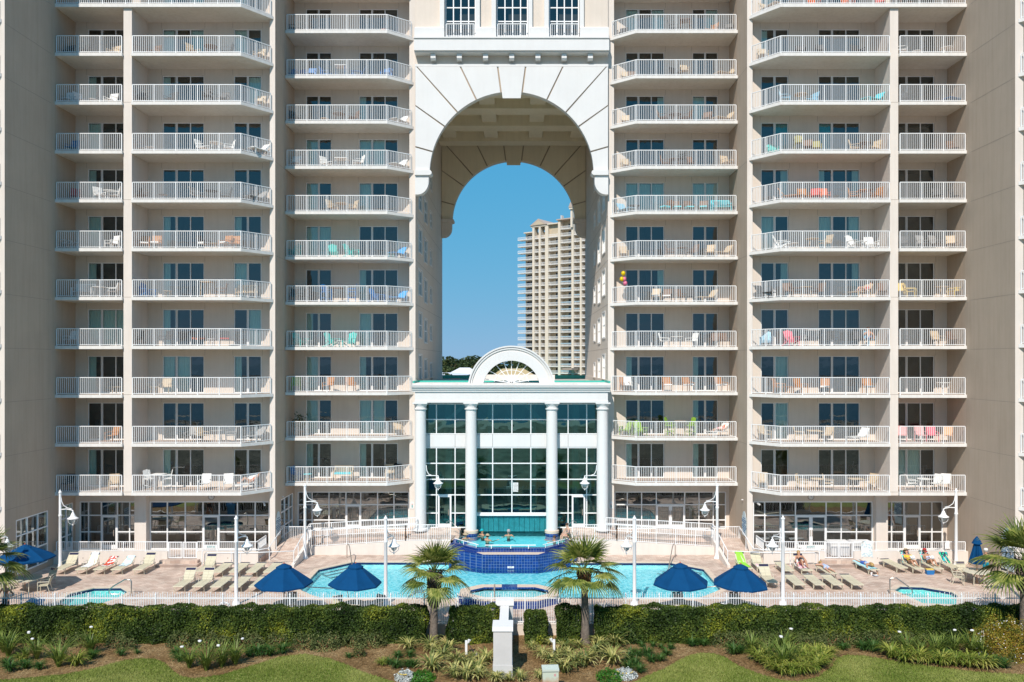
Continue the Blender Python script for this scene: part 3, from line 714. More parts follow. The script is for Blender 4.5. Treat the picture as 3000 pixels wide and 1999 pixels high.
# ================================================================ THE GLAZED POOL HALL (portico between the wings)
YG = 54.3; YC = 53.62
TC = 1.28; WZ = 1.0
us = [-6.30, -5.12, -3.85, -2.72]
VH = [TC+0.02, 2.28, 3.52, 4.58, 5.67, 6.74]; VU = [7.68, 8.66, 9.72]
Ph = lambda u, v, d: (u, YG+d, v)
shopfront('hall_window', Ph, us, VH, M_HALL, [(-5.02, -4.1, 3.50, 1)])
shopfront('hall_window', Ph, [-x for x in us][::-1], VH, M_HALL, [(4.1, 5.02, 3.50, 1)])
shopfront('hall_window', Ph, [-2.72,-1.29,0.02,1.31,2.72], [2.28,3.52,4.58,5.67,6.74], M_HALL)
for u3 in (us, [-2.72,-1.29,0.02,1.31,2.72], [-x for x in us][::-1]): shopfront('hall_window', Ph, u3, VU, M_HALL)
mb = MB()
for a, b in ((-6.3,-3.86),(-3.84,-2.4),(-2.4,-1.30),(-1.28,1.30),(1.32,2.4),(2.4,3.84),(3.86,6.3)): mb.box(a, b, YG-0.06, YG+0.04, 6.79, 7.63, M_WHITE)
hp('spandrel_panel', mb)
mb = MB(); mb.box(-2.72, 2.72, YG-0.16, YG+0.05, 2.12, 2.24, M_TRIM); hp('sill', mb)
mb = MB(); mb.box(-6.64, -6.3, YG-0.1, YG+0.5, 0.8, 9.9, M_FIN); mb.box(6.3, 6.64, YG-0.1, YG+0.5, 0.8, 9.9, M_FIN); hp('jamb', mb)
# hall interior: back wall, galleries, inner columns, stairs, plastic strips over the water
mb = MB()
M_HR = mat('hall_plaster', (0.50,0.50,0.46), 0.9, 0.2, 0.6)
mb.box(-6.6, 6.6, 62.0, 62.1, 0.5, 11, M_HR); mb.box(-6.62, -6.55, YG+0.2, 62, 0.5, 11, M_HR); mb.box(6.55, 6.62, YG+0.2, 62, 0.5, 11, M_HR)
mb.box(-6.5, -3.0, YG+0.1, 62, 1.1, 1.27, M_DARK); mb.box(3.0, 6.5, YG+0.1, 62, 1.1, 1.27, M_DARK)
mb.box(-6.5, 6.5, YG+0.9, 61.9, 6.8, 7.4, M_HR); mb.box(-6.5, 6.5, YG+0.2, 61.9, 10.2, 10.4, M_ROOM)
for x in (-4.6, 4.6, -1.5, 1.5): mb.lathe([(0.28,1.0),(0.28,10.2)], M_SLAB, 12, (x, 57.5, 0))
mb.bar((-5.8, 56.4, 7.5), (-3.2, 56.4, 9.6), 0.3, 0.25, M_SLAB); mb.bar((0.6, 56.9, 9.9), (2.6, 56.9, 7.9), 0.3, 0.25, M_SLAB)
mb.box(-0.6, 1.0, 61.9, 61.98, 7.8, 9.5, M_CURT)
hp('interior', mb)
mb = MB()
for i in range(15): mb.box(-2.62+i*0.35, -2.62+i*0.35+0.33, YG+0.02+0.02*(i%2), YG+0.03+0.02*(i%2), 1.02, 2.1, mat('strip_plastic', (0.02,0.20,0.23), 0.3, 0.2, 3))
hp('strip_curtain', mb)
# columns
for x in (-6.12, -2.72, 2.72, 6.12):
    zb = WZ-0.2 if abs(x) < 3 else TC; r = 0.385
    c = MB(); c.lathe([(r,zb+0.02),(r,5.0),(r*0.94,9.36)], M_WHITE, 32, (x, YC, 0))
    o = hp('column', c, True)
    k = MB(); k.lathe([(0.40,9.36),(0.44,9.40),(0.44,9.47),(0.385,9.50),(0.40,9.62),(0.47,9.74),(0.47,9.78)], M_WHITE, 32, (x, YC, 0)); k.box(x-0.49, x+0.49, YC-0.49, YC+0.49, 9.78, 9.86, M_WHITE)
    k.obj('capital', o)
    b = MB(); b.lathe([(0.48,TC-0.02 if abs(x)>3 else 1.10),(0.48,TC+0.10 if abs(x)>3 else 1.26),(0.40,TC+0.16 if abs(x)>3 else 1.30)], M_WHITE if abs(x) > 3 else M_COPE, 28, (x, YC, 0)); b.obj('base', o)
    if abs(x) < 3:
        t = MB(); t.lathe([(0.46,0.2),(0.46,1.10)], M_TILE, 28, (x, YC, 0)); t.obj('tile_foot', o)
# entablature
mb = MB()
mb.box(-6.46, 6.46, 53.14, YG+0.1, 9.861, 9.99, M_WHITE); mb.box(-6.44, 6.44, 53.18, YG+0.1, 9.99, 10.56, M_WHITE)
hp('frieze', mb)
prof = [(53.16,10.56),(53.08,10.60),(53.08,10.68),(53.0,10.74),(53.0,10.80),(52.88,10.90),(52.88,10.98),(52.84,11.0),(52.84,11.05),(54.5,11.05),(54.5,10.56)]
mb = MB(); mb.prism(prof, 'x', -6.6, 6.6, M_WHITE); hp('cornice', mb)
mb = MB(); mb.box(-6.6, 6.6, 54.2, YB, 10.85, 11.0, M_ROOF); mb.box(-6.6, 6.6, 52.95, 55.6, 11.06, 11.16, M_SLAB); hp('roof', mb)
mb = MB(); mb.box(-6.6, 6.6, 55.6, 55.8, 11.06, 11.28, M_TEALM); mb.box(-6.6, 6.6, YB-0.1, YB+0.1, 11.01, 11.35, M_TEALM)
mb.box(-6.62, -6.5, 53.3, 55.6, 11.17, 11.3, M_TEALM); mb.box(6.5, 6.62, 53.3, 55.6, 11.17, 11.3, M_TEALM); hp('roof_edge', mb)
# arched pediment with fanlight
cz = 10.75
def ringseg(mb, r0, r1, y0, y1, zc, zmin, m, n=40):
    a0 = math.asin(max(-1, min(1, (zmin-zc)/r1))); 
    an = [a0+(PI-2*a0)*i/n for i in range(n+1)]
    for i in range(n):
        q = []
        for a in (an[i], an[i+1]):
            for r in (r0, r1):
                x, z = r*math.cos(a), zc+r*math.sin(a)
                if z < zmin: z = zmin; x = math.copysign(math.sqrt(max(0, r*r-(zmin-zc)**2)), x)
                q.append((x, z))
        poly = [q[0], q[1], q[3], q[2]]
        vs = [(p[0],y0,p[1]) for p in poly]+[(p[0],y1,p[1]) for p in poly]
        mb.add(vs, [(0,1,2,3),(7,6,5,4),(1,5,6,2),(0,3,7,4),(0,4,5,1),(3,2,6,7)], m)
gz = 11.165
mb = MB(); ringseg(mb, 1.92, 2.55, 53.22, 53.85, cz, gz, M_WHITE); ringseg(mb, 2.55, 2.68, 53.27, 53.84, cz, gz, M_SLAB); ringseg(mb, 2.68, 2.76, 53.20, 53.85, cz, gz, M_WHITE)
ringseg(mb, 2.76, 2.82, 53.27, 53.84, cz, gz, M_SLAB); ringseg(mb, 2.82, 2.92, 53.16, 53.86, cz, gz, M_WHITE)
ped = hp('arched_pediment', mb)
mb = MB(); hz = gz+0.02
for i in range(9):
    a = R(8+164*i/8) ; r = math.sqrt(max(0.1, 1.93**2)) 
    # spoke from the hub to the ring
    dx, dz = math.cos(a), math.sin(a); t = 2.0
    while math.hypot(dx*t, hz+dz*t-cz) > 1.93: t -= 0.02
    mb.bar((0.03*dx, 53.6, hz), (dx*t, 53.6, hz+dz*t), 0.05, 0.055, M_TRIM)
for r in (0.5, 1.0):
    pts = [(r*1.15*math.cos(R(5+170*i/16)), 53.6, hz+r*0.85*math.sin(R(5+170*i/16))) for i in range(17)]
    mb.tube(pts, 0.025, M_TRIM, 6)
o = mb.obj('fanlight_bars', None); o.parent = ped
# low domed skylight and far parapet behind the pediment
mb = MB(); mb.prism([(-2.6,11.0),(2.6,11.0),(0.9,12.0),(-0.9,12.0)], 'y', 68.0, 72.0, mat('tan_skylight', (0.50,0.43,0.27), 0.7)); mb.box(-3.4, 3.4, 64.5, 64.8, 11.0, 11.55, M_SLAB)
hp('skylight', mb)
# hotel body roof so that no sky leaks in behind the balconies
mb = MB()
for sx in (-1,1):
    X0, X1 = sorted((sx*7.06, sx*28.45)); mb.box(X0, X1, 59.4, 59.6, 0, ZT, M_STUCCO)
    mb.box(X0, X1, 52.0, 59.6, ZT, ZT+0.3, M_SLAB)
    X0, X1 = sorted((sx*28.95, sx*40)); mb.box(X0, X1, 46.9, 59, ZT, ZT+0.3, M_SLAB)
    mb.box(min(sx*7.06,sx*8.2), max(sx*7.06,sx*8.2), YB-0.2, YB, 0, ZT, M_STUCCO)
mb.box(-WR, WR, YA, YB, ZT, ZT+0.3, M_SLAB); hp('roof', mb)
# clocks, cameras and notices on the facade
for sx, px in ((-1, 617.7), (1, 2377)):
    x = PXX(px, DW-0.1); mb = MB(); mb.lathe([(0.02,0),(0.21,0),(0.21,0.05),(0.18,0.055),(0.18,0.03),(0.0,0.03)], M_JOINT, 24)
    o = mb.obj('wall_clock'); tag(o, 'round wall clock with dark rim over the pool windows, %s side' % ('left' if sx < 0 else 'right'), 'clock', 'wall clocks')
    o.location = (x, DW-0.002, 3.78); o.rotation_euler = (R(90), 0, 0)
    f = MB(); f.lathe([(0.0,0.034),(0.178,0.034)], M_WHITE, 24, caps=False)
    f.bar((0,0,0.04),(0.0,0.13,0.04),0.012,0.006,M_BAND); f.bar((0,0,0.04),(0.09,-0.03,0.04),0.014,0.006,M_BAND)
    for i in range(12): a = 2*PI*i/12; f.box(0.15*math.cos(a)-0.01, 0.15*math.cos(a)+0.01, 0.15*math.sin(a)-0.01, 0.15*math.sin(a)+0.01, 0.036, 0.04, M_BAND)
    f.obj('dial', o)
def camera_unit(x, y, z, rz, lab):
    t = thing('security_camera', lab, 'camera', (x,y,z), rz)
    mb = MB(); mb.lathe([(0.07,0),(0.07,0.04)], M_TRIM, 12); mb.tube([(0,0,0.02),(0,-0.12,0.02),(0,-0.2,-0.05)], 0.02, M_TRIM); mb.obj('bracket', t)
    mb = MB(); mb.bar((0,-0.14,-0.04),(0,-0.42,-0.12), 0.09, 0.09, M_TRIM); mb.obj('housing', t)
camera_unit(PXX(772,DW), DW, 3.4, 0.5, 'white security camera high on the wall left of the left fin')
camera_unit(15.2, 52.4, 3.5, 1.2, 'white bullet camera on the tan side wall above the right ramp')
camera_unit(PXX(2215,DW), DW, 3.45, 0.3, 'grey security camera over the right wide shop window')
camera_unit(-15.2, 53.0, 3.6, -1.2, 'white camera on the brown side wall above the left ramp')
def board(name, lab, cat, loc, rz, w, h, col, lines, tcol, size, top=True):
    t = thing(name, lab, cat, loc, rz)
    mb = MB(); mb.box(-w/2, w/2, -0.02, 0, -h/2, h/2, col)
    if top: mb.lathe([(w*0.36,0),(w*0.36,0.02)], col, 20, (0,0,0)); 
    if top:
        n = 20*4; vs = mb.v[-n:]
        for i in range(n): x, y, z = vs[i]; vs[i] = (x, -0.021+z, h/2+y)
        mb.v[-n:] = vs
    mb.obj('board', t)
    for i, (s_, dz) in enumerate(lines): text(s_, size, tcol, t, (0,-0.026,dz), (R(90),0,0))
    return t
M_TXT = mat('sign_teal', (0.01, 0.28, 0.27), 0.6); M_TXTB = mat('sign_blue_text', (0.05, 0.15, 0.3), 0.6)
M_BOARD = mat('sign_pale_blue', (0.55, 0.66, 0.70), 0.5)
rules = [('POOL RULES',0.52),('NO LIFEGUARD ON DUTY',0.38),('SWIM AT YOUR OWN RISK',0.27),('NO DIVING',0.16),('NO GLASS IN POOL AREA',0.05),('SHOWER BEFORE ENTERING',-0.06),('NO FOOD OR DRINK',-0.17),('POOL HOURS',-0.28),('8 AM - 10 PM',-0.39),('NO SMOKING',-0.51)]
board('notice_board', 'pale blue pool rules board on the sunlit tan wall beside the right ramp', 'sign', (15.25, 52.1, 1.85), R(-90), 0.95, 1.25, M_BOARD, rules, M_TXTB, 0.085)
board('notice_board', 'pale blue pool rules board on the brown wall beside the left ramp', 'sign', (-15.25, 52.1, 1.85), R(90), 0.95, 1.25, M_BOARD, rules, M_TXTB, 0.085)
board('notice_board', 'pale notice board on the far left brown wall behind the palm', 'sign', (-28.44, 45.35, 1.15), R(90), 0.8, 1.3, M_BOARD, rules, M_TXTB, 0.08, False)
board('notice_board', 'pale blue notice board on the far right tan wall behind the palm', 'sign', (28.44, 45.5, 1.7), R(-90), 1.1, 2.0, M_BOARD, rules, M_TXTB, 0.09, True)
for sx in (-1, 1):
    t = board('restroom_sign', 'small white restroom sign with teal figure on the fin %s of the columns' % ('left' if sx < 0 else 'right'), 'sign', (sx*6.86, 54.94, 2.66), 0, 0.32, 0.42, M_WHITE, [], M_TXT, 0.1)
    mb = MB(); mb.box(-0.03, 0.03, -0.03, -0.024, -0.12, 0.06, M_TXT); mb.ball((0,-0.026,0.11), 0.032, mat('sign_red', (0.5,0.05,0.05)), 8, 1, 0.2, 1); mb.obj('figure', t)
# white sign inside the hall glass
t = board('notice_sign', 'white notice sign hanging behind the central hall glass', 'sign', (0.27, YG-0.02, 4.05), 0, 0.36, 0.62, M_WHITE, [('POOL',0.22),('WATCHERS',0.13),('MUST BE',0.04),('ABLE TO',-0.05),('SEE POOL',-0.14),('AT ALL TIMES',-0.23)], M_JOINT, 0.06, False)

# ================================================================ GROUND, DECK, POOLS, TERRACES
from mathutils.geometry import tessellate_polygon
def sheet(name, outer, holes, z, m, thick=None, parent=None, kind='structure'):
    polys = [[Vector((x,y,0)) for x,y in outer]]+[[Vector((x,y,0)) for x,y in h] for h in holes]
    tri = tessellate_polygon(polys); flat = [v for p in polys for v in p]
    up = lambda t: (flat[t[1]]-flat[t[0]]).cross(flat[t[2]]-flat[t[0]]).z > 0
    mb = MB(); mb.add([(v.x,v.y,z) for v in flat], [tuple(t) if up(t) else tuple(t)[::-1] for t in tri], m)
    if thick:
        o = 0
        for p in polys:
            n = len(p); vs = [(v.x,v.y,z) for v in p]+[(v.x,v.y,z-thick) for v in p]
            mb.add(vs, [(i,(i+1)%n,(i+1)%n+n,i+n) for i in range(n)], m)
    ob = mb.obj(name, parent)
    if kind: ob['kind'] = kind
    return ob
M_GROUND = mat('ground_far', (0.20,0.19,0.12), 0.95, 0.3, 0.02)
sheet('ground', [(-9000,-9000),(9000,-9000),(9000,9000),(-9000,9000)], [], -0.42, M_GROUND)
M_SEA = mat('sea_water', (0.008,0.07,0.12), 0.12, 0.3, 0.01, 0.6, 0.35, spec=0.5)
sheet('sea', [(-8500,-8500),(8500,-8500),(8500,-62),(-8500,-62)], [], -0.38, M_SEA)
sheet('beach', [(-8500,-62.0),(8500,-62.0),(8500,-50),(-8500,-50)], [], -0.37, mat('sand', (0.50,0.46,0.38), 0.95, 0.08, 0.3))
sheet('dunes', [(-8500,-50),(8500,-50),(8500,20),(-8500,20)], [], -0.41, mat('dune_scrub', (0.075,0.085,0.035), 0.95, 0.5, 0.35, vcol=(0.36,0.33,0.24)))
sheet('bay_water', [(-6000,900),(6000,900),(6000,8500),(-6000,8500)], [], -0.38, M_SEA)
M_MULCH = mat('pine_straw', (0.25,0.155,0.072), 0.95, 0.55, 7, 0.9, 45, spec=0.1)
sheet('mulch_bed', [(-42,22),(42,22),(42,37.9),(-42,37.9)], [], -0.404, M_MULCH)
M_LAWN = mat('lawn_turf', (0.19,0.225,0.05), 0.95, 0.25, 0.8, 0.8, 60, spec=0.1, vcol=(0.29,0.30,0.09))
def gl(pts, z=-0.4): return [GR(x, y, z) for x, y in pts]
lawnL = gl([(0,1993),(100,1985),(191,1976),(276,1959),(361,1935),(414,1930),(455,1932),(485,1944),(500,1958),(521,1978),(564,1989),(649,1978),(734,1952),(819,1925),(893,1916),(967,1930),(1010,1946),(1064,1969),(1138,1993),(1160,2003)])
lawnR = gl([(1845,2004),(1896,1980),(1950,1957),(1992,1933),(2025,1919),(2056,1913),(2090,1915),(2120,1923),(2162,1950),(2216,1972),(2290,1994),(2340,1997),(2396,1984),(2439,1952),(2450,1928),(2483,1920),(2532,1922),(2614,1936),(2716,1951),(2859,1969),(3000,1977),(3150,1985)])
lawn1 = [(-42,31.5)]+[(-42,lawnL[0][1])]+lawnL+[(-4.0,29),(-4.0,23),(-42,23)]
lawn2 = lawnR+[(42,lawnR[-1][1]),(42,23),(4.3,23),(4.3,29)]
sheet('lawn', lawn1, [], -0.400, M_LAWN); sheet('lawn', lawn2, [], -0.400, M_LAWN)

pool = [GR(x,y) for x,y in [(1034,1647),(934,1669),(879,1729),(918,1746),(945,1753),(2040,1753),(2068,1746),(2112,1727),(2060,1667),(1966,1649)]]
poolL = [GR(x,y) for x,y in [(172,1764),(204,1740),(276,1723),(353,1722),(375,1735),(345,1752),(300,1768),(200,1774)]]
poolR = [GR(x,y) for x,y in [(2620,1730),(2639,1718),(2703,1720),(2785,1734),(2806,1746),(2800,1772),(2703,1768),(2650,1742)]]
def grow(poly, d):
    n = len(poly); A = sum(poly[i][0]*poly[(i+1)%n][1]-poly[(i+1)%n][0]*poly[i][1] for i in range(n)); sg = 1 if A > 0 else -1
    out = []
    for i in range(n):
        p, q, r = Vector(poly[i-1]), Vector(poly[i]), Vector(poly[(i+1)%n])
        e1 = (q-p).normalized(); e2 = (r-q).normalized()
        n1 = Vector((e1.y,-e1.x))*sg; n2 = Vector((e2.y,-e2.x))*sg; b = (n1+n2).normalized()
        out.append(tuple(q+b*(d/max(0.4, b.dot(n1)))))
    return out
deck_out = [(-42,38.04),(42,38.04),(42,44.86),(28.44,44.86),(28.44,52.3),(-28.44,52.3),(-28.44,44.86),(-42,44.86)]
holes = [grow(p, 0.33) for p in (pool, poolL, poolR)]
sheet('pool_deck', deck_out, holes, 0.0, M_PAVER, 0.4)
M_WLINE = mat('waterline_tile', (0.015,0.03,0.10), 0.25)
def make_pool(name, poly, water, floorz=-0.385, wz=-0.10, cope=0.33):
    out = grow(poly, cope); n = len(poly)
    mb = MB()
    for i in range(n):
        j = (i+1)%n; a, b, c, d = poly[i], poly[j], out[j], out[i]
        mb.add([(a[0],a[1],0.015),(b[0],b[1],0.015),(c[0],c[1],0.015),(d[0],d[1],0.015)], [(0,1,2,3)], M_COPE)
        mb.add([(c[0],c[1],0.015),(d[0],d[1],0.015),(d[0],d[1],-0.3),(c[0],c[1],-0.3)], [(0,1,2,3)], M_COPE)
        mb.add([(a[0],a[1],0.015),(b[0],b[1],0.015),(b[0],b[1],-0.03),(a[0],a[1],-0.03)], [(0,1,2,3)], M_COPE)
        mb.add([(a[0],a[1],-0.03),(b[0],b[1],-0.03),(b[0],b[1],-0.17),(a[0],a[1],-0.17)], [(0,1,2,3)], M_WLINE)
        mb.add([(a[0],a[1],-0.17),(b[0],b[1],-0.17),(b[0],b[1],floorz),(a[0],a[1],floorz)], [(0,1,2,3)], M_PLAST)
    mb.add([(x,y,floorz) for x,y in poly], [tuple(range(n))], M_PLAST)
    o = mb.obj(name); o['kind'] = 'structure'
    return sheet(water[0], poly, [], wz, water[1])
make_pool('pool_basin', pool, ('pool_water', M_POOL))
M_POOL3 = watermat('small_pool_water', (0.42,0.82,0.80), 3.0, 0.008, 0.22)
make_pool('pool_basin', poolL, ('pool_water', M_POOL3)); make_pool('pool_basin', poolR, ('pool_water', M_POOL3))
# underwater corner steps with dark nosings
mb = MB()
def psteps(A, B, inx, iny, n=4):
    A = Vector(A); B = Vector(B); d = (B-A).normalized(); nn = Vector((-d.y, d.x))
    if nn.dot(Vector((inx,iny))) < 0: nn = -nn
    for k in range(n):
        a = A+nn*(0.05+0.42*k); b = B+nn*(0.05+0.42*k); a2 = A+nn*(0.42*(k+1)); b2 = B+nn*(0.42*(k+1)); z = -0.14-0.055*k
        mb.add([(a.x,a.y,z),(b.x,b.y,z),(b2.x,b2.y,z),(a2.x,a2.y,z)], [(0,1,2,3)], M_PLAST)
        a3 = a2+nn*0.05; b3 = b2+nn*0.05
        mb.add([(a2.x,a2.y,z+0.002),(b2.x,b2.y,z+0.002),(b3.x,b3.y,z+0.002),(a3.x,a3.y,z+0.002)], [(0,1,2,3)], M_WLINE)
psteps(pool[1], pool[0], 1, -1); psteps(pool[8], pool[9], -1, -1)
o = mb.obj('pool_steps'); o['kind'] = 'structure'

# spa: raised octagon with tiled outside
def ring_walls(mb, inner, outer, z0, z1, mo, mt, mi, zi):
    n = len(inner)
    for i in range(n):
        j = (i+1)%n; a, b, c, d = inner[i], inner[j], outer[j], outer[i]
        mb.add([(a[0],a[1],z1),(b[0],b[1],z1),(c[0],c[1],z1),(d[0],d[1],z1)], [(0,1,2,3)], mt)
        mb.add([(c[0],c[1],z1),(d[0],d[1],z1),(d[0],d[1],z1-0.05),(c[0],c[1],z1-0.05)], [(0,1,2,3)], mt)
        mb.add([(c[0],c[1],z1-0.05),(d[0],d[1],z1-0.05),(d[0],d[1],z0),(c[0],c[1],z0)], [(0,1,2,3)], mo)
        mb.add([(a[0],a[1],z1),(b[0],b[1],z1),(b[0],b[1],zi),(a[0],a[1],zi)], [(0,1,2,3)], mi)
spo = [(-1.45,40.55),(1.45,40.55),(2.62,41.5),(2.62,42.6),(1.55,43.45),(-1.55,43.45),(-2.62,42.6),(-2.62,41.5)]
spi = grow(spo, -0.55)
mb = MB(); ring_walls(mb, spi, spo, -0.38, 0.45, M_TILE, M_COPE, M_TILE, 0.355); mb.add([(x,y,0.26) for x,y in spi], [tuple(range(8))], M_PLAST)
mb.box(-0.42, 0.42, 42.88, 43.47, 0.30, 0.453, M_TILE)
o = mb.obj('raised_spa'); tag(o, 'raised octagonal spa with beige rim and blue tiled sides in front of the pool', 'spa')
sheet('spa_water', spi, [], 0.40, M_SPA)
# upper overflow pool
bo = [(-3.95,52.1),(-4.1,50.15),(-1.68,48.8),(1.68,48.8),(4.1,50.15),(3.95,52.1)]
ui = [(-3.45,52.0),(-3.45,51.15),(-2.05,49.72),(2.05,49.72),(3.45,51.15),(3.45,52.0)]
uo = [(-3.75,52.0),(-3.75,51.05),(-2.15,49.42),(2.15,49.42),(3.75,51.05),(3.75,52.0)]
mb = MB()
for i in range(5):
    a, b = bo[i], bo[i+1]; c, d = uo[i+1], uo[i]
    mb.add([(a[0],a[1],-0.38),(b[0],b[1],-0.38),(b[0],b[1],0.78),(a[0],a[1],0.78)], [(0,1,2,3)], M_TILE)
    mb.add([(a[0],a[1],0.78),(b[0],b[1],0.78),(c[0],c[1],0.78),(d[0],d[1],0.78)], [(0,1,2,3)], M_COPE if i == 2 else M_TILE)
    a, b, c, d = uo[i], uo[i+1], ui[i+1], ui[i]
    mb.add([(a[0],a[1],0.78),(b[0],b[1],0.78),(b[0],b[1],1.03),(a[0],a[1],1.03)], [(0,1,2,3)], M_TILE)
    mb.add([(a[0],a[1],1.03),(b[0],b[1],1.03),(c[0],c[1],1.03),(d[0],d[1],1.03)], [(0,1,2,3)], M_TILE)
    mb.add([(c[0],c[1],1.03),(d[0],d[1],1.03),(d[0],d[1],0.2),(c[0],c[1],0.2)], [(0,1,2,3)], M_PLAST)
mb.add([(-3.45,49.6,0.60),(3.45,49.6,0.60),(3.45,61,0.60),(-3.45,61,0.60)], [(0,1,2,3)], M_PLAST)
mb.box(-0.2, 0.2, 48.785, 48.8, -0.05, 0.06, M_WHITE)
o = mb.obj('overflow_pool'); tag(o, 'raised blue tiled overflow pool wall below the glass hall', 'pool')
tt = text('5 FT', 0.10, M_BAND, o, (0, 48.78, 0.005), (R(90),0,0), 'depth_mark', 0.001)
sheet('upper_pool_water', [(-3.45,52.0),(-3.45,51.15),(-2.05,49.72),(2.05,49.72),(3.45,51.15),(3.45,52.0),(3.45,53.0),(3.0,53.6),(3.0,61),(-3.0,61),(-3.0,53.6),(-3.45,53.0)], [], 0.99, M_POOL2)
def rail_tube(name, lab, cat, pts_list, r=0.022, m=M_STEEL, group=None):
    mb = MB()
    for pts in pts_list: mb.tube(pts, r, m, 8)
    o = mb.obj(name, smooth=True); return tag(o, lab, cat, group)
rail_tube('edge_rail', 'low straight steel rail along the front rim of the overflow pool', 'rail', [[(-1.6,49.3,1.24),(1.55,49.3,1.24)],[(-1.2,49.3,1.03),(-1.2,49.3,1.23)],[(0,49.3,1.03),(0,49.3,1.23)],[(1.1,49.3,1.03),(1.1,49.3,1.23)]], 0.03, M_TRIM)
for sx, nm in ((-1,'left'),(1,'right')):
    rail_tube('edge_rail', 'low steel rail along the slanting %s rim of the overflow pool' % nm, 'rail', [[(sx*2.0,49.4,1.24),(sx*3.6,51.0,1.28)],[(sx*2.15,49.55,1.03),(sx*2.15,49.55,1.24)],[(sx*3.0,50.4,1.03),(sx*3.0,50.4,1.26)]], 0.026, M_TRIM)
    rail_tube('grab_rail', 'steel grab rail at the %s entry of the upper pool' % nm, 'rail', [[(sx*4.3,53.0,1.1),(sx*4.3,53.0,1.95),(sx*4.1,52.95,2.05),(sx*3.4,52.5,1.5),(sx*3.4,52.5,0.9)]], 0.026)
    rail_tube('pool_handrail', 'bent steel handrail over the %s corner steps of the main pool' % nm, 'rail', [[(sx*10.55,51.2,0),(sx*10.55,51.2,0.75),(sx*10.5,51.1,0.9),(sx*10.38,50.9,0.93),(sx*10.25,50.6,0.8),(sx*9.6,48.4,0.0),(sx*9.5,48.1,-0.2)]], 0.03)
    rail_tube('pool_handrail', 'long steel handrail sloping into the near %s corner of the pool' % nm, 'rail', [[(sx*11.65,41.4,-0.0),(sx*11.65,41.4,0.92),(sx*11.5,41.4,1.0),(sx*10.2,41.9,0.72),(sx*8.7,42.6,0.45),(sx*8.6,42.7,-0.2)]], 0.028)
    rail_tube('spa_handrail', 'dark looped handrail at the %s side of the spa' % nm, 'rail', [[(sx*0.75,40.7,0.45),(sx*0.75,40.7,1.0),(sx*0.75,40.85,1.08),(sx*0.75,41.2,1.08),(sx*0.75,41.4,0.95),(sx*0.75,41.5,0.3)]], 0.028, M_JOINT) if sx < 0 else None
    px0, px1 = ((385,320) if sx < 0 else (2607,2672))
    a = GR(px0, 1746 if sx < 0 else 1741); b = GR(px1, 1744)
    rail_tube('pool_handrail', 'arched steel handrail at the small %s pool' % nm, 'rail', [[(a[0],a[1],0),(a[0],a[1],0.78),(a[0]+sx*0.06,a[1],0.86),(a[0]+sx*0.35,a[1],0.88),(b[0]-sx*0.25,b[1],0.5),(b[0],b[1],0.3),(b[0]+sx*0.02,b[1],0.12),(b[0]-sx*0.15,b[1],0.05),(b[0]-sx*0.6,b[1],0.05)]], 0.032)

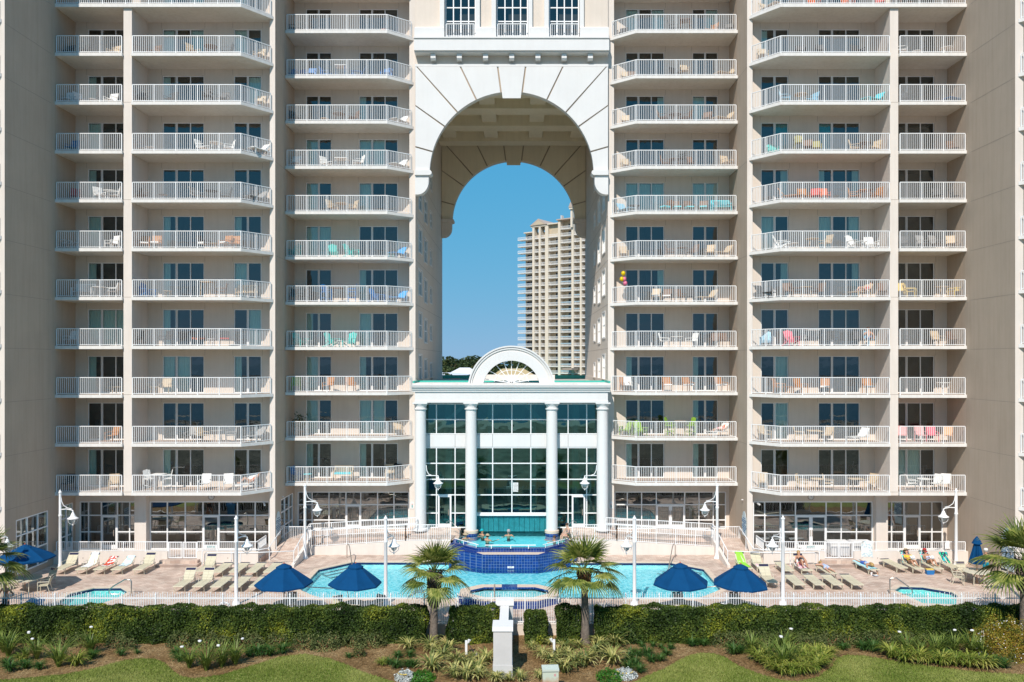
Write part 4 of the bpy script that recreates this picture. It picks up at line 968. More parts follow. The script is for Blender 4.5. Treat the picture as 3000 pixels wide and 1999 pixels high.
# terraces
for sx, nm in ((-1,'left'),(1,'right')):
    def bx(mb, x0, x1, y0, y1, z0, z1, m): mb.box(sx*x0, sx*x1, y0, y1, z0, z1, m)
    t = MB(); bx(t, 15.64, 28.44, 49.72, 51.99, -0.2, TZ, M_PAVER); o = t.obj('terrace'); o['kind'] = 'structure'
    t = MB(); bx(t, 7.08, 15.25, 53.02, 55.89, -0.2, 0.85, M_PAVER); bx(t, 3.46, 7.05, 54.31, 54.9, -0.2, 1.2, M_PAVER)
    t.add([(sx*3.46,52.1,0.93),(sx*6.7,52.1,0.90),(sx*6.7,54.32,1.27),(sx*3.46,54.32,1.28)], [(0,1,2,3)], M_PAVER)
    t.add([(sx*3.46,52.1,0.93),(sx*3.46,54.32,1.28),(sx*3.46,54.32,0.3),(sx*3.46,52.1,0.3)], [(0,1,2,3)], M_PAVER)
    t.add([(sx*6.7,52.1,0.90),(sx*13.3,52.1,0.50),(sx*13.3,53.02,0.50),(sx*6.7,53.02,0.90)], [(0,1,2,3)], M_PAVER)
    t.add([(sx*6.7,53.0,0.2),(sx*6.7,53.0,0.95),(sx*6.7,55.0,1.28),(sx*6.7,55.0,0.2)], [(0,1,2,3)], M_STUCCO)
    o = t.obj('terrace'); o['kind'] = 'structure'
    # entrance ramp between the wings
    t = MB(); t.prism([(48.9,0.004),(53.0,0.85),(53.0,-0.1),(48.9,-0.1)], 'x', sx*13.45, sx*15.24 if False else sx*15.2, M_PAVER)
    o = t.obj('ramp'); o['kind'] = 'structure'
    t = MB(); t.prism([(48.7,0.0),(48.7,0.16),(53.0,1.02),(53.0,0.0)], 'x', sx*13.25, sx*13.44, M_FIN)
    tag(t.obj('ramp_wall'), 'low sloping beige kerb wall of the %s entrance ramp' % nm, 'wall')
    t = MB(); t.prism([(-0.0+6.9,0.0),(6.9,0.90),(13.24,0.50),(13.24,0.0)], 'y', 51.93, 52.1, M_FIN)
    for v in range(len(t.v)): t.v[v] = (sx*t.v[v][0], t.v[v][1], t.v[v][2])
    t.prism([(sx*3.96,0.0),(sx*3.96,0.93),(sx*6.9,0.90),(sx*6.9,0.0)], 'y', 51.93, 52.1, M_FIN)
    tag(t.obj('retaining_wall'), 'long beige retaining wall under the white railings %s of the overflow pool' % nm, 'wall')
    # front rail of the inner terrace and the rail behind it
    g = lambda x, y: 0.90+(0.93-0.9)*0 if abs(x) < 6.9 else 0.90-0.40*(abs(x)-6.9)/6.34
    o = railing([(sx*3.98,52.02),(sx*6.9,52.02),(sx*13.3,52.02)], h=1.05, zf2=g, base=0.05).obj('terrace_railing'); tag(o, 'long white picket railing along the retaining wall %s of the upper pool' % nm, 'railing')
    g2 = lambda x, y: 0.85+0.42*max(0, 1-(abs(x)-6.2)/7.2)
    mb = railing([(sx*6.3,53.06),(sx*13.4,53.06)], h=0.95, zf2=g2, base=0.12)
    mb.bar((sx*6.3,53.0,1.85),(sx*13.4,53.0,1.42), 0.05, 0.05, M_TRIM)
    tag(mb.obj('ramp_railing'), 'rear white picket railing of the sloping walk beside the %s shop windows' % nm, 'railing')
    mb = railing([(sx*13.3,52.1),(sx*13.3,53.0),(sx*15.2,53.0)], h=1.0, zf2=lambda x,y: 0.62, base=0.07)
    tag(mb.obj('gate_railing'), 'short white railing at the top of the %s entrance ramp' % nm, 'railing')
    rail_tube('ramp_handrail', 'white pipe handrail on the arch side of the %s ramp' % nm, 'rail',
        [[(sx*13.35,52.9,1.85),(sx*13.35,52.6,1.85),(sx*13.35,49.0,0.95),(sx*15.6,48.6,0.95),(sx*18.6,48.75,0.9),(sx*18.7,48.8,0.78),(sx*18.7,48.8,0.0)]]+[[(sx*13.35,y,(y-48.9)*0.2),(sx*13.35,y,0.95+(y-49)*0.25)] for y in (49.0,50.0,51.2)]+[[(sx*16.5,48.66,0),(sx*16.5,48.66,0.93)]], 0.028, M_TRIM)
    rail_tube('ramp_handrail', 'white pipe handrail on the outer side of the %s ramp' % nm, 'rail',
        [[(sx*15.1,53.0,0.8),(sx*15.1,53.0,1.6),(sx*15.1,52.8,1.68),(sx*15.1,49.6,0.98),(sx*15.6,49.3,0.95),(sx*19.0,49.3,0.95),(sx*19.1,49.3,0.85),(sx*19.1,49.3,0.0)]]+[[(sx*15.1,y,(y-49)*0.2),(sx*15.1,y,0.98+(y-49.6)*0.22)] for y in (49.8,51.2)]+[[(sx*17.3,49.3,0),(sx*17.3,49.3,0.94)]], 0.028, M_TRIM)
    # parapet wall of the outer terrace with a gate and brick steps
    ga, gb = 19.53, 21.35
    mb = MB(); bx(mb, 15.9, ga, 49.52, 49.72, -0.05, 0.80, M_FIN); bx(mb, gb, 28.44, 49.52, 49.72, -0.05, 0.80, M_FIN); bx(mb, 15.72, 15.9, 49.52, 51.45, -0.05, 0.80, M_FIN)
    for x in (17.6, 22.8, 24.6, 26.6): bx(mb, x-0.03, x+0.03, 49.515, 49.53, 0.36, 0.42, M_JOINT)
    tag(mb.obj('retaining_wall'), 'low beige terrace wall behind the sun loungers on the %s' % nm, 'wall')
    r1 = railing([(sx*15.82,51.4),(sx*15.82,49.62),(sx*ga,49.62)], h=0.58, z=0.80, base=0.05).obj('terrace_railing')
    tag(r1, 'white picket railing on the %s terrace wall between ramp and gate' % nm, 'railing')
    r2 = railing([(sx*gb,49.62),(sx*28.3,49.62)], h=0.58, z=0.80, base=0.05).obj('terrace_railing')
    tag(r2, 'white picket railing on the %s terrace wall between gate and outer wing' % nm, 'railing')
    gt = thing('terrace_gate', 'white double picket gate above the %s brick steps' % nm, 'gate', (sx*(ga+gb)/2, 49.62, TZ))
    for q in (-1, 1):
        m2 = MB(); w0, w1 = sorted((q*0.02, q*0.88))
        for z in (0.03, 1.0): m2.box(w0, w1, -0.025, 0.025, z, z+0.05, M_TRIM)
        for x in (w0, w1-0.05): m2.box(x, x+0.05, -0.024, 0.024, 0.081, 0.999, M_TRIM)
        for i in range(1, 8): x = w0+(w1-w0)*i/8; m2.box(x-0.014, x+0.014, -0.012, 0.012, 0.081, 0.999, M_TRIM)
        m2.obj('gate_leaf', gt)
    st = MB(); a0, a1 = (ga-0.35, gb+0.15) if sx > 0 else (ga-0.2, gb+0.45)
    bx(st, a0-0.1, a1, 48.75, 49.515, 0.0, 0.16, M_PAVER); bx(st, a0, a1-0.12, 49.12, 49.515, 0.16, TZ, M_PAVER); bx(st, ga, gb, 49.515, 49.719, 0, TZ, M_PAVER)
    o = st.obj('brick_steps'); o['kind'] = 'structure'
    ex = board('exit_sign', 'white EXIT sign with arrow on the %s terrace railing' % nm, 'sign', (PXX(618 if sx < 0 else 2375.5, 49.56), 49.55, 1.08), 0, 0.55, 0.2, M_WHITE, [], M_TXT, 0.1, False)
    text('EXIT', 0.16, M_TXT, ex, ((-0.06 if sx < 0 else 0.07), -0.024, 0), (R(90),0,0))
    ar = MB(); s2 = -sx; ar.box(s2*0.13, s2*0.2, -0.03, -0.024, -0.018, 0.018, M_TXT); ar.prism([(s2*0.2,-0.045),(s2*0.26,0),(s2*0.2,0.045)], 'y', -0.03, -0.024, M_TXT); ar.obj('arrow', ex)
# ================================================================ FRONT FENCE
YF = 37.95
mb = MB(); mb.box(-42, 42, 37.86, 38.04, -0.45, 0.10, M_STUCCO); mb.box(-42, 42, 37.84, 38.06, 0.10, 0.14, M_FIN)
tag(mb.obj('garden_wall'), 'low beige wall under the white spiked fence behind the hedges', 'wall')
fence = thing('pool_fence', 'long white spiked picket fence between the hedges and the pool deck', 'fence', (0, YF, 0.14))
pm = MB(); W = 1.6; n = 14
pm.box(0.03, W-0.03, -0.02, 0.02, 1.17, 1.215, M_TRIM); pm.box(0.03, W-0.03, -0.02, 0.02, 0.05, 0.09, M_TRIM)
for i in range(1, n):
    x = W*i/n; top = 1.42 if i % 2 else 1.34
    pm.box(x-0.011, x+0.011, -0.011, 0.011, 0.0, top, M_TRIM)
    pm.lathe([(0.004,0.0),(0.020,0.015),(0.020,0.03),(0.003,0.07)], M_TRIM, 5, (x,0,top))
pm = pm.mesh('panel')
po = MB(); po.box(-0.032, 0.032, -0.032, 0.032, 0, 1.36, M_TRIM); po.lathe([(0.05,0),(0.05,0.02),(0.02,0.04),(0.035,0.07),(0.0,0.11)], M_TRIM, 8, (0,0,1.36)); po = po.mesh('post')
for i in range(33):
    x = -26.4+i*W
    p = link('post', po, fence); p.location = (x, 0, 0)
    if i < 32: p = link('panel', pm, fence); p.location = (x, 0, 0)
# stepped white garden pier and wall (beach walk) in the middle foreground
M_PIER = mat('pier_paint', (0.56, 0.545, 0.535), 0.85, 0.05, 1.2, 0.2, 50, spec=0.2)
pier = thing('garden_pier', 'white stepped garden wall with two capped piers standing between the hedges', 'wall', (-0.15, 33, -0.4))
def pb(name, f): m2 = MB(); f(m2); return m2.obj(name, pier)
xa, xb = -0.385, 0.385
pb('front_pier', lambda q: (q.box(xa+0.0, xb, -0.35, 0.5, 0.55, 1.95, M_PIER), q.box(xa-0.02, xb+0.02, -0.37, 0.52, 0, 0.55, M_PIER)))
pb('front_cap', lambda q: (q.prism([(-0.40,1.955),(0.60,1.955),(0.55,2.12),(-0.34,2.12)], 'x', xa-0.04, xb+0.04, M_WHITE),))
pb('coping_wall', lambda q: (q.box(-0.17, 0.17, 0.5, 4.2, 0.0, 1.45, M_WHITE), q.prism([(0.5,1.451),(4.2,1.451),(4.2,1.60),(0.5,1.60)], 'x', -0.20, 0.20, M_WHITE)))
pb('rear_pier', lambda q: q.box(xa, xb, 4.2, 4.75, 0.0, 1.62, M_PIER))
pb('rear_cap', lambda q: q.prism([(4.14,1.621),(4.82,1.621),(4.78,1.84),(4.18,1.84)], 'x', xa-0.04, xb+0.04, M_WHITE))

# ================================================================ LAMP POSTS
def lantern(parent, loc, s=1.0):
    """bell shaded lantern hanging from an arm; loc is the hanging point"""
    m = MB(); m.lathe([(0.02,0),(0.035,-0.02),(0.06,-0.06),(0.03,-0.10),(0.05,-0.14),(0.085,-0.17),(0.10,-0.24),(0.13,-0.27),(0.15,-0.34),(0.20,-0.44),(0.30,-0.52),(0.37,-0.55),(0.37,-0.59),(0.34,-0.60)], M_TRIM, 20)
    a = m.obj('lamp_shade', parent, True); a.location = loc; a.scale = (s,s,s)
    g = MB(); g.lathe([(0.17,-0.60),(0.19,-0.68),(0.15,-0.80),(0.04,-0.90)], mat('frosted_glass', (0.45,0.5,0.5), 0.2), 14); g.obj('glass', a, True)
    c = MB()
    for i in range(4):
        t = PI/4+i*PI/2
        c.tube([(r_*math.cos(t), r_*math.sin(t), z) for r_, z in ((0.30,-0.60),(0.31,-0.72),(0.26,-0.86),(0.14,-0.96),(0.03,-1.0))], 0.017, M_TRIM, 5)
    c.lathe([(0.31,-0.60),(0.31,-0.63)], M_TRIM, 16); c.lathe([(0.0,-1.12),(0.03,-1.08),(0.05,-1.02),(0.03,-0.98)], M_TRIM, 8)
    c.obj('cage', a)
def lamp_post(label, x, y, arm, h=4.75, z=0.0, ls=0.85):
    t = thing('lamp_post', label, 'lamp post', (x,y,z), arm, 'white lamp posts around the pool')
    m = MB(); k = h/4.75
    m.lathe([(0.21,0),(0.21,0.06),(0.17,0.10),(0.15,0.18),(0.12,0.24),(0.13,0.30),(0.10,0.38),(0.095,0.8),(0.085,3.2),(0.11,3.24),(0.11,3.30),(0.08,3.34),(0.078,h-0.12)], M_TRIM, 14); m.obj('pole', t, True)
    m = MB(); m.lathe([(0.10,h-0.12),(0.11,h-0.06),(0.06,h-0.02),(0.02,h+0.08)], M_TRIM, 10); m.obj('finial', t, True)
    m = MB(); hz = h-1.12
    m.tube([(0.07,0,hz),(0.4,0,hz+0.02),(0.72,0,hz-0.04),(0.78,0,hz-0.1)], 0.03, M_TRIM, 6)
    m.tube([(0.07,0,hz+0.72),(0.1,0,hz+0.5),(0.2,0,hz+0.25),(0.42,0,hz+0.1),(0.7,0,hz+0.03)], 0.022, M_TRIM, 6); m.obj('arm', t, True)
    lantern(t, (0.78,0,hz-0.06), ls)
    return t
lamp_post('white lamp post with bell lantern at the far left end of the terrace wall', -27.35, 48.35, 0.0)
lamp_post('white lamp post with bell lantern at the far right end of the terrace wall', 27.35, 48.9, PI)
lamp_post('white lamp post with bell lantern at the foot of the left ramp', -13.2, 51.0, 0.1)
lamp_post('white lamp post with bell lantern at the foot of the right ramp', 13.2, 51.0, PI-0.1)
for x, l, a in ((-6.4,'white lamp post behind the fence left of the left palm', 1.15), (6.5,'white lamp post behind the fence right of the right palm', PI-1.15), (-14.15,'white lamp post behind the fence among the left loungers', 1.15), (14.2,'white lamp post behind the fence among the right loungers', PI-1.15), (-26.9,'white lamp post at the left picture edge behind the palm fronds', 0.9), (26.9,'white lamp post at the right picture edge behind the palm', PI-0.9)):
    lamp_post(l, x, 41.3, a, h=4.55)
for sx, nm in ((-1,'left'),(1,'right')):
    t = thing('wall_lantern', 'white bell wall lantern on the outer %s column' % nm, 'lantern', (sx*5.72, YC-0.15, 5.0), 0 if sx < 0 else PI, 'column lanterns')
    m = MB(); m.tube([(0,0,0.65),(0.03,0,0.3),(0.15,0,0.05),(0.4,0,-0.05),(0.8,0,-0.05)], 0.03, M_TRIM, 6); m.tube([(0,0,-0.05),(0.8,0,-0.05)], 0.03, M_TRIM, 6); m.obj('arm', t, True)
    lantern(t, (0.8,0,-0.05), 0.9)

# ================================================================ FURNITURE
def fmat(c):
    pal = {'white':(0.80,0.80,0.78),'tan':(0.55,0.43,0.29),'brown':(0.16,0.085,0.05),'black':(0.02,0.02,0.022),'blue':(0.02,0.16,0.42),'brightblue':(0.03,0.33,0.72),
           'teal':(0.02,0.46,0.42),'wicker':(0.42,0.18,0.06),'green':(0.25,0.42,0.05),'red':(0.50,0.05,0.04),'pink':(0.75,0.16,0.22),'yellow':(0.68,0.50,0.13),'lightblue':(0.25,0.50,0.66),
           'grey':(0.30,0.29,0.28),'orange':(0.65,0.14,0.04),'olive':(0.30,0.27,0.08),'turquoise':(0.10,0.58,0.66),'palepink':(0.72,0.36,0.36),'peach':(0.70,0.40,0.22)}
    return mat('paint_'+c, pal[c], 0.55, 0.06, 8)
def seat_bm(kind, c, cushion=None):
    m = fmat(c); cm = fmat(cushion) if cushion else m
    P = []
    if kind == 'armchair':
        a = MB(); a.box(-0.25,0.25,-0.28,0.24,0.40,0.43, cm if cushion else m); P.append(('seat',a)) if not cushion else None
        if cushion: a.box(-0.26,0.26,-0.30,0.22,0.431,0.52,cm); P.append(('seat',a))
        a = MB(); a.prism([(0.22,0.44),(0.26,0.44),(0.38,0.95),(0.34,0.95)], 'x', -0.25, 0.25, m); P.append(('backrest',a))
        a = MB()
        for x in (-0.28,0.28):
            a.tube([(x,-0.28,0),(x,-0.30,0.62),(x,0.30,0.64)], 0.022, m, 5); a.tube([(x,0.30,0),(x,0.27,0.45),(x,0.38,0.97)], 0.022, m, 5)
        a.tube([(-0.28,0.38,0.96),(0.28,0.38,0.96)], 0.02, m, 5); a.tube([(-0.28,-0.29,0.42),(0.28,-0.29,0.42)], 0.02, m, 5); P.append(('frame',a))
    elif kind == 'adirondack':
        a = MB()
        for i in range(5): y = -0.36+i*0.125; z = 0.38-0.04*i; a.box(-0.27,0.27,y,y+0.10,z,z+0.02,m)
        P.append(('seat',a)); a = MB()
        for i in range(5):
            x = -0.24+i*0.12; h = 0.95+0.09*(1-abs(i-2)/2.0)
            a.prism([(0.22,0.22),(0.24,0.22),(0.22+h*0.38,h),(0.20+h*0.38,h)], 'x', x-0.052, x+0.052, m)
        P.append(('backrest',a)); a = MB()
        for x in (-0.33,0.33):
            a.box(x-0.07,x+0.07,-0.42,0.34,0.56,0.585,m); a.box(x-0.02,x+0.02,-0.36,-0.27,0,0.56,m); a.prism([(-0.36,0.30),(-0.36,0.40),(0.62,0.06),(0.62,0.0),(0.5,0.0)], 'x', x-0.05, x-0.02, m); a.box(x-0.02,x+0.02,0.25,0.33,0.15,0.56,m)
        P.append(('frame',a))
    elif kind == 'bar_chair':
        a = MB(); a.box(-0.24,0.24,-0.25,0.22,0.70,0.74,m); P.append(('seat',a)); a = MB()
        for i in range(5): x = -0.2+i*0.1; a.prism([(0.20,0.75),(0.22,0.75),(0.32,1.24+0.05*(1-abs(i-2)/2)),(0.30,1.24+0.05*(1-abs(i-2)/2))], 'x', x-0.04, x+0.04, m)
        P.append(('backrest',a)); a = MB()
        for x in (-0.24,0.24):
            for y in (-0.25,0.24): a.box(x-0.022,x+0.022,y-0.022,y+0.022,0,0.93 if y<0 else 0.75,m)
            a.box(x-0.04,x+0.04,-0.28,0.26,0.93,0.955,m); a.box(x-0.015,x+0.015,-0.22,0.22,0.30,0.34,m)
        a.box(-0.22,0.22,-0.265,-0.235,0.25,0.29,m); P.append(('frame',a))
    elif kind in ('round_table','low_table','square_table','bar_table'):
        h = {'round_table':0.72,'low_table':0.45,'square_table':0.72,'bar_table':1.02}[kind]; r = {'round_table':0.42,'low_table':0.28,'square_table':0.42,'bar_table':0.38}[kind]
        a = MB()
        if kind in ('round_table','low_table'): a.lathe([(r-0.02,h-0.03),(r,h-0.02),(r,h),(r-0.02,h+0.005)], cm, 18)
        else: a.box(-r,r,-r,r,h-0.035,h,cm)
        P.append(('table_top',a))
        for i in range(4):
            a = MB()
            t = PI/4+i*PI/2; q = r*(0.75 if kind in ('round_table','low_table') else 1.25)
            a.tube([(q*math.cos(t),q*math.sin(t),0),(q*0.85*math.cos(t),q*0.85*math.sin(t),h-0.03)], 0.022, m, 5); P.append(('leg',a))
    elif kind == 'lounge':
        a = MB(); a.box(-0.30,0.30,-0.95,0.15,0.33,0.37,cm); P.append(('seat',a))
        a = MB(); a.prism([(0.15,0.34),(0.17,0.31),(0.62,0.86),(0.58,0.89)], 'x', -0.30, 0.30, cm); P.append(('backrest',a))
        a = MB()
        for x in (-0.31,0.31):
            a.tube([(x,-0.97,0.34),(x,0.5,0.34)],0.022,m,5); a.tube([(x,-0.8,0),(x,-0.8,0.34)],0.022,m,5); a.tube([(x,0.4,0),(x,0.3,0.34)],0.022,m,5); a.tube([(x,0.45,0.34),(x,0.48,0.7)],0.015,m,5)
        P.append(('frame',a))
    elif kind == 'bench':
        a = MB(); a.box(-0.62,0.62,-0.28,0.22,0.40,0.43,m); 
        if cushion: a.box(-0.60,0.60,-0.29,0.20,0.431,0.53,cm)
        P.append(('seat',a)); a = MB(); 
        for i in range(9): x = -0.56+i*0.14; a.box(x-0.03,x+0.03,0.25,0.28,0.45,0.88,m)
        a.box(-0.62,0.62,0.245,0.285,0.88,0.94,m); P.append(('backrest',a)); a = MB()
        for x in (-0.62,0.62):
            for y in (-0.27,0.265): a.box(x-0.025,x+0.025,y-0.025,y+0.025,0,0.64 if y < 0 else 0.94,m)
            a.box(x-0.03,x+0.03,-0.3,0.27,0.64,0.665,m)
        P.append(('frame',a))
    return P
FPROTO = {}
def furn(kind, c, cushion, loc, rz, label, cat, group):
    key = (kind, c, cushion); nm = {'bar_chair':'bar_chair','lounge':'lounge_chair','bench':'garden_bench'}.get(kind, kind)
    if key not in FPROTO: FPROTO[key] = [(n, b.mesh(n)) for n, b in seat_bm(kind, c, cushion)]
    t = thing(nm, label, cat, loc, rz, group)
    for n, me in FPROTO[key]: link(n, me, t)
    return t
KN = {'A':('armchair','armchair','chair'),'D':('adirondack','slatted deck chair','chair'),'B':('bar_chair','tall bar chair','chair'),'R':('round_table','round table','table'),'r':('low_table','small low table','table'),
      'Q':('square_table','square table','table'),'T':('bar_table','high bar table','table'),'L':('lounge','reclining lounge chair','lounge chair'),'N':('bench','slatted bench','bench')}
CN = {'w':'white','t':'tan','n':'brown','k':'black','b':'blue','B':'brightblue','e':'teal','o':'wicker','g':'green','r':'red','p':'pink','y':'yellow','l':'lightblue','G':'grey','O':'orange','v':'olive','q':'turquoise','P':'palepink','c':'peach','_':None}
NAMEC = {'brightblue':'bright blue','lightblue':'light blue','wicker':'orange wicker','palepink':'pale pink'}
# per balcony column and floor: kind+colour+cushion @ photo pixel column
FUR = {
'L1': {9:'Ak@196 Ak@255 At@349',8:'Aw@196 Aw@238 rw@273 Aw@324',7:'Ab@211',6:'Ar@221 Aw@295 Rw@323 Aw@350',5:'Aw@188 rw@222 Aw@344',4:'Nw@245 Rw@290 Aw@330',3:'Aw@206',2:'rt@340',1:'Ao@345',0:'Ak@197 At@350'},
'L2': {9:'An@451 At@566 Rn@618 Ak@665 At@778',8:'Ak@418 Ak@500 Bk@607 Ak@655 At@762',7:'Aw@411 rw@440 Aw@593 Rw@633 Aw@669 Lw@785',6:'An@415 rn@478 AG@577 Rk@620 Ak@661 Ak@735 LG@776',5:'Aow@423 Aow@456 Akw@596 rt@628 Aow@660 Ao@686',4:'Db@432 rt@492 Tt@609 An@648 Nt@722',3:'Ak@401 Ak@485 AkO@580 rw@619 Akr@658',2:'rt@452 At@485',1:'AG@560 At@594 RG@637 AG@676 LG@772',0:'Bw@437 Tw@463 Bw@490 Aw@600 Aw@669 Lw@728'},
'L3': {10:'Ak@858 rk@882 rO@1125',9:'Db@856 Db@884 Ab@912 Ab@955 Tbw@1000 Db@1046 Db@1133',8:'Ak@865 rt@951 Rn@993 An@1034 Lw@1174',7:'Aw@867 Aw@956 Qw@1002 Aw@1050 Lw@1188',6:'At@975 Rt@1001 At@1030',5:'De@862 De@975 De@1031 re@1147 LB@1186',4:'Ak@860 Ak@890 Bb@956 Tn@989 Bb@1031 Db@1106 rb@1136 LB@1171',3:'De@881 rw@906 De@975 rw@999 De@1024',2:'Ag@867 Ao@962 Ao@1027',1:'At@1166',0:'Ab@870 rtq@901 Ntq@1006 At@1142 Ak@1162'},
'R3': {10:'Ak@1811 Ak@1973 Tn@2007 Ao@2085 Ak@2136',9:'At@1820 An@1852 Ak@1980 Bt@2005 Lt@2132',8:'At@1820 An@1942 Rn@1978 An@2010 An@2070 Lt@2125',7:'At@1820 An@1951 Rn@1977 Bk@1996 An@2022 At@2129',6:'Ll@1816 Rk@1858 Anq@1950 Anq@1983 Anq@2019 Anq@2061 Nqq@2112 Ak@2146',5:'At@1815 An@1965 Rn@1997 An@2028 At@2080 Lt@2120',4:'Atw@1922 Anw@1954 An@1994 Ak@2022 Lt@2076',3:'Aw@1947 Rw@1984 Aw@2026 An@2094 An@2123',2:'Ao@1818 Aw@1840 Aow@1955 Aow@2017 Aow@2114',1:'Dg@1833 Dg@1876 Bg@1962 Tt@1993 Bg@2022 Lw@2108'},
'R2': {10:'Lt@2234 AO@2386 AO@2485 Ar@2578',9:'At@2221 Ak@2346 Ak@2404 Ak@2514',8:'Al@2299 Rt@2346 Al@2377 Lq@2562',7:'De@2262 Bv@2339 An@2366 Av@2391 At@2506 Rn@2533 At@2561',6:'Lo@2309 Ao@2355 Ar@2388 AO@2415 Ao@2503 Qo@2532 Ao@2565',5:'Dw@2292 rw@2326 Rt@2380 At@2418 Dw@2505 Dw@2552',4:'Lk@2221 An@2308 An@2334 Rt@2362 An@2396 Lt@2528 An@2587',3:'Dl@2230 Dp@2319 Ak@2352 Tw@2378 Ak@2425 Ak@2515 Al@2545',2:'Ao@2283 ro@2316 Ao@2347 Aow@2417 Aow@2545',1:'At@2227 At@2342 Qt@2384 At@2422 Lw@2518',0:'At@2222 At@2350 Rt@2394 At@2428 Qt@2509 At@2552'},
'R1': {10:'An@2655 rt@2700',9:'Aw@2641 rw@2684 Rw@2773',8:'Ak@2652 Lb@2801',7:'An@2795',6:'Ak@2746 Ak@2800',5:'Ak@2650 AG@2705 AG@2744 At@2787',4:'Ay@2639 Ay@2667 Rt@2758 Ay@2798',3:'Ak@2646 At@2749 An@2794',2:'Rw@2763',1:'AP@2642 AP@2698 Ap@2732 Ac@2777',0:'Aw@2671 Rw@2707 Aw@2742 Aw@2772'}}
COLP = {'L1':'far left bay','L2':'wide left bay','L3':'bay just left of arch','R3':'bay just right of arch','R2':'wide right bay','R1':'far right bay'}
FL = ['lowest','second','third','fourth','fifth','sixth','seventh','eighth','ninth','tenth','topmost']
ORD = ['first','second','third','fourth','fifth','sixth','seventh','eighth']
import re
for ck, rows in FUR.items():
    D0 = DI if ck[1] == '3' else DO
    for k, st in rows.items():
        items = st.split(); n = len(items)
        for i, it in enumerate(items):
            code, px = it.split('@'); px = float(px)
            kind, kn, cat = KN[code[0]]; c = CN[code[1]]; cu = CN[code[2]] if len(code) > 2 else None
            y = D0+1.0; 
            cham = (ck in ('L2','L3') and px > (707 if ck == 'L2' else 1136)) or (ck in ('R2','R3') and px < (2288 if ck == 'R2' else 1864))
            if cham: y = D0+1.72
            y += random.uniform(-0.15, 0.2)
            if kind == 'lounge': y = D0+0.85+(0.75 if cham else 0)
            x = PXX(px, y)
            rz = random.uniform(-0.5, 0.5)
            if 'table' in cat: rz = random.uniform(-0.2, 0.2)
            elif i+1 < n and 'QTRr'.find(items[i+1][0]) >= 0: rz = 1.1+random.uniform(-0.2,0.3)
            elif i > 0 and 'QTR'.find(items[i-1][0]) >= 0: rz = -1.1+random.uniform(-0.3,0.2)
            if kind == 'lounge': rz = R(-62) if ck[0] == 'L' or px > 2480 or (ck == 'R3' and px > 2000) else R(62)
            if kind == 'bench': rz = 0.0
            if kind == 'lounge' and cham: rz = R(-25) if ck[0] == 'L' else R(25); y -= 0.15
            if ck == 'L2' and px > 765 or ck == 'L3' and px > 1175 : x -= 0.4
            if ck == 'R2' and px < 2240 or ck == 'R3' and px < 1830: x += 0.3
            if ck[0] == 'L' and ck == 'L1' and px > 343: x -= 0.35
            z = zf(k)+0.013
            cn = NAMEC.get(c, c) if c else ''
            if cu: cn += ' cushioned' if cu in ('white',) else ' and '+NAMEC.get(cu, cu)
            pos = 'only piece' if n == 1 else ('leftmost piece' if i == 0 else ('rightmost piece' if i == n-1 else ORD[i]+' piece from left'))
            furn(kind, c, cu, (x, y, z), rz, ('%s %s, %s, %s balcony, %s' % (cn, kn, pos, FL[k], COLP[ck])).replace('and ','',1) if len(('%s %s %s %s balcony %s' % (cn, kn, pos, FL[k], COLP[ck])).split()) > 16 else '%s %s, %s, %s balcony, %s' % (cn, kn, pos, FL[k], COLP[ck]), cat, 'balcony furniture, '+COLP[ck])
# plants and balloons on balconies
def pot(label, x, y, z, s=1.0):
    t = thing('potted_plant', label, 'plant', (x,y,z)); m = MB(); m.lathe([(0.13,0),(0.18,0.3),(0.2,0.32),(0.16,0.32)], M_WOOD, 12); m.obj('pot', t)
    P = RS.normal(size=(160,3))*np.array([0.22,0.2,0.28])*s+np.array([0,0,0.95]); quads('foliage', leafq(P, np.zeros((160,3)), np.full(160,0.18), np.full(160,0.07)), LEAFD, t)
    s2 = MB(); s2.tube([(0,0,0.3),(0,0,0.9)], 0.02, M_WOOD, 5); s2.obj('stem', t)
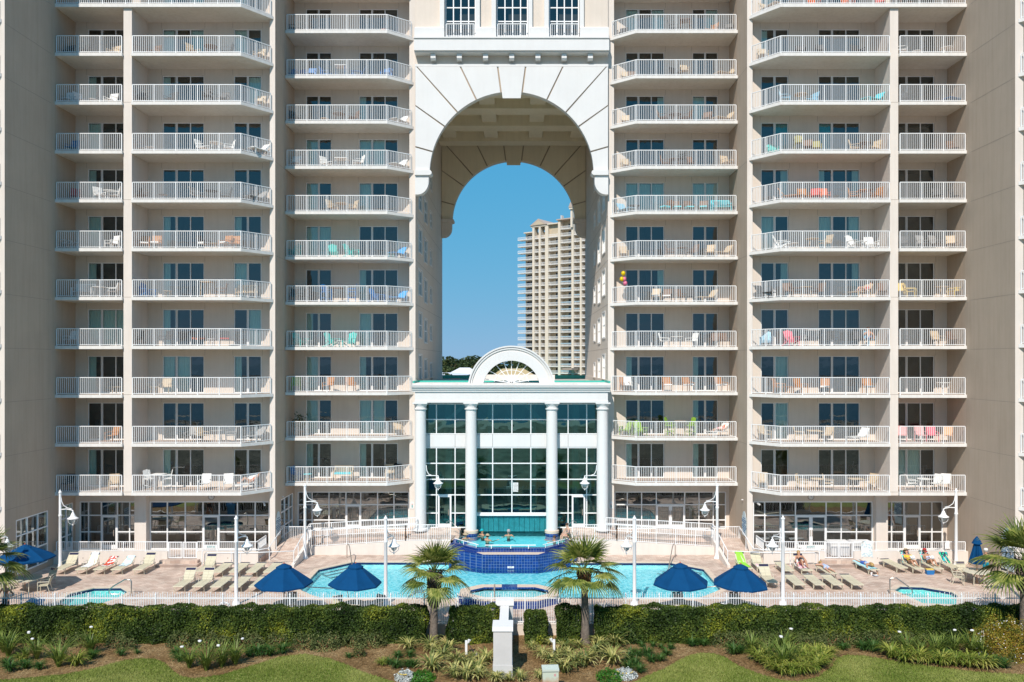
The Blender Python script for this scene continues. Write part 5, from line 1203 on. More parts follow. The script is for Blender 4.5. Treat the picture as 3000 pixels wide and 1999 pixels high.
# ---------------------------------------------------------------- poolside loungers
def lounger_proto(ang):
    t = thing('sun_lounger', 'x', 'sun lounger')
    hz = 0.36; hy = 0.22; L = 0.78; ca, sa = math.cos(R(ang)), math.sin(R(ang))
    m = MB(); m.box(-0.27,0.27,-1.02,hy,hz-0.008,hz+0.012,M_SLING); m.obj('seat', t)
    def bp(d, e=0.0): return (hy+d*ca-e*sa, hz+d*sa+e*ca)
    m = MB(); m.prism([bp(0.02,-0.008),bp(L-0.16,-0.008),bp(L-0.16,0.012),bp(0.02,0.012)], 'x', -0.27, 0.27, M_SLING)
    for x in (-0.285,0.285): m.tube([(x,)+bp(0), (x,)+bp(L)], 0.018, M_CREAM, 6)
    m.tube([(-0.285,)+bp(L), (0.285,)+bp(L)], 0.018, M_CREAM, 6); b = m.obj('backrest', t)
    m = MB()
    for q in (0.14, 0.09, 0.04): m.prism([bp(L-q-0.02,-0.01),bp(L-q+0.017,-0.01),bp(L-q+0.017,0.016),bp(L-q-0.02,0.016)], 'x', -0.275, 0.275, M_BAND)
    m.obj('head_straps', b)
    m = MB()
    for x in (-0.285,0.285):
        m.tube([(x,-1.05,hz-0.02),(x,-1.0,hz),(x,0.62,hz)], 0.018, M_CREAM, 6)
    m.tube([(-0.285,-1.05,hz-0.02),(0.285,-1.05,hz-0.02)], 0.018, M_CREAM, 6)
    if ang > 5:
        e = bp(L*0.6); 
        for x in (-0.26,0.26): m.tube([(x,)+e, (x,e[0]+0.10,hz)], 0.012, M_CREAM, 5)
    m.obj('frame', t)
    for x in (-0.285,0.285):
        for y0, y1 in ((-0.92,-0.72),(0.45,0.62)):
            m = MB(); m.tube([(x,y0,hz),(x,(y0+y1)/2,0.015),(x,y1,0.015) if False else (x,y1-0.02,hz)], 0.016, M_CREAM, 6); m.obj('leg', t)
        if ang > 30:
            m = MB(); m.tube([(x*1.06,-0.15,hz),(x*1.1,-0.1,hz+0.2),(x*1.1,0.35,hz+0.22),(x*1.06,0.42,hz)], 0.014, M_CREAM, 5); m.obj('armrest', t)
    return reg(t)
LP = {a: lounger_proto(a) for a in (4, 24, 48)}
used = {}
def lounger(ang, x, y, label, rz=0.0):
    if ang not in used: used[ang] = 1; o = LP[ang]; o.location = (x,y,0); o.rotation_euler = (0,0,rz); o['label'] = label; o['group'] = 'sun loungers on the pool deck'; return o
    return dup(LP[ang], None, (x,y,0), rz, label=label, group='sun loungers on the pool deck')
def towel(name, lab, pts, w, m, group='towels on the loungers'):
    """draped towel following a profile of (y,z) points, with small folds"""
    mb = MB(); nx = 8; vs = []; P = []
    for (a, b) in zip(pts[:-1], pts[1:]):
        for i in range(5): P.append((a[0]+(b[0]-a[0])*i/5, a[1]+(b[1]-a[1])*i/5))
    P.append(pts[-1])
    for th in (0.0, 0.012):
        for i, (y, z) in enumerate(P):
            for j in range(nx+1):
                u = j/nx-0.5; vs.append((u*w*(1+0.05*math.sin(i*1.3)), y+0.015*math.sin(j*1.7+i), z+th+0.018+0.012*math.sin(j*2.3+i*0.9)-(0.06 if j in (0,nx) else 0)))
    n = len(P); o = n*(nx+1); fs = []
    for i in range(n-1):
        for j in range(nx): q = i*(nx+1)+j; fs += [(q,q+1,q+nx+2,q+nx+1), (o+q+nx+1,o+q+nx+2,o+q+1,o+q)]
    mb.add(vs, fs, m); ob = mb.obj(name, smooth=True); return tag(ob, lab, 'towel', group)
def towmat(name, cols, scale):
    m = bpy.data.materials.new(name); m.use_nodes = True; t = m.node_tree; p = t.nodes['Principled BSDF']; p.inputs['Roughness'].default_value = 0.95
    tc = t.nodes.new('ShaderNodeTexCoord'); v = t.nodes.new('ShaderNodeTexVoronoi'); v.inputs['Scale'].default_value = scale; t.links.new(tc.outputs['Object'], v.inputs['Vector'])
    r = t.nodes.new('ShaderNodeValToRGB'); r.color_ramp.interpolation = 'CONSTANT'; e = r.color_ramp.elements
    while len(e) < len(cols): e.new(0.5)
    for i, c in enumerate(cols): e[i].position = i/len(cols); e[i].color = (*c, 1)
    t.links.new(v.outputs['Color'], r.inputs[0]); t.links.new(r.outputs[0], p.inputs['Base Color']); return m
WT = (0.8,0.8,0.8)
T_RED = towmat('towel_red', [(0.55,0.06,0.03),(0.60,0.08,0.04),WT], 9); T_WB = towmat('towel_white', [WT,WT,(0.75,0.78,0.8)], 4)
T_LB = towmat('towel_pale_blue', [(0.45,0.66,0.76),(0.7,0.78,0.82),(0.5,0.7,0.78)], 6); T_FL = towmat('towel_floral', [(0.7,0.1,0.25),(0.02,0.02,0.03),(0.15,0.55,0.5),(0.75,0.45,0.5)], 14)
T_TQ = towmat('towel_turquoise', [(0.0,0.38,0.5),(0.02,0.03,0.08),(0.0,0.5,0.25)], 12); T_GR = mat('towel_green', (0.28,0.65,0.06), 0.95); T_PK = towmat('towel_pink', [WT,(0.75,0.2,0.3),WT], 12)
T_AQ = mat('towel_aqua', (0.35,0.66,0.74), 0.95, 0.1, 6); T_LEAF = towmat('towel_leafy', [(0.72,0.74,0.72),(0.5,0.62,0.66),(0.72,0.74,0.72),(0.74,0.76,0.74)], 12)
def put(o, x, y, rz=0.0, z=0.0): o.location = (x,y,z); o.rotation_euler = (0,0,rz); return o
def prof(a, y0, y1):
    """profile along a lounger with back angle a from y0 (foot side) to distance y1 up the back"""
    p = [(y0,0.37),(0.18,0.37)] if y0 < 0.15 else []
    return p+[(0.24,0.375),(0.22+y1*math.cos(R(a)), 0.37+y1*math.sin(R(a)))]
B1 = 47.95
L = lounger(48, -26.65, B1, 'cream lounger with raised bare back, nearest the far left lamp post')
L = lounger(48, -25.35, B1, 'cream lounger carrying a long white towel by the left terrace wall'); put(towel('beach_towel', 'long white towel draped over a raised lounger by the left wall', prof(48,-0.6,0.78), 0.56, T_WB), -25.35, B1)
L = lounger(24, -24.3, B1, 'cream lounger under a crumpled red and white towel by left wall'); put(towel('beach_towel', 'crumpled red and white towel on a low lounger by the left wall', prof(24,-0.35,0.7), 0.55, T_RED), -24.3, B1)
L = lounger(24, -23.25, B1, 'cream lounger under a pale blue towel by the left wall'); put(towel('beach_towel', 'pale blue towel over the low back of a lounger on the left', prof(24,-0.3,0.76), 0.57, T_LB), -23.25, B1)
lounger(48, -21.95, B1, 'bare raised lounger just left of the left brick steps')
nmx = ['first','second','third','fourth','fifth']
lounger(48, -18.05, 44.4, 'raised lounger at the left end of the front row on the left'); lounger(48, -17.0, 44.4, 'second raised lounger in the front row on the left deck')
for i, x in enumerate((-16.0,-14.95,-13.9,-12.9)): lounger(4, x, 44.35, 'flat lounger, %s from left in the front row on the left deck' % ['third','fourth','fifth','sixth'][i])
lounger(48, -18.1, 47.6, 'raised lounger at the left end of the back row, right of brick steps')
for i, x in enumerate((-17.1,-16.1,-15.1,-14.1)): lounger(4, x, 47.4, 'flat lounger, %s from left in the back row near the left ramp' % ['second','third','fourth','fifth'][i])
L = lounger(48, 14.05, 48.2, 'raised lounger covered by a lime green towel near the right ramp', 0.05); put(towel('beach_towel', 'lime green towel covering a raised lounger near the right ramp', prof(48,-0.9,0.78), 0.58, T_GR), 14.05, 48.2, 0.05)
L = lounger(48, 15.0, 48.3, 'raised lounger with a pink patterned towel on its seat'); put(towel('beach_towel', 'pink and white towel crumpled on a lounger seat', [(-0.85,0.37),(-0.2,0.37)], 0.56, T_PK), 15.0, 48.3)
lounger(48, 14.6, 45.2, 'raised lounger partly behind the right umbrellas')
lounger(4, 16.35, 47.7, 'flat lounger just left of the sunbathing blonde woman')
lounger(48, 17.45, 47.75, 'raised lounger under the blonde woman in black'); lounger(4, 18.6, 47.1, 'flat lounger under the face down woman in pale blue', 0.03)
for i, x in enumerate((15.95,17.05,18.05,19.15)): lounger(4, x, 44.75, 'flat lounger, %s from left in the front row on the right deck' % nmx[i])
lounger(4, 21.35, 47.9, 'flat lounger under the face down child in blue swimwear', 0.12); lounger(4, 23.2, 48.3, 'empty flat lounger beside the face down reader on the right', 0.12)
lounger(48, 24.15, 48.1, 'raised lounger under the reader in the yellow shirt', 0.03); lounger(48, 25.3, 48.1, 'raised lounger under the reader in the red visor', 0.03)
lounger(48, 26.45, 48.0, 'raised lounger draped with a turquoise and black towel', 0.03)
put(towel('beach_towel', 'turquoise and black patterned towel on the last right lounger', prof(48,0.2,0.76), 0.56, T_TQ), 26.45, 48.0, 0.03)
put(towel('beach_towel', 'black floral towel behind the reader in the yellow shirt', prof(48,0.2,0.84), 0.60, T_FL), 24.15, 48.1, 0.03)
put(towel('beach_towel', 'black floral towel behind the reader in the red visor', prof(48,0.2,0.84), 0.60, T_FL), 25.3, 48.1, 0.03)
put(towel('beach_towel', 'white and pink towel under the blonde woman in black', prof(48,-0.7,0.5), 0.62, T_PK), 17.45, 47.75)
put(towel('beach_towel', 'aqua towel under the face down child on the right', prof(4,-0.9,0.7), 0.62, T_AQ), 21.35, 47.9, 0.12)
lounger(4, 20.6, 39.6, 'lounger whose navy head straps show just behind the front fence', PI*0.5)
# towels over rails, bins, storage boxes
o = towel('hanging_towel', 'white leaf patterned towel hanging over the right terrace railing', [(0.0,0.62),(-0.03,0.60),(-0.05,-0.35)], 0.72, T_LEAF); put(o, PXX(2540,49.5), 49.55, 0, 0.80)
o = towel('hanging_towel', 'small white towel hanging over the railing near the right lamp post', [(0.0,0.62),(-0.03,0.60),(-0.04,0.15)], 0.3, T_WB); put(o, PXX(2776,49.5), 49.55, 0, 0.80)
for px, lb in ((2455,'left white lidded towel bin behind the right gate'),(2521,'right white lidded towel bin behind the right gate')):
    t = thing('towel_bin', lb, 'bin', (PXX(px,50.4), 50.4, TZ)); m = MB(); m.prism([(-0.55,0.08),(0.55,0.08),(0.62,0.85),(-0.62,0.85)], 'y', -0.4, 0.4, M_WHITE); m.obj('tub', t)
    m = MB(); m.box(-0.67,0.67,-0.45,0.45,0.855,0.90,M_WHITE); m.box(-0.6,0.6,-0.38,0.38,0.90,0.94,M_WHITE); m.obj('lid', t)
for i, x in enumerate((16.6, 17.7, 18.7)):
    furn('lounge', 'white', None, (x, 50.6, TZ+0.003), R(75), 'white folded lounger %s from the ramp behind the right terrace railing' % nmx[i], 'lounger', 'white loungers on the right terrace')
t = thing('rubbish_bin', 'blue bin showing behind the fence on the far left', 'bin', (-23.1, 38.9, 0)); m = MB(); m.lathe([(0.30,0),(0.36,0.85),(0.40,0.87),(0.40,0.93)], mat('bin_blue',(0.05,0.22,0.42),0.6,0.1,5), 14); m.obj('tub', t)
m = MB(); m.lathe([(0.40,0.93),(0.30,1.0),(0.05,1.02)], mat('bin_blue',(0,0,0)), 14); m.obj('lid', t)
t = thing('cooler_bag', 'small blue and yellow beach bag between the right readers', 'bag', (24.85, 47.2, 0)); m = MB(); m.prism([(-0.2,0),(0.2,0),(0.24,0.26),(-0.24,0.26)], 'y', -0.12, 0.12, fmat('blue')); m.obj('bag_body', t); m = MB(); m.box(-0.22,0.22,-0.1,0.1,0.262,0.33,fmat('yellow')); m.obj('folded_shirt', t)
for (px, py, nm, c) in ((2553,1686,'drink cup',WT),(2366,1690,'tumbler',(0.5,0.7,0.72))):
    x, y = GR(px, py); m = MB(); m.lathe([(0.045,0),(0.06,0.18),(0.062,0.19),(0.02,0.19)], mat('cup_'+nm[:3], c, 0.4), 10); o = m.obj('drink_cup'); o.location = (x,y,0); tag(o, 'white foam cup beside the face down reader' if nm == 'drink cup' else 'pale tumbler beside the blonde woman\'s lounger', 'cup')
t = thing('life_ring', 'white life ring just behind the fence under the right umbrella', 'life ring', (PXX(2117,38.6), 38.6, 0.55), 0); m = MB(); m.tube([(0.3*math.cos(a),0,0.3*math.sin(a)) for a in np.linspace(0,2*PI,17)], 0.06, M_WHITE, 8, False); m.obj('ring', t, True)
m = MB(); m.box(-0.03,0.03,0.02,0.08,-0.55,0.2,M_TRIM); m.obj('stand', t)
t = thing('life_ring', 'white life ring behind the fence at the left front loungers', 'life ring', (PXX(657,38.6), 38.6, 0.62), 0); m = MB(); m.tube([(0.3*math.cos(a),0,0.3*math.sin(a)) for a in np.linspace(0,2*PI,17)], 0.055, M_WHITE, 8, False); m.obj('ring', t, True)
m = MB(); m.box(-0.03,0.03,0.02,0.08,-0.62,0.2,M_TRIM); m.obj('stand', t)
# ---------------------------------------------------------------- patio sets
def patio_chair():
    t = thing('patio_chair', 'x', 'chair'); m = MB(); m.box(-0.24,0.24,-0.25,0.20,0.40,0.42,M_SLING); m.obj('seat', t)
    m = MB(); m.prism([(0.21,0.45),(0.23,0.45),(0.36,0.80),(0.34,0.80)], 'x', -0.24, 0.24, M_SLING)
    for x in (-0.25,0.25): m.tube([(x,0.2,0.40),(x,0.37,0.90)], 0.018, M_CREAM, 6)
    m.tube([(-0.25,0.37,0.90),(0.25,0.37,0.90)], 0.018, M_CREAM, 6); b = m.obj('backrest', t)
    m = MB()
    for q in (0.79,0.83,0.87): y = 0.21+(q-0.45)*0.37; m.box(-0.24,0.24,y-0.006,y+0.016,q-0.018,q+0.014,M_BAND)
    m.obj('head_straps', b)
    for x in (-0.26,0.26):
        m = MB(); m.tube([(x,-0.27,0),(x,-0.27,0.60)], 0.018, M_CREAM, 6); m.obj('leg', t)
        m = MB(); m.tube([(x,0.33,0),(x,0.20,0.42)], 0.018, M_CREAM, 6); m.obj('leg', t)
        m = MB(); m.tube([(x,-0.28,0.59),(x,-0.2,0.64),(x,0.28,0.62)], 0.02, M_CREAM, 6); m.obj('armrest', t)
    return reg(t)
PCH = patio_chair(); pch_used = []
def pchair(x, y, rz, label):
    if not pch_used: pch_used.append(1); o = PCH; o.location = (x,y,0); o.rotation_euler = (0,0,rz); o['label'] = label; o['group'] = 'patio chairs by the pool'; return o
    return dup(PCH, None, (x,y,0), rz, label=label, group='patio chairs by the pool')
def ptable(x, y, label, r=0.72):
    t = thing('patio_table', label, 'table', (x,y,0), 0, 'patio tables'); m = MB(); m.lathe([(0.03,0.70),(r-0.03,0.70),(r,0.69),(r,0.73),(r-0.03,0.735),(0.03,0.735)], M_CREAM, 28); m.obj('table_top', t)
    for i in range(4):
        a = PI/4+i*PI/2; m = MB(); m.tube([(0.55*r/0.72*math.cos(a),0.55*r/0.72*math.sin(a),0),(0.5*r/0.72*math.cos(a),0.5*r/0.72*math.sin(a),0.70)], 0.022, M_CREAM, 6); m.obj('leg', t)
    return t
def umbrella(label, x, y, rim, top, r=1.33, rot=0.2, tilt=(0,0), polem=None, base=True):
    t = thing('pool_umbrella', label, 'umbrella', (x,y,0), rot, 'navy umbrellas round the pool'); t.rotation_euler = (tilt[0], tilt[1], rot)
    m = MB(); m.tube([(0,0,0),(0,0,top+0.02)], 0.021, polem or M_WOOD, 8); m.obj('pole', t)
    m = MB(); m.lathe([(0.0,0.02),(0.025,0.0),(0.04,0.03),(0.03,0.07),(0.0,0.09)], mat('finial_red',(0.45,0.10,0.04),0.4), 8, (0,0,top)); m.obj('finial', t)
    m = MB(); n = 8; vs = []; ns = 6
    for k in range(ns+1):
        f = k/ns; rr = 0.05+(r-0.05)*f; z = top-(top-rim)*(f**1.12)
        for i in range(n*4):
            u = i/4; i0 = int(u); fr = u-i0; a0, a1 = 2*PI*i0/n, 2*PI*(i0+1)/n
            px_ = rr*((1-fr)*math.cos(a0)+fr*math.cos(a1)); py_ = rr*((1-fr)*math.sin(a0)+fr*math.sin(a1))
            sag = 0.045*math.sin(PI*fr)*f; vs.append((px_, py_, z-sag*(1 if k < ns else 0.2)))
    q = n*4; fs = [(k*q+i, k*q+(i+1)%q, (k+1)*q+(i+1)%q, (k+1)*q+i) for k in range(ns) for i in range(q)]
    base_i = ns*q; o_ = len(vs)
    vs += [(v[0]*1.005, v[1]*1.005, v[2]-0.07) for v in vs[base_i:base_i+q]]; fs += [(base_i+i, base_i+(i+1)%q, o_+(i+1)%q, o_+i) for i in range(q)]
    m.add(vs, fs, M_NAVY); c = m.obj('canopy', t)
    v_ = MB(); vs = []
    for rr, z in ((0.04, top+0.03), (0.38, top-0.13), (0.385, top-0.20)):
        for i in range(n): a = 2*PI*i/n; vs.append((rr*math.cos(a), rr*math.sin(a), z))
    v_.add(vs, [(k*n+i, k*n+(i+1)%n, (k+1)*n+(i+1)%n, (k+1)*n+i) for k in range(2) for i in range(n)], M_NAVY); v_.obj('vent', c)
    for i in range(n):
        a = 2*PI*i/n; b = MB(); b.bar((0.05*math.cos(a),0.05*math.sin(a),top-0.04), (r*0.99*math.cos(a), r*0.99*math.sin(a), rim-0.015), 0.015, 0.02, polem or M_WOOD); b.obj('rib', t)
    m = MB(); m.lathe([(0.25,0),(0.27,0.02),(0.25,0.07),(0.06,0.1),(0.05,0.3)], M_JOINT, 16); m.obj('base', t)
    return t
YU = 39.25
umbrella('open navy umbrella left of the main pool\'s near corner, leftmost of the middle four', PXX(832,YU), YU, 1.70, 2.63, 1.40, 0.25)
umbrella('open navy umbrella with dangling cord over the near left part of the pool', PXX(1037,YU), YU, 1.70, 2.64, 1.30, 0.30, (0.0,0.03))
umbrella('open navy umbrella over the near right part of the pool', PXX(1996,YU), YU, 1.72, 2.66, 1.38, 0.12, (0,-0.02))
umbrella('open navy umbrella beside the green towel, rightmost open one', PXX(2166,YU), YU, 1.66, 2.60, 1.36, 0.15, (0,0.03))
umbrella('bright blue open umbrella over the far left patio table', -26.6, 43.7, 1.85, 2.55, 1.5, 0.4)
for px, side in ((832,'leftmost'),(1037,'second'),(1996,'third'),(2166,'rightmost')):
    x = PXX(px, YU); ptable(x, YU, 'small round table under the %s of the four middle umbrellas' % side, 0.5)
    dx = -0.95 if px in (832, 1996, 2166) else -0.95
    pchair(x-0.78 if px == 1037 else x+0.05, 40.1 if px != 1037 else 39.5, 0.0 if px != 1037 else 0.5, 'patio chair showing above the fence behind the %s middle umbrella' % side)
    if px == 1037: pchair(x+1.0, 39.7, -0.6, 'patio chair right of the pole of the second middle umbrella')
x0, y0 = -26.55, 43.7
ptable(x0, y0, 'round cream patio table under the far left umbrella', 0.8)
pchair(x0+1.15, y0-0.2, -1.3, 'cream patio chair right of the far left table'); pchair(x0-0.55, y0-1.15, PI-0.1, 'cream patio chair with its back to the fence at the far left table'); pchair(x0-1.25, y0+0.2, 1.3, 'cream patio chair at the left edge of the far left table'); pchair(x0+0.55, y0+1.2, -0.3, 'cream patio chair behind the far left table by the brown wall')
x0, y0 = 26.5, 45.2
ptable(x0, y0, 'round cream patio table around the closed navy umbrella', 0.75)
pchair(x0-1.15, y0-0.1, 1.25, 'cream patio chair left of the closed umbrella\'s table'); pchair(x0+0.15, y0-1.15, PI, 'cream patio chair with its back to the fence below the closed umbrella'); pchair(x0+1.15, y0-0.2, -1.3, 'cream patio chair right of the closed umbrella\'s table'); pchair(x0-0.15, y0+1.1, 0.0, 'cream patio chair behind the closed umbrella')
t = thing('closed_umbrella', 'closed navy umbrella standing in the right patio table', 'umbrella', (x0,y0,0), 0.3)
m = MB(); m.tube([(0,0,0),(0,0,2.62)], 0.022, M_WOOD, 8); m.obj('pole', t)
m = MB(); n = 32; vs = []
for rr, z, w_ in ((0.05,2.60,0),(0.12,2.35,0.02),(0.20,1.9,0.05),(0.28,1.45,0.09),(0.33,1.15,0.11)):
    for i in range(n): a = 2*PI*i/n; q = rr+w_*math.cos(i*PI/2); vs.append((q*math.cos(a), q*math.sin(a), z+(0.03*math.cos(i*PI/2) if z < 1.3 else 0)))
m.add(vs, [(k*n+i, k*n+(i+1)%n, (k+1)*n+(i+1)%n, (k+1)*n+i) for k in range(4) for i in range(n)], M_NAVY); c = m.obj('canopy', t)
m = MB(); m.lathe([(0.03,2.68),(0.17,2.50),(0.27,2.28),(0.25,2.27)], M_NAVY, 8); m.obj('vent', c)

# ================================================================ PEOPLE
def skin_mesh(verts, edges, m, sub=1, name='body'):
    """verts: list of (x,y,z,r); grows one continuous surface along the skeleton"""
    me = bpy.data.meshes.new('sk'); me.from_pydata([v[:3] for v in verts], edges, []); o = bpy.data.objects.new('sk', me); COL.objects.link(o)
    md = o.modifiers.new('s', 'SKIN'); md.use_smooth_shade = True; md.branch_smoothing = 0.3
    for i, v in enumerate(verts): me.skin_vertices[0].data[i].radius = ((v[3], v[3]) if len(v) == 4 else (v[3], v[4])); 
    me.skin_vertices[0].data[0].use_root = True
    if sub: o.modifiers.new('d', 'SUBSURF').levels = sub
    dg = bpy.context.evaluated_depsgraph_get(); r = bpy.data.meshes.new_from_object(o.evaluated_get(dg))
    bpy.data.objects.remove(o); r.name = name; r.materials.clear(); r.materials.append(m)
    r.polygons.foreach_set('use_smooth', [True]*len(r.polygons)); return r
def person(label, J, loc, rz, skin, wear=(), hair=None, hairlen=0.1, hat=None, face=(0,-1,0), legs=True):
    """J: joints pelvis, waist, chest, neck, head; and per side sh, el, wr, hp, kn, an (lists [left, right]); face: direction"""
    t = thing('person', label, 'person', loc, rz)
    V = []; E = []
    def add(p, r, prev=None):
        V.append((*p, *(r if isinstance(r, tuple) else (r,)))); 
        if prev is not None: E.append((prev, len(V)-1))
        return len(V)-1
    P = {k: (Vector(v) if not isinstance(v, list) else [Vector(q) for q in v]) for k, v in J.items()}
    pel = add(P['pelvis'], 0.125); wa = add(P['waist'], 0.105, pel); ch = add(P['chest'], 0.125, wa); nk = add(P['neck'], 0.055, ch)
    hd = P['head']; d = (hd-P['neck']).normalized(); f = Vector(face).normalized()
    h1 = add(hd-d*0.05, 0.075, nk); h2 = add(hd+d*0.04, 0.092, h1); h3 = add(hd+d*0.11, 0.06, h2)
    add(hd+f*0.105-d*0.01, 0.016, h1)        # nose
    for i in (0, 1):
        s = add(P['sh'][i], 0.058, ch); e = add((P['sh'][i]+P['el'][i])/2, 0.048, s); e = add(P['el'][i], 0.038, e); m_ = add((P['el'][i]*0.6+P['wr'][i]*0.4), 0.038, e); wr = add(P['wr'][i], 0.026, m_)
        fd = (P['wr'][i]-P['el'][i]).normalized(); sd = fd.cross(Vector((0.3,0.2,1))).normalized(); up = sd.cross(fd)
        pm = add(P['wr'][i]+fd*0.05, 0.030, wr); pe = P['wr'][i]+fd*0.095
        kn = add(pe, 0.028, pm)
        for q, L in ((-0.030,0.062),(-0.010,0.075),(0.010,0.070),(0.030,0.055)):
            a = add(pe+sd*q+fd*0.02, 0.009, kn); b = add(pe+sd*q*1.2+fd*(0.02+L*0.55)-up*0.008, 0.0085, a); add(pe+sd*q*1.2+fd*(0.02+L)-up*0.025, 0.007, b)
        a = add(P['wr'][i]+fd*0.05+sd*(-0.045), 0.010, pm); add(P['wr'][i]+fd*0.085+sd*(-0.06)-up*0.012, 0.008, a)
        if legs:
            hp = add(P['hp'][i], 0.088, pel); th = add((P['hp'][i]+P['kn'][i])/2, 0.078, hp); kn = add(P['kn'][i], 0.052, th); cf = add(P['kn'][i]*0.65+P['an'][i]*0.35, 0.055, kn); an = add(P['an'][i], 0.035, cf)
            ft = P.get('toe', [P['an'][j]+(f*0.17-Vector((0,0,0.03))) for j in (0,1)])[i]; mid = P['an'][i]*0.45+ft*0.55; a = add(mid, 0.034, an); add(ft, 0.022, a)
    link('body', skin_mesh(V, E, skin, 1), t)
    M_EYE = mat('eye_dark', (0.02,0.015,0.01), 0.3)
    sdv = d.cross(f).normalized()
    for q in (-1, 1):
        m = MB(); m.ball(hd+f*0.086+sdv*q*0.032+d*0.025, 0.010, M_EYE, 6); m.obj('eye', t)
    m = MB(); m.ball(hd+f*0.088-d*0.042, 0.018, mat('lips', (0.35,0.10,0.08), 0.5), 6, 1.2, 0.6, 0.4); m.obj('mouth', t)
    for q in (-1, 1): m = MB(); m.ball(hd+sdv*q*0.088, 0.022, skin, 6, 0.6, 1, 1.3); m.obj('ear', t)
    if hair:
        m = MB(); c = hd+d*0.055-f*0.022
        n = 12; vs = []
        m.ball(c, 0.107, hair, 12)
        m.v = [tuple(Vector(v)+(f*-0.0)) for v in m.v]
        if hairlen > 0.12: m.tube([tuple(hd-f*0.06+d*0.03), tuple(hd-f*0.10-d*0.08), tuple(hd-f*0.11-d*hairlen)], [0.09,0.07,0.03], hair, 8)
        m.obj('hair', t, True)
    if hat:
        kind, hm = hat; m = MB(); c = hd+d*0.085
        if kind in ('brim', 'cap', 'visor'):
            R3 = d.to_track_quat('Z', 'Y').to_matrix()
            br = 0.20 if kind == 'brim' else 0.115
            pr = [(br,-0.01),(br,0.0),(0.115,0.012),(0.11,0.06),(0.08,0.10),(0.0,0.115)]
            m.lathe(pr, hm, 16); m.v = [tuple(c+R3@Vector(v)) for v in m.v]
            if kind != 'brim': m.bar(tuple(c+f*0.08), tuple(c+f*0.20-d*0.01), 0.15, 0.012, hm)
        m.obj('hat', t, True)
    for (nm, pts, wm) in wear:
        VV = []; EE = []
        for chain in pts:
            prev = None
            for q in chain:
                key, r = q; pos = P[key[0]][key[1]] if isinstance(key, tuple) and isinstance(key[0], str) and len(key) == 2 else (P[key] if isinstance(key, str) else (lambda a,b,u: a+(b-a)*u)(*[P[k[0]][k[1]] if isinstance(k, tuple) else P[k] for k in key[:2]], key[2]))
                hit = next((j for j, v in enumerate(VV) if (Vector(v[:3])-pos).length < 1e-4), None)
                if hit is None: VV.append((*pos, r)); hit = len(VV)-1
                if prev is not None: EE.append((prev, hit))
                prev = hit
        link(nm, skin_mesh(VV, EE, wm, 1, nm), t)
    return t
SUIT = lambda m, r=0.137: ('swimsuit', [[('pelvis',r),('waist',r-0.02),('chest',r)]], m)
SHORTS = lambda m: ('shorts', [[('waist',0.115),('pelvis',0.142),(('hp',0),0.105),((('hp',0),('kn',0),0.6),0.098)],[('pelvis',0.142),(('hp',1),0.105),((('hp',1),('kn',1),0.6),0.098)]], m)
SHIRT = lambda m: ('shirt', [[('pelvis',0.14),('waist',0.13),('chest',0.145),(('sh',0),0.075),((('sh',0),('el',0),0.8),0.062)],[('chest',0.145),(('sh',1),0.075),((('sh',1),('el',1),0.8),0.062)]], m)
def stand(h=1.0, arm=0.18):
    return dict(pelvis=(0,0,0.95),waist=(0,0,1.10),chest=(0,0,1.33),neck=(0,-0.01,1.49),head=(0,-0.03,1.61),sh=[(-0.19,0,1.42),(0.19,0,1.42)],el=[(-0.19-arm,0.05,1.15),(0.19+arm,0.05,1.15)],wr=[(-0.12-arm,-0.12,0.98),(0.12+arm,-0.12,0.98)],
        hp=[(-0.09,0,0.88),(0.09,0,0.88)],kn=[(-0.11,-0.03,0.49),(0.11,-0.01,0.49)],an=[(-0.12,0.02,0.07),(0.12,0.03,0.07)],toe=[(-0.14,-0.17,0.03),(0.15,-0.16,0.03)])
def recline(a=48, knees=0.32, read=True):
    c, s_ = math.cos(R(a)), math.sin(R(a)); b = lambda d, e=0.12: (0, 0.14+d*c-e*s_, 0.37+d*s_+e*c)
    ch = Vector(b(0.42)); nk = Vector(b(0.60)); hd = Vector(b(0.72, 0.15))
    J = dict(pelvis=(0,0.10,0.50),waist=b(0.16,0.13),chest=tuple(ch),neck=tuple(nk),head=tuple(hd),sh=[(-0.18,)+b(0.50)[1:],(0.18,)+b(0.50)[1:]])
    if read: J['el'] = [(-0.27,0.10,0.66),(0.27,0.10,0.66)]; J['wr'] = [(-0.10,-0.13,0.78),(0.10,-0.13,0.78)]
    else: J['el'] = [(-0.32,0.16,0.62),(0.32,0.16,0.62)]; J['wr'] = [(-0.30,-0.06,0.50),(0.30,-0.06,0.50)]
    J.update(hp=[(-0.09,0.04,0.49),(0.09,0.04,0.49)],kn=[(-0.12,-0.34,0.45+knees),(0.10,-0.36,0.45+knees*0.9)],an=[(-0.12,-0.62 if knees > 0.15 else -0.80,0.43),(0.10,-0.66 if knees > 0.15 else -0.82,0.43)],toe=[(-0.14,-0.78 if knees > 0.15 else -0.88,0.45 if knees > 0.15 else 0.58),(0.12,-0.82 if knees > 0.15 else -0.90,0.45 if knees > 0.15 else 0.58)])
    return J
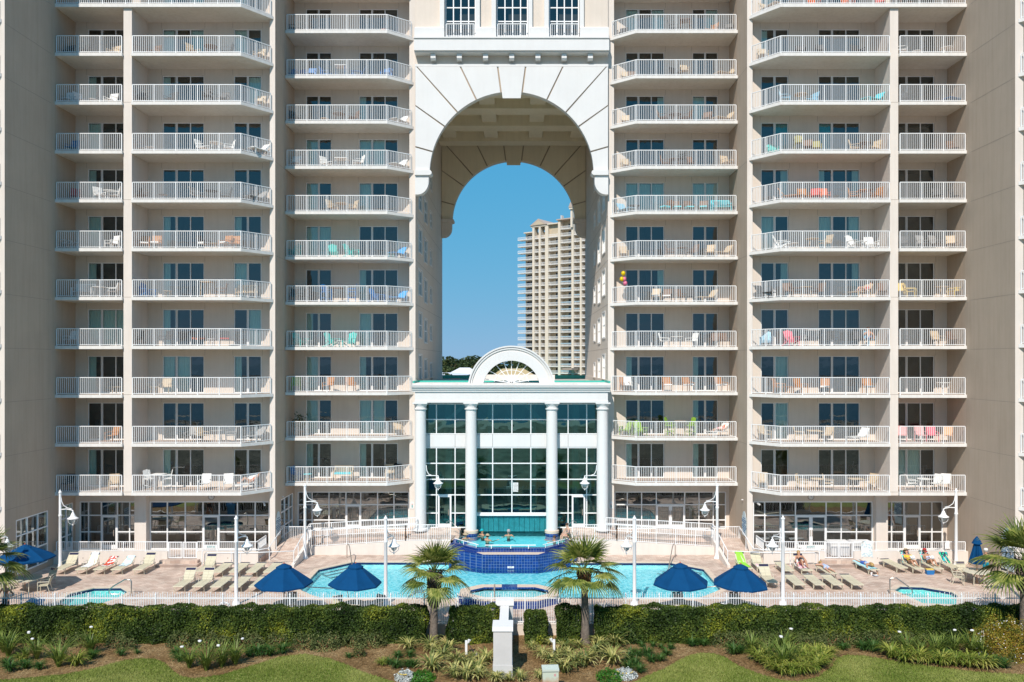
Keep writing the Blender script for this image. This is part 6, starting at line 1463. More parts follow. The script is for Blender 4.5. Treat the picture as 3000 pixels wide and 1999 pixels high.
def prone(flip=False, reach=False):
    s = -1 if flip else 1     # s=1: head at +y (away), feet toward -y
    J = dict(pelvis=(0,s*-0.05,0.50),waist=(0,s*0.12,0.49),chest=(0,s*0.34,0.51),neck=(0,s*0.50,0.52),head=(0.02,s*0.63,0.53),sh=[(-0.18,s*0.42,0.50),(0.18,s*0.42,0.50)],
        hp=[(-0.09,s*-0.12,0.49),(0.09,s*-0.12,0.49)],kn=[(-0.11,s*-0.52,0.45),(0.13,s*-0.50,0.45)],an=[(-0.12,s*-0.92,0.44),(0.16,s*-0.90,0.46)],toe=[(-0.12,s*-1.06,0.40),(0.18,s*-1.04,0.42)])
    if reach: J['el'] = [(-0.26,s*0.66,0.38),(0.28,s*0.64,0.36)]; J['wr'] = [(-0.16,s*0.90,0.16),(0.20,s*0.90,0.16)]
    else: J['el'] = [(-0.34,s*0.52,0.46),(0.34,s*0.52,0.46)]; J['wr'] = [(-0.16,s*0.72,0.45),(0.18,s*0.72,0.45)]
    return J
def swim(spread=0.35, fwd=-0.2):
    return dict(pelvis=(0,0.05,-0.62),waist=(0,0.02,-0.45),chest=(0,0,-0.20),neck=(0,0,-0.02),head=(0,-0.02,0.11),sh=[(-0.18,0,-0.08),(0.18,0,-0.08)],el=[(-0.32,fwd*0.5,-0.20),(0.30,fwd*0.9,-0.16)],wr=[(-0.16-spread,fwd*1.9,-0.13),(0.02+spread,fwd*2.0,-0.12)])
HB = mat('hair_brown', (0.07,0.035,0.02), 0.6); HBL = mat('hair_blonde', (0.42,0.27,0.10), 0.6); HG = mat('hair_grey', (0.4,0.38,0.35), 0.6)
BLK = mat('cloth_black', (0.012,0.012,0.02), 0.7); YEL = mat('cloth_yellow', (0.75,0.50,0.04), 0.8); PBL = mat('cloth_pale_blue', (0.42,0.52,0.72), 0.8); MBL = mat('cloth_blue', (0.04,0.12,0.45), 0.8)
STRAW = mat('straw_hat', (0.42,0.33,0.22), 0.9); WHT = mat('cloth_white', (0.75,0.75,0.72), 0.8); TEALC = mat('cloth_teal', (0.0,0.22,0.30), 0.8); REDV = mat('visor_red', (0.45,0.03,0.03), 0.7)
WL = 0.99
sw = [('swimmer in navy top and straw hat nearest the left end of the upper pool', -3.0, 52.25, 0.5, ('brim',STRAW), MBL, HB, M_SKIN),
      ('swimmer with turquoise visor facing right beside the left inner column', -1.95, 53.35, -0.9, ('visor',mat('visor_turq',(0.0,0.35,0.4),0.6)), BLK, HBL, M_SKIN),
      ('swimmer in tan hat seen from behind in the middle of the left group', -1.55, 51.8, 2.6, ('brim',STRAW), BLK, HB, M_SKIN),
      ('swimmer with grey cap and dark goggles alone in the pool centre', -0.19, 53.2, 0.1, ('cap',mat('cap_grey',(0.35,0.35,0.36),0.7)), BLK, HG, M_SKIN),
      ('woman floating on her back by the right steps of the upper pool', 2.8, 51.5, -1.3, None, BLK, HB, M_SKIN)]
for lb, x, y, rz, hat, wm, hr, sk in sw:
    person(lb, swim(0.25+0.1*random.random(), -0.2), (x,y,WL+0.12), rz, sk, [SUIT(wm)], hr, 0.1, hat, legs=False)
# swimmers' joints above keep their legs under the water
J = stand(); 
person('woman in patterned top and sunglasses sitting at the right edge of the upper pool', dict(pelvis=(0,0,0.12),waist=(0,0.02,0.27),chest=(0,-0.02,0.50),neck=(0,-0.05,0.66),head=(0,-0.08,0.78),sh=[(-0.17,-0.02,0.59),(0.17,-0.02,0.59)],el=[(-0.24,-0.12,0.36),(0.24,-0.10,0.36)],wr=[(-0.12,-0.32,0.26),(0.12,-0.32,0.26)],hp=[(-0.09,-0.05,0.10),(0.09,-0.05,0.10)],kn=[(-0.11,-0.46,0.12),(0.10,-0.46,0.12)],an=[(-0.11,-0.52,-0.28),(0.10,-0.54,-0.28)]),
    (3.72, 52.3, 1.1), -1.1, M_SKIN2, [('top', [[('pelvis',0.137),('waist',0.125),('chest',0.14),(('sh',0),0.07)],[('chest',0.14),(('sh',1),0.07)]], mat('cloth_print',(0.30,0.27,0.30),0.8,0.6,30))], HB, 0.1, None, (0,-1,-0.1))
person('blonde woman in a black swimsuit lying back with knees up on a right lounger', recline(48,0.34,False), (17.45,47.75,0.03), 0, M_SKIN, [SUIT(BLK)], HBL, 0.22, None, (0,-0.6,0.8))
person('woman in a pale blue dress lying face down on a flat lounger', prone(), (18.6,47.1,0.0), 0.03, M_SKIN2, [('dress', [[(('hp',0),0.11),('pelvis',0.145),('waist',0.13),('chest',0.14)],[('pelvis',0.145),(('hp',1),0.11)],[(('hp',0),0.11),((('hp',0),('kn',0),0.6),0.10)],[(('hp',1),0.11),((('hp',1),('kn',1),0.6),0.10)]], PBL)], HBL, 0.15, None, (0.6,0,-0.6))
person('child in blue swimwear lying face down, arms reaching to a book', prone(True, True), (21.35,47.9,0.0), 0.12, M_SKIN, [SUIT(PBL), SHORTS(MBL)], HBL, 0.15, None, (0,-0.3,-1))
person('reader in a yellow shirt and wide hat on a raised lounger', recline(48,0.22,True), (24.15,48.1,0.02), 0.03, M_SKIN, [SHIRT(YEL)], HB, 0.1, ('brim',STRAW), (0,-0.9,-0.3))
person('reader in a pale blue swimsuit and red visor on a raised lounger', recline(48,0.30,True), (25.3,48.1,0.02), 0.03, M_SKIN, [SUIT(PBL)], HB, 0.1, ('visor',REDV), (0,-0.9,-0.3))
person('shirtless man in teal shorts and white cap, seen from behind', stand(arm=0.12), (27.55,46.1,0.0), PI-0.2, M_SKIN, [SHORTS(TEALC)], HG, 0.1, ('cap',WHT))
person('bald shirtless man in dark shorts behind the fence at the left edge', stand(arm=0.22), (-24.75,39.2,0.0), -0.2, M_SKIN, [SHORTS(BLK)], None)
def book(lb, x, y, z, rz, c=(0.7,0.7,0.68)):
    m = MB(); m.prism([(-0.13,0.03),(0,0),(0.13,0.03),(0.13,0.05),(0,0.02),(-0.13,0.05)], 'y', -0.10, 0.10, mat('paper', (0.7,0.7,0.66), 0.9)); m.prism([(-0.14,0.02),(0,-0.012),(0.14,0.02),(0.13,0.03),(0,0),(-0.13,0.03)], 'y', -0.11, 0.11, fmat('blue')); o = m.obj('open_book'); o.location = (x,y,z); o.rotation_euler = (0.7 if z > 0.3 else 0,0,rz); tag(o, lb, 'book')
book('open book held by the reader in the yellow shirt', 24.15, 47.88, 0.84, 0); book('open book held by the reader in the red visor', 25.3, 47.88, 0.84, 0); book('open book on the pavers below the face down child', 21.45, 46.82, 0.03, 0.1)
# people on the balconies
person('person in an orange swimsuit reclining on the lowest wide left balcony', recline(40,0.30,False), (PXX(733,51.2), 51.2, zf(0)-0.02), R(-62), M_SKIN, [SUIT(mat('cloth_orange',(0.6,0.12,0.03),0.8))], HB, 0.12, None, (0,-0.7,0.7))
person('person under a colourful towel lounging on second balcony right of the arch', recline(40,0.1,False), (PXX(2112,54.6), 54.55, zf(1)-0.02), R(-62), M_SKIN2, [('towel_wrap', [[(('kn',0),0.1),('pelvis',0.15),('waist',0.14)]], T_PK), SUIT(mat('cloth_orange',(0.6,0.12,0.03),0.8))], HB, 0.12)
person('sunbather on a lounge chair on the fifth wide right balcony', recline(40,0.28,False), (PXX(2532,50.6), 50.55, zf(4)-0.02), R(-62), M_SKIN2, [SUIT(REDV)], HB, 0.12, None, (0,-0.7,0.7))
person('seated person in blue on the fourth wide right balcony', recline(60,0.05,False), (PXX(2545,50.7), 50.7, zf(3)+0.02), R(-20), M_SKIN, [SHORTS(MBL)], HB, 0.12)
# balloons
t = thing('balloon_bunch', 'two yellow and two pink balloons tied to the fifth balcony right of arch', 'balloons', (PXX(1826,55.0), 54.85, zf(4)+1.0))
for i, (x, z, c) in enumerate(((-0.02,1.15,'yellow'),(-0.13,0.72,'yellow'),(0.06,0.72,'pink'),(0.14,0.40,'pink'))):
    m = MB(); m.ball((x*0.9,0.03*i,z*0.9), 0.155, mat('balloon_'+c, (0.70,0.50,0.0) if c == 'yellow' else (0.65,0.16,0.27), 0.3), 12, 1, 1, 1.12); m.tube([(x,0.03*i,z-0.22),(0.3,0,0.1)], 0.006, M_TRIM, 4); m.obj('balloon', t, True)

# ================================================================ PLANTS
LEAFD = leafmat('plant_leaf', [(0.02,0.05,0.015),(0.05,0.10,0.02),(0.10,0.16,0.04)])
pot('potted plant behind the second balcony railing left of the arch', PXX(879,54.9), 54.9, zf(1)+0.01)
M_HEDGE = leafmat('hedge_leaf', [(0.016,0.032,0.008),(0.030,0.055,0.011),(0.048,0.080,0.015),(0.072,0.110,0.020),(0.115,0.150,0.025),(0.26,0.28,0.03)], 0.5, 0.7, 0.15, 0.15)
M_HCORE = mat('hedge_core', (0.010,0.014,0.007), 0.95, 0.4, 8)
M_SHRUB = leafmat('shrub_leaf', [(0.035,0.055,0.018),(0.075,0.10,0.03),(0.14,0.16,0.055),(0.25,0.25,0.09)], 0.6, 1.2, 0.15, 0.15)
def hedge(label, x0, x1, y0=36.62, y1=37.42, z0=-0.4, z1=1.24, rnd=0.08, dens=1000, m=None, L=0.095, cat='hedge', name='hedge', group=None):
    w_, d_, h_ = x1-x0, y1-y0, z1-z0
    areas = [w_*h_, w_*d_, d_*h_, d_*h_, w_*h_*0.25]; tot = sum(areas); n = int(tot*dens); P = []; N = []
    face = RS.choice(5, size=n, p=np.array(areas)/tot); u = RS.rand(n); v = RS.rand(n)
    X = np.where(face==2, x0, np.where(face==3, x1, x0+u*w_)); Y = np.where(face==0, y0, np.where(face==4, y1, y0+np.where(face==1, v, u)*d_)); Z = np.where(face==1, z1, z0+v*h_)
    Nn = np.zeros((n,3)); Nn[face==0,1] = -1; Nn[face==1,2] = 1; Nn[face==2,0] = -1; Nn[face==3,0] = 1; Nn[face==4,1] = 1
    bump = 0.07*np.sin(X*1.7+Z*2.1)+0.05*np.sin(X*4.3-Z*3.0+1)+0.03*np.sin(X*9+Z*7)
    P = np.stack([X,Y,Z],1)
    # round the edges
    cx, cy, cz = (x0+x1)/2, (y0+y1)/2, (z0+z1)/2
    q = P-np.array([cx,cy,cz]); hl = np.array([w_/2,d_/2,h_/2]); r = rnd+0.1
    inner = np.clip(q, -(hl-r), hl-r); dd = q-inner; ln = np.linalg.norm(dd,axis=1); k = np.where(ln > r, r/np.maximum(ln,1e-6), 1.0)
    low = q[:,2] < -hl[2]+r; k = np.where(low, 1.0, k); P = np.array([cx,cy,cz])+inner+dd*k[:,None]
    P += Nn*(bump-0.02-np.abs(RS.normal(size=n))*0.07)[:,None]
    P[:,2] = np.maximum(P[:,2], z0+0.02)
    t = thing(name, label, cat, (cx,cy,z0), 0, group or 'clipped hedges along the fence'); P -= np.array([cx,cy,z0])
    s = RS.uniform(0.7,1.3,n); o = quads('foliage', leafq(P, Nn, L*s, L*0.62*s), m or M_HEDGE, t)
    c = MB(); c.box(-w_/2+0.24,w_/2-0.24,-d_/2+0.24,d_/2-0.24,0.0,h_-0.26,M_HCORE); c.obj('dark_core', t)  # plain dark box inside the leaves stands for the hedge's inner shade
    return t
YH = 36.7
hx = lambda px: PXX(px, YH)
hedge('long clipped hedge left of the left palm, running to the picture edge', -26.5, hx(1248))
hedge('square clipped hedge between the left palm and the white garden pier', hx(1312), hx(1458))
hedge('narrow rounded hedge just right of the white garden pier', hx(1537), hx(1607), z1=1.12, rnd=0.22)
hedge('small clipped hedge just left of the right palm trunk', hx(1628), hx(1702))
hedge('long clipped hedge right of the right palm trunk', hx(1744), hx(2935), z1=1.24)
hedge('dark hedge end piece behind the far right palm', hx(2925), hx(3040), y0=37.0, y1=37.7)
def shrub(label, x, y, rx, ry, h, m=None, n=None, L=0.075, group='low shrubs in front of the hedges'):
    n = n or int(1400*rx*h*1.6); a = RS.rand(n)*2*PI; ph = np.arccos(RS.rand(n)*0.97); rr = 0.72+0.32*RS.rand(n); rr *= 1+0.16*np.sin(a*5+x)*np.sin(ph*4)
    N = np.stack([np.cos(a)*np.sin(ph), np.sin(a)*np.sin(ph), np.cos(ph)],1); P = N*rr[:,None]*np.array([rx,ry,h]); P[:,2] = np.maximum(P[:,2], 0.03)
    t = thing('shrub', label, 'shrub', (x,y,-0.4), 0, group); s = RS.uniform(0.7,1.4,n)
    quads('foliage', leafq(P, N, L*s, L*0.55*s), m or M_SHRUB, t)
    c = MB()
    for i in range(6): b = i*PI/3; c.tube([(0,0,0),(rx*0.5*math.cos(b),ry*0.5*math.sin(b),h*0.6)], 0.015, M_WOOD, 4)
    c.obj('stems', t); return t
SHP = [(195,1885,0.50,'left'),(235,1895,.55,''),(340,1893,.6,''),(370,1905,.45,''),(545,1880,.7,''),(610,1885,.75,''),(640,1900,.6,''),(720,1895,.75,''),(745,1905,.5,''),(820,1885,.6,''),(890,1900,.7,''),(950,1905,.7,''),(975,1890,.6,''),(1045,1882,.55,''),(1085,1896,.75,''),(1050,1926,.3,''),
  (2110,1880,.65,''),(2160,1888,.7,''),(2215,1890,.75,''),(2270,1893,.75,''),(2330,1897,.8,''),(2385,1905,.8,''),(2435,1893,.7,''),(2475,1884,.65,''),(2530,1882,.65,''),(2580,1888,.75,''),(2640,1886,.75,''),(2700,1880,.6,'')]
for i, (px, py, r, _) in enumerate(SHP):
    x, y = GR(px, py, -0.4); side = 'left' if px < 1500 else 'right'; k = i+1 if px < 1500 else i-15
    shrub('olive green bushy shrub, number %d from the left in the %s row before the hedge' % (k, side), x, min(y+0.1, 36.45), r, r*0.62, 0.42+0.35*r)
M_ABEL = leafmat('abelia_leaf', [(0.05,0.075,0.012),(0.12,0.13,0.015),(0.24,0.22,0.02),(0.34,0.17,0.02),(0.32,0.33,0.05)], 0.5, 2.0, 0.2)
x, y = GR(2965, 1935, -0.4)
t = shrub('large rounded golden green shrub dotted with white flowers at lower right', x+0.1, y+0.6, 1.55, 1.1, 1.55, M_ABEL, 16000, 0.06, None)
N = RS.normal(size=(230,3)); N[:,2] = np.abs(N[:,2]); N[:,1] = -np.abs(N[:,1])*0.6+N[:,1]*0.4; N /= np.linalg.norm(N,axis=1)[:,None]
M_PETAL = mat('white_petal', (0.78,0.76,0.74), 0.6)
quads('flowers', leafq(N*np.array([1.57,1.12,1.57]), N, np.full(230,0.045), np.full(230,0.04)), M_PETAL, t)
# grass like clumps -----------------------------------------------------------
def blades(n, L, W, spread, droop, seed):
    rs = np.random.RandomState(seed); Q = []
    for i in range(n):
        a = rs.rand()*2*PI; tilt = spread*(0.15+0.85*rs.rand()); l = L*(0.65+0.5*rs.rand()); w = W*(0.8+0.4*rs.rand()); d = Vector((math.cos(a), math.sin(a), 0)); s_ = Vector((-math.sin(a), math.cos(a), 0))
        p = d*0.03*rs.rand(); th = PI/2-tilt*0.6; pts = [p]; k = 4
        for j in range(k): 
            p = p+(d*math.cos(th)+Vector((0,0,1))*math.sin(th))*l/k; th -= droop*(0.5+0.8*rs.rand())/k*(1+j*0.4); pts.append(Vector((p.x,p.y,max(p.z,0.01))))
        for j in range(k):
            w0 = w*(1-0.15*j if j < k-1 else 0.5); w1 = w*(1-0.15*(j+1)) if j < k-1 else 0.002
            Q.append([pts[j]-s_*w0/2, pts[j]+s_*w0/2, pts[j+1]+s_*w1/2, pts[j+1]-s_*w1/2])
    return np.array([[list(v) for v in q] for q in Q])
M_VAR = leafmat('variegated_blade', [(0.06,0.10,0.02),(0.12,0.16,0.04),(0.48,0.44,0.14),(0.62,0.56,0.24)], 0.5, 3.0, 0.25)
M_LIR = leafmat('liriope_blade', [(0.02,0.065,0.014),(0.05,0.12,0.02),(0.10,0.18,0.03)], 0.5, 3.0, 0.25)
M_IRIS = leafmat('iris_blade', [(0.07,0.12,0.018),(0.15,0.21,0.035),(0.30,0.34,0.08)], 0.45, 3.0, 0.25)
M_CARP = leafmat('carpet_blade', [(0.07,0.13,0.015),(0.16,0.23,0.025),(0.36,0.36,0.07),(0.50,0.44,0.13)], 0.5, 1.5, 0.25)
def proto_clump(name, arr, m):
    me = quads('x', arr, m); d = me.data; bpy.data.objects.remove(me); d.name = name; return d
CL = {'lily': [proto_clump('blades', blades(56,0.60,0.045,1.0,1.7,s), M_VAR) for s in (1,2,3)],
      'mondo': [proto_clump('blades', blades(110,0.34,0.022,0.95,1.5,s), M_LIR) for s in (4,5)],
      'iris': [proto_clump('blades', blades(80,0.85,0.034,0.85,1.0,s), M_IRIS) for s in (6,7)],
      'carpet': [proto_clump('blades', blades(120,0.42,0.024,1.0,1.6,s), M_CARP) for s in (8,9)]}
CAT = {'lily':('flax_lily','flax lily','cream and green striped flax lily clump'),'mondo':('grass_clump','grass clump','dark green low grass clump'),'iris':('iris_clump','iris clump','tall green strap leaved clump'),'carpet':('grass_clump','grass clump','yellow green spreading grass clump')}
FG = {'lily': [(1197,1903,1),(1258,1899,1),(1268,1912,.9),(1314,1908,1.1),(1297,1932,1.1),(1264,1966,1.25),(1338,1949,1.1),(1365,1951,.9),(1427,1942,1.1),(1404,1966,1.1),(1331,1987,1.1),(1365,1993,1.25),(1400,1991,1.0),(1387,1932,.6),(1452,1996,.8),
    (1556,1903,.65),(1590,1929,1),(1654,1907,1),(1607,1891,.65),(1694,1899,.75),(1614,1944,1),(1637,1928,.8),(1665,1928,.9),(1652,1972,1.15),(1684,1955,1.25),(1716,1951,1.2),(1745,1924,1.2),(1802,1893,1.2),(1795,1947,1.45),(1758,1899,1),(1582,1991,.7),(1524,1997,.8),(1492,1997,.6),(1456,1998,.7)],
  'mondo': [(1140,1948,1),(1161,1958,1.2),(1165,1928,.9),(1200,1926,1),(1195,1956,1),(1212,1956,1.1),(1021,1928,.7),(1848,1920,1),(1871,1924,1),(1896,1922,1.2),(1909,1941,1.1),(1843,1939,1.2),(1862,1950,1.1),(1841,1962,1.1),(1875,1972,1.1),(1935,1938,1),(1880,1896,.7),(1913,1896,.7),(1937,1901,.7),(1952,1922,1),(1965,1903,.8),
    (2028,1894,1.2),(2062,1893,1),(2150,1918,1.4),(2170,1915,1.2),(755,1922,1.5),(790,1922,1.4),(828,1915,1.4),(730,1925,1.2),(20,1955,1.3),(30,1968,1.3),(75,1960,1.2),(115,1962,1.1),(355,1922,.9),(403,1916,.6),(270,1931,1.2),(518,1925,1.3),(527,1940,1.2),(2560,1910,1.6),(2530,1907,1.3),(2470,1905,1),(2780,1935,1.4),(2910,1956,1.6),(2940,1958,1.3),(2730,1940,1.3)],
  'iris': [(10,1912,1),(25,1924,1),(75,1936,.7),(108,1932,1),(172,1955,1.15),(265,1915,1.05),(555,1958,1),(604,1965,1.15),(650,1956,1.05),(690,1948,1),(2203,1920,1),(2296,1915,1.05),(2292,1960,1.2),(2250,1937,.9),(2310,1945,1),(2660,1920,1),(2760,1915,.8),(2795,1920,1),(2845,1925,1.05),(2880,1930,1),(2740,1922,1),(2700,1930,.9)],
  'carpet': [(222,1952,1.5),(2225,1940,1.5),(2250,1955,1.5),(2290,1978,1.4),(2320,1978,1.4),(2345,1975,1.4),(2370,1970,1.5),(2395,1960,1.5),(2410,1945,1.5),(2425,1928,1.4),(2370,1945,1.5),(2340,1955,1.5),(2270,1965,1.4),(2350,1935,1.5),(2390,1930,1.5),(2610,1928,1.6),(2650,1940,1.5),(2690,1942,1.6),(2720,1945,1.4),(2760,1950,1.5),(2800,1952,1.5),(2840,1955,1.6),(2880,1958,1.6),(60,1940,1.0),(1120,1950,.8)]}
def zone(px, py):
    if px < 430: s = 'far left corner of the bed'
    elif px < 1000: s = 'bed below the left hedge'
    elif px < 1470: s = 'mulch left of the white pier'
    elif px < 1840: s = 'mulch right of the white pier'
    elif px < 2120: s = 'mulch before the right lawn'
    elif px < 2480: s = 'tongue of bed between right lawns'
    else: s = 'far right bed by the round shrub'
    return s
for kind, lst in FG.items():
    nm, cat, desc = CAT[kind]; zs = {}
    for it in lst: zs.setdefault(zone(it[0], it[1]), []).append(it)
    for zn, its in zs.items():
        its.sort(key=lambda i: i[0])
        for i, (px, py, s) in enumerate(its):
            x, y = GR(px, py, -0.4)
            o_ = ('leftmost' if i == 0 else ('rightmost' if i == len(its)-1 else '%s from left' % (ORD+['ninth','tenth','eleventh','twelfth','thirteenth','fourteenth','fifteenth','sixteenth','seventeenth','eighteenth'])[i])) if len(its) > 1 else 'only one'
            t = thing(nm, '%s, %s, %s' % (desc, o_, zn), cat, (x,y,-0.4), random.uniform(0,6), desc+'s')
            s *= 1.42; t.scale = (s,s,s); link('blades', random.choice(CL[kind]), t)
            if kind == 'iris' and px in (108,265,555,604,650,690,2296,2292,2795,2845,2660):
                for q in range(3 if px == 108 else 1): f_ = MB(); a = random.uniform(0,6); f_.ball((0.25*math.cos(a),-abs(0.25*math.sin(a)),0.72+0.1*q), 0.05, M_PETAL, 6, 1.3, 1, 0.6); f_.obj('flower', t)
# bedding flowers at the bottom edge
M_DUST = leafmat('dusty_miller', [(0.35,0.38,0.36),(0.55,0.58,0.55),(0.7,0.72,0.7)], 0.7, 3, 0.1); M_PARS = leafmat('parsley_leaf', [(0.02,0.10,0.01),(0.05,0.17,0.015),(0.09,0.24,0.02)], 0.5, 3, 0.2)
for px, py, r, mm, lb in ((1185,1997,.42,M_DUST,'silvery dusty miller clump at the bottom left of the pier'),(1235,1999,.55,M_PARS,'bright green frilly clump left of the pier at the bottom edge'),(1790,1996,.60,M_PARS,'bright green frilly clump right of the utility box'),(1833,1992,.48,M_DUST,'silvery dusty miller clump with yellow flowers on the right')):
    x, y = GR(px, py, -0.4); t = shrub(lb, x, y+0.2, r, r*0.8, 0.38, mm, 1500, 0.07, 'bedding plants at the bottom edge')
    if mm is M_DUST:
        for q in range(8): f_ = MB(); a = random.uniform(0,6); f_.ball((r*0.7*math.cos(a),-abs(r*0.6*math.sin(a)),0.30), 0.03, fmat('yellow'), 6); f_.obj('flower', t)
# utility box and irrigation posts
x, y = GR(1612, 2030, -0.4)
m_ub = mat('utility_paint', (0.50,0.56,0.47), 0.6); 
nt_ = m_ub.node_tree; p_ = nt_.nodes['Principled BSDF']; tc = nt_.nodes.new('ShaderNodeTexCoord'); sp = nt_.nodes.new('ShaderNodeSeparateXYZ'); rr = nt_.nodes.new('ShaderNodeValToRGB'); nn = nt_.nodes.new('ShaderNodeTexNoise'); ad = nt_.nodes.new('ShaderNodeMath'); ad.operation = 'MULTIPLY_ADD'; ad.inputs[1].default_value = 0.3
nt_.links.new(tc.outputs['Object'], sp.inputs[0]); nt_.links.new(tc.outputs['Object'], nn.inputs[0]); nn.inputs['Scale'].default_value = 6
nt_.links.new(nn.outputs[0], ad.inputs[0]); nt_.links.new(sp.outputs[2], ad.inputs[2]); rr.color_ramp.elements[0].position = 0.50; rr.color_ramp.elements[0].color = (0.42,0.17,0.05,1); rr.color_ramp.elements[1].position = 0.85; rr.color_ramp.elements[1].color = (0.50,0.56,0.47,1)
nt_.links.new(ad.outputs[0], rr.inputs[0]); nt_.links.new(rr.outputs[0], p_.inputs['Base Color'])
t = thing('utility_box', 'pale green metal utility box with rusty lower half at the bottom edge', 'utility box', (x, y, -0.4), 0.05)
m = MB(); m.box(-0.31,0.31,-0.2,0.2,0,0.92,m_ub); m.obj('cabinet', t); m = MB(); m.prism([(-0.24,0.921),(0.24,0.921),(0.24,0.97),(0.2,1.03),(-0.24,1.0)], 'x', -0.33, 0.33, mat('utility_lid',(0.52,0.58,0.52),0.5)); m.obj('lid', t)
m = MB(); m.box(-0.05,0.07,-0.212,-0.201,0.36,0.41,M_BAND); m.obj('handle', t)
m = MB(); m.box(0.13,0.21,-0.205,-0.2005,0.72,0.82,mat('faded_pink',(0.55,0.30,0.30),0.8)); m.obj('sticker', t)
for px, py, sx, nm in ((1366,1918,1,'left'),(1623,1915,-1,'right')):
    x, y = GR(px, py, -0.4); t = thing('irrigation_post', 'short white post with a small spotlight %s of the garden pier' % nm, 'post', (x,y,-0.4))
    m = MB(); m.box(-0.05,0.05,-0.05,0.05,0,0.62,M_TRIM); m.obj('post', t); m = MB(); m.tube([(sx*0.05,0,0.5),(sx*0.1,0,0.55),(sx*0.14,0,0.66)], [0.03,0.05,0.07], M_TRIM, 8); m.obj('spotlight', t)
    if sx > 0: m = MB(); m.tube([(0.1,0,0.5),(0.25,-0.05,0.25),(0.42,-0.1,0.1)], 0.01, M_BAND, 5); m.box(0.38,0.5,-0.15,-0.05,0,0.13,M_TRIM); m.obj('cable_box', t)
# lawn blades
def inpoly(x, y, poly):
    c = np.zeros(len(x), bool); n = len(poly)
    for i in range(n):
        x1, y1 = poly[i]; x2, y2 = poly[(i+1)%n]; k = ((y1 > y) != (y2 > y)) & (x < (x2-x1)*(y-y1)/((y2-y1) or 1e-9)+x1); c ^= k
    return c
def turf(name, poly, n, m, h, xr, yr, label=None):
    x = RS.uniform(xr[0], xr[1], n); y = RS.uniform(yr[0], yr[1], n); k = inpoly(x, y, poly); x, y = x[k], y[k]; n = len(x)
    a = RS.rand(n)*2*PI; l = h*(0.5+RS.rand(n)); dx, dy = np.cos(a), np.sin(a); w_ = 0.012
    b = np.stack([x,y,np.full(n,-0.402)],1); s = np.stack([-dy*w_,dx*w_,0*x],1); tt = b+np.stack([dx*l*0.6,dy*l*0.6,l],1)
    o = quads(name, np.stack([b-s,b+s,tt+s*0.2,tt-s*0.2],1), m); o['kind'] = 'stuff'; return o
M_TURF = leafmat('turf_blade', [(0.13,0.19,0.028),(0.21,0.26,0.05),(0.35,0.36,0.11)], 0.7, 0.5, 0.25, 0.1)
turf('grass', lawn1, 90000, M_TURF, 0.05, (-22,-3.5), (31.2,36)); turf('grass', lawn2, 90000, M_TURF, 0.05, (4,23), (31.2,36))
M_STR = leafmat('straw_needle', [(0.13,0.075,0.03),(0.27,0.17,0.075),(0.46,0.33,0.17)], 0.9, 1.0, 0.0, 0.1)
bed = [(-24,31.8),(24,31.8),(24,37.8),(-24,37.8)]
n = 110000; x = RS.uniform(-24,24,n); y = RS.uniform(31.8,37.7,n); k = ~(inpoly(x,y,lawn1)|inpoly(x,y,lawn2)); x, y = x[k], y[k]; n = len(x)
a = RS.rand(n)*2*PI; l = RS.uniform(0.06,0.14,n); b = np.stack([x,y,np.full(n,-0.395)],1); d = np.stack([np.cos(a)*l,np.sin(a)*l,RS.uniform(0,0.03,n)],1); s = np.stack([-np.sin(a)*0.008,np.cos(a)*0.008,0*a],1)
o = quads('pine_needles', np.stack([b-s,b+s,b+d+s,b+d-s],1), M_STR); o['kind'] = 'stuff'

# ---------------------------------------------------------------- palms
M_FROND = leafmat('palm_leaf', [(0.05,0.085,0.014),(0.11,0.15,0.025),(0.22,0.25,0.05),(0.42,0.40,0.12)], 0.45, 1.6, 0.22)
M_BARK = mat('palm_bark', (0.17,0.135,0.11), 0.95, 0.35, 9, 1.0, 30); M_BOOT = mat('palm_boot', (0.15,0.115,0.095), 0.9, 0.4, 8); M_BOOT2 = mat('palm_boot_red', (0.24,0.12,0.06), 0.9, 0.4, 8)
def fan(pet, R_, dirv, droop, rs, nl=22):
    """one fan frond: petiole end point and leaflets as curved strips; dirv: direction of the fan midrib"""
    d = Vector(dirv).normalized(); side = d.cross(Vector((0,0,1))); side = side.normalized() if side.length > 0.05 else Vector((1,0,0)); up = side.cross(d).normalized(); Q = []
    for i in range(nl):
        a = (i/(nl-1)-0.5)*R(200); l = R_*(0.72+0.28*math.cos(a*0.8))*(0.9+0.2*rs.rand()); v = (d*math.cos(a)+side*math.sin(a)+up*0.12*math.cos(a)).normalized()
        p = Vector(pet); pts = [p]; k = 5
        for j in range(k):
            p = p+v*l/k; v = (v+Vector((0,0,-1))*droop*(0.03+0.20*j)*(0.8+0.4*rs.rand())).normalized(); pts.append(p)
        wv = v.cross(up).normalized() if v.cross(up).length > 0.05 else side
        nrm = (up+side*0.35*(1 if i%2 else -1)).normalized(); 
        for j in range(k):
            t0, t1 = pts[j], pts[j+1]; dv = (t1-t0).normalized(); s_ = dv.cross(nrm).normalized()
            w0 = (0.012,0.030,0.032,0.026,0.014,0.002)[j]*R_/0.9; w1 = (0.012,0.030,0.032,0.026,0.014,0.002)[j+1]*R_/0.9
            Q.append([list(t0-s_*w0), list(t0+s_*w0), list(t1+s_*w1), list(t1-s_*w1)])
    return np.array(Q)
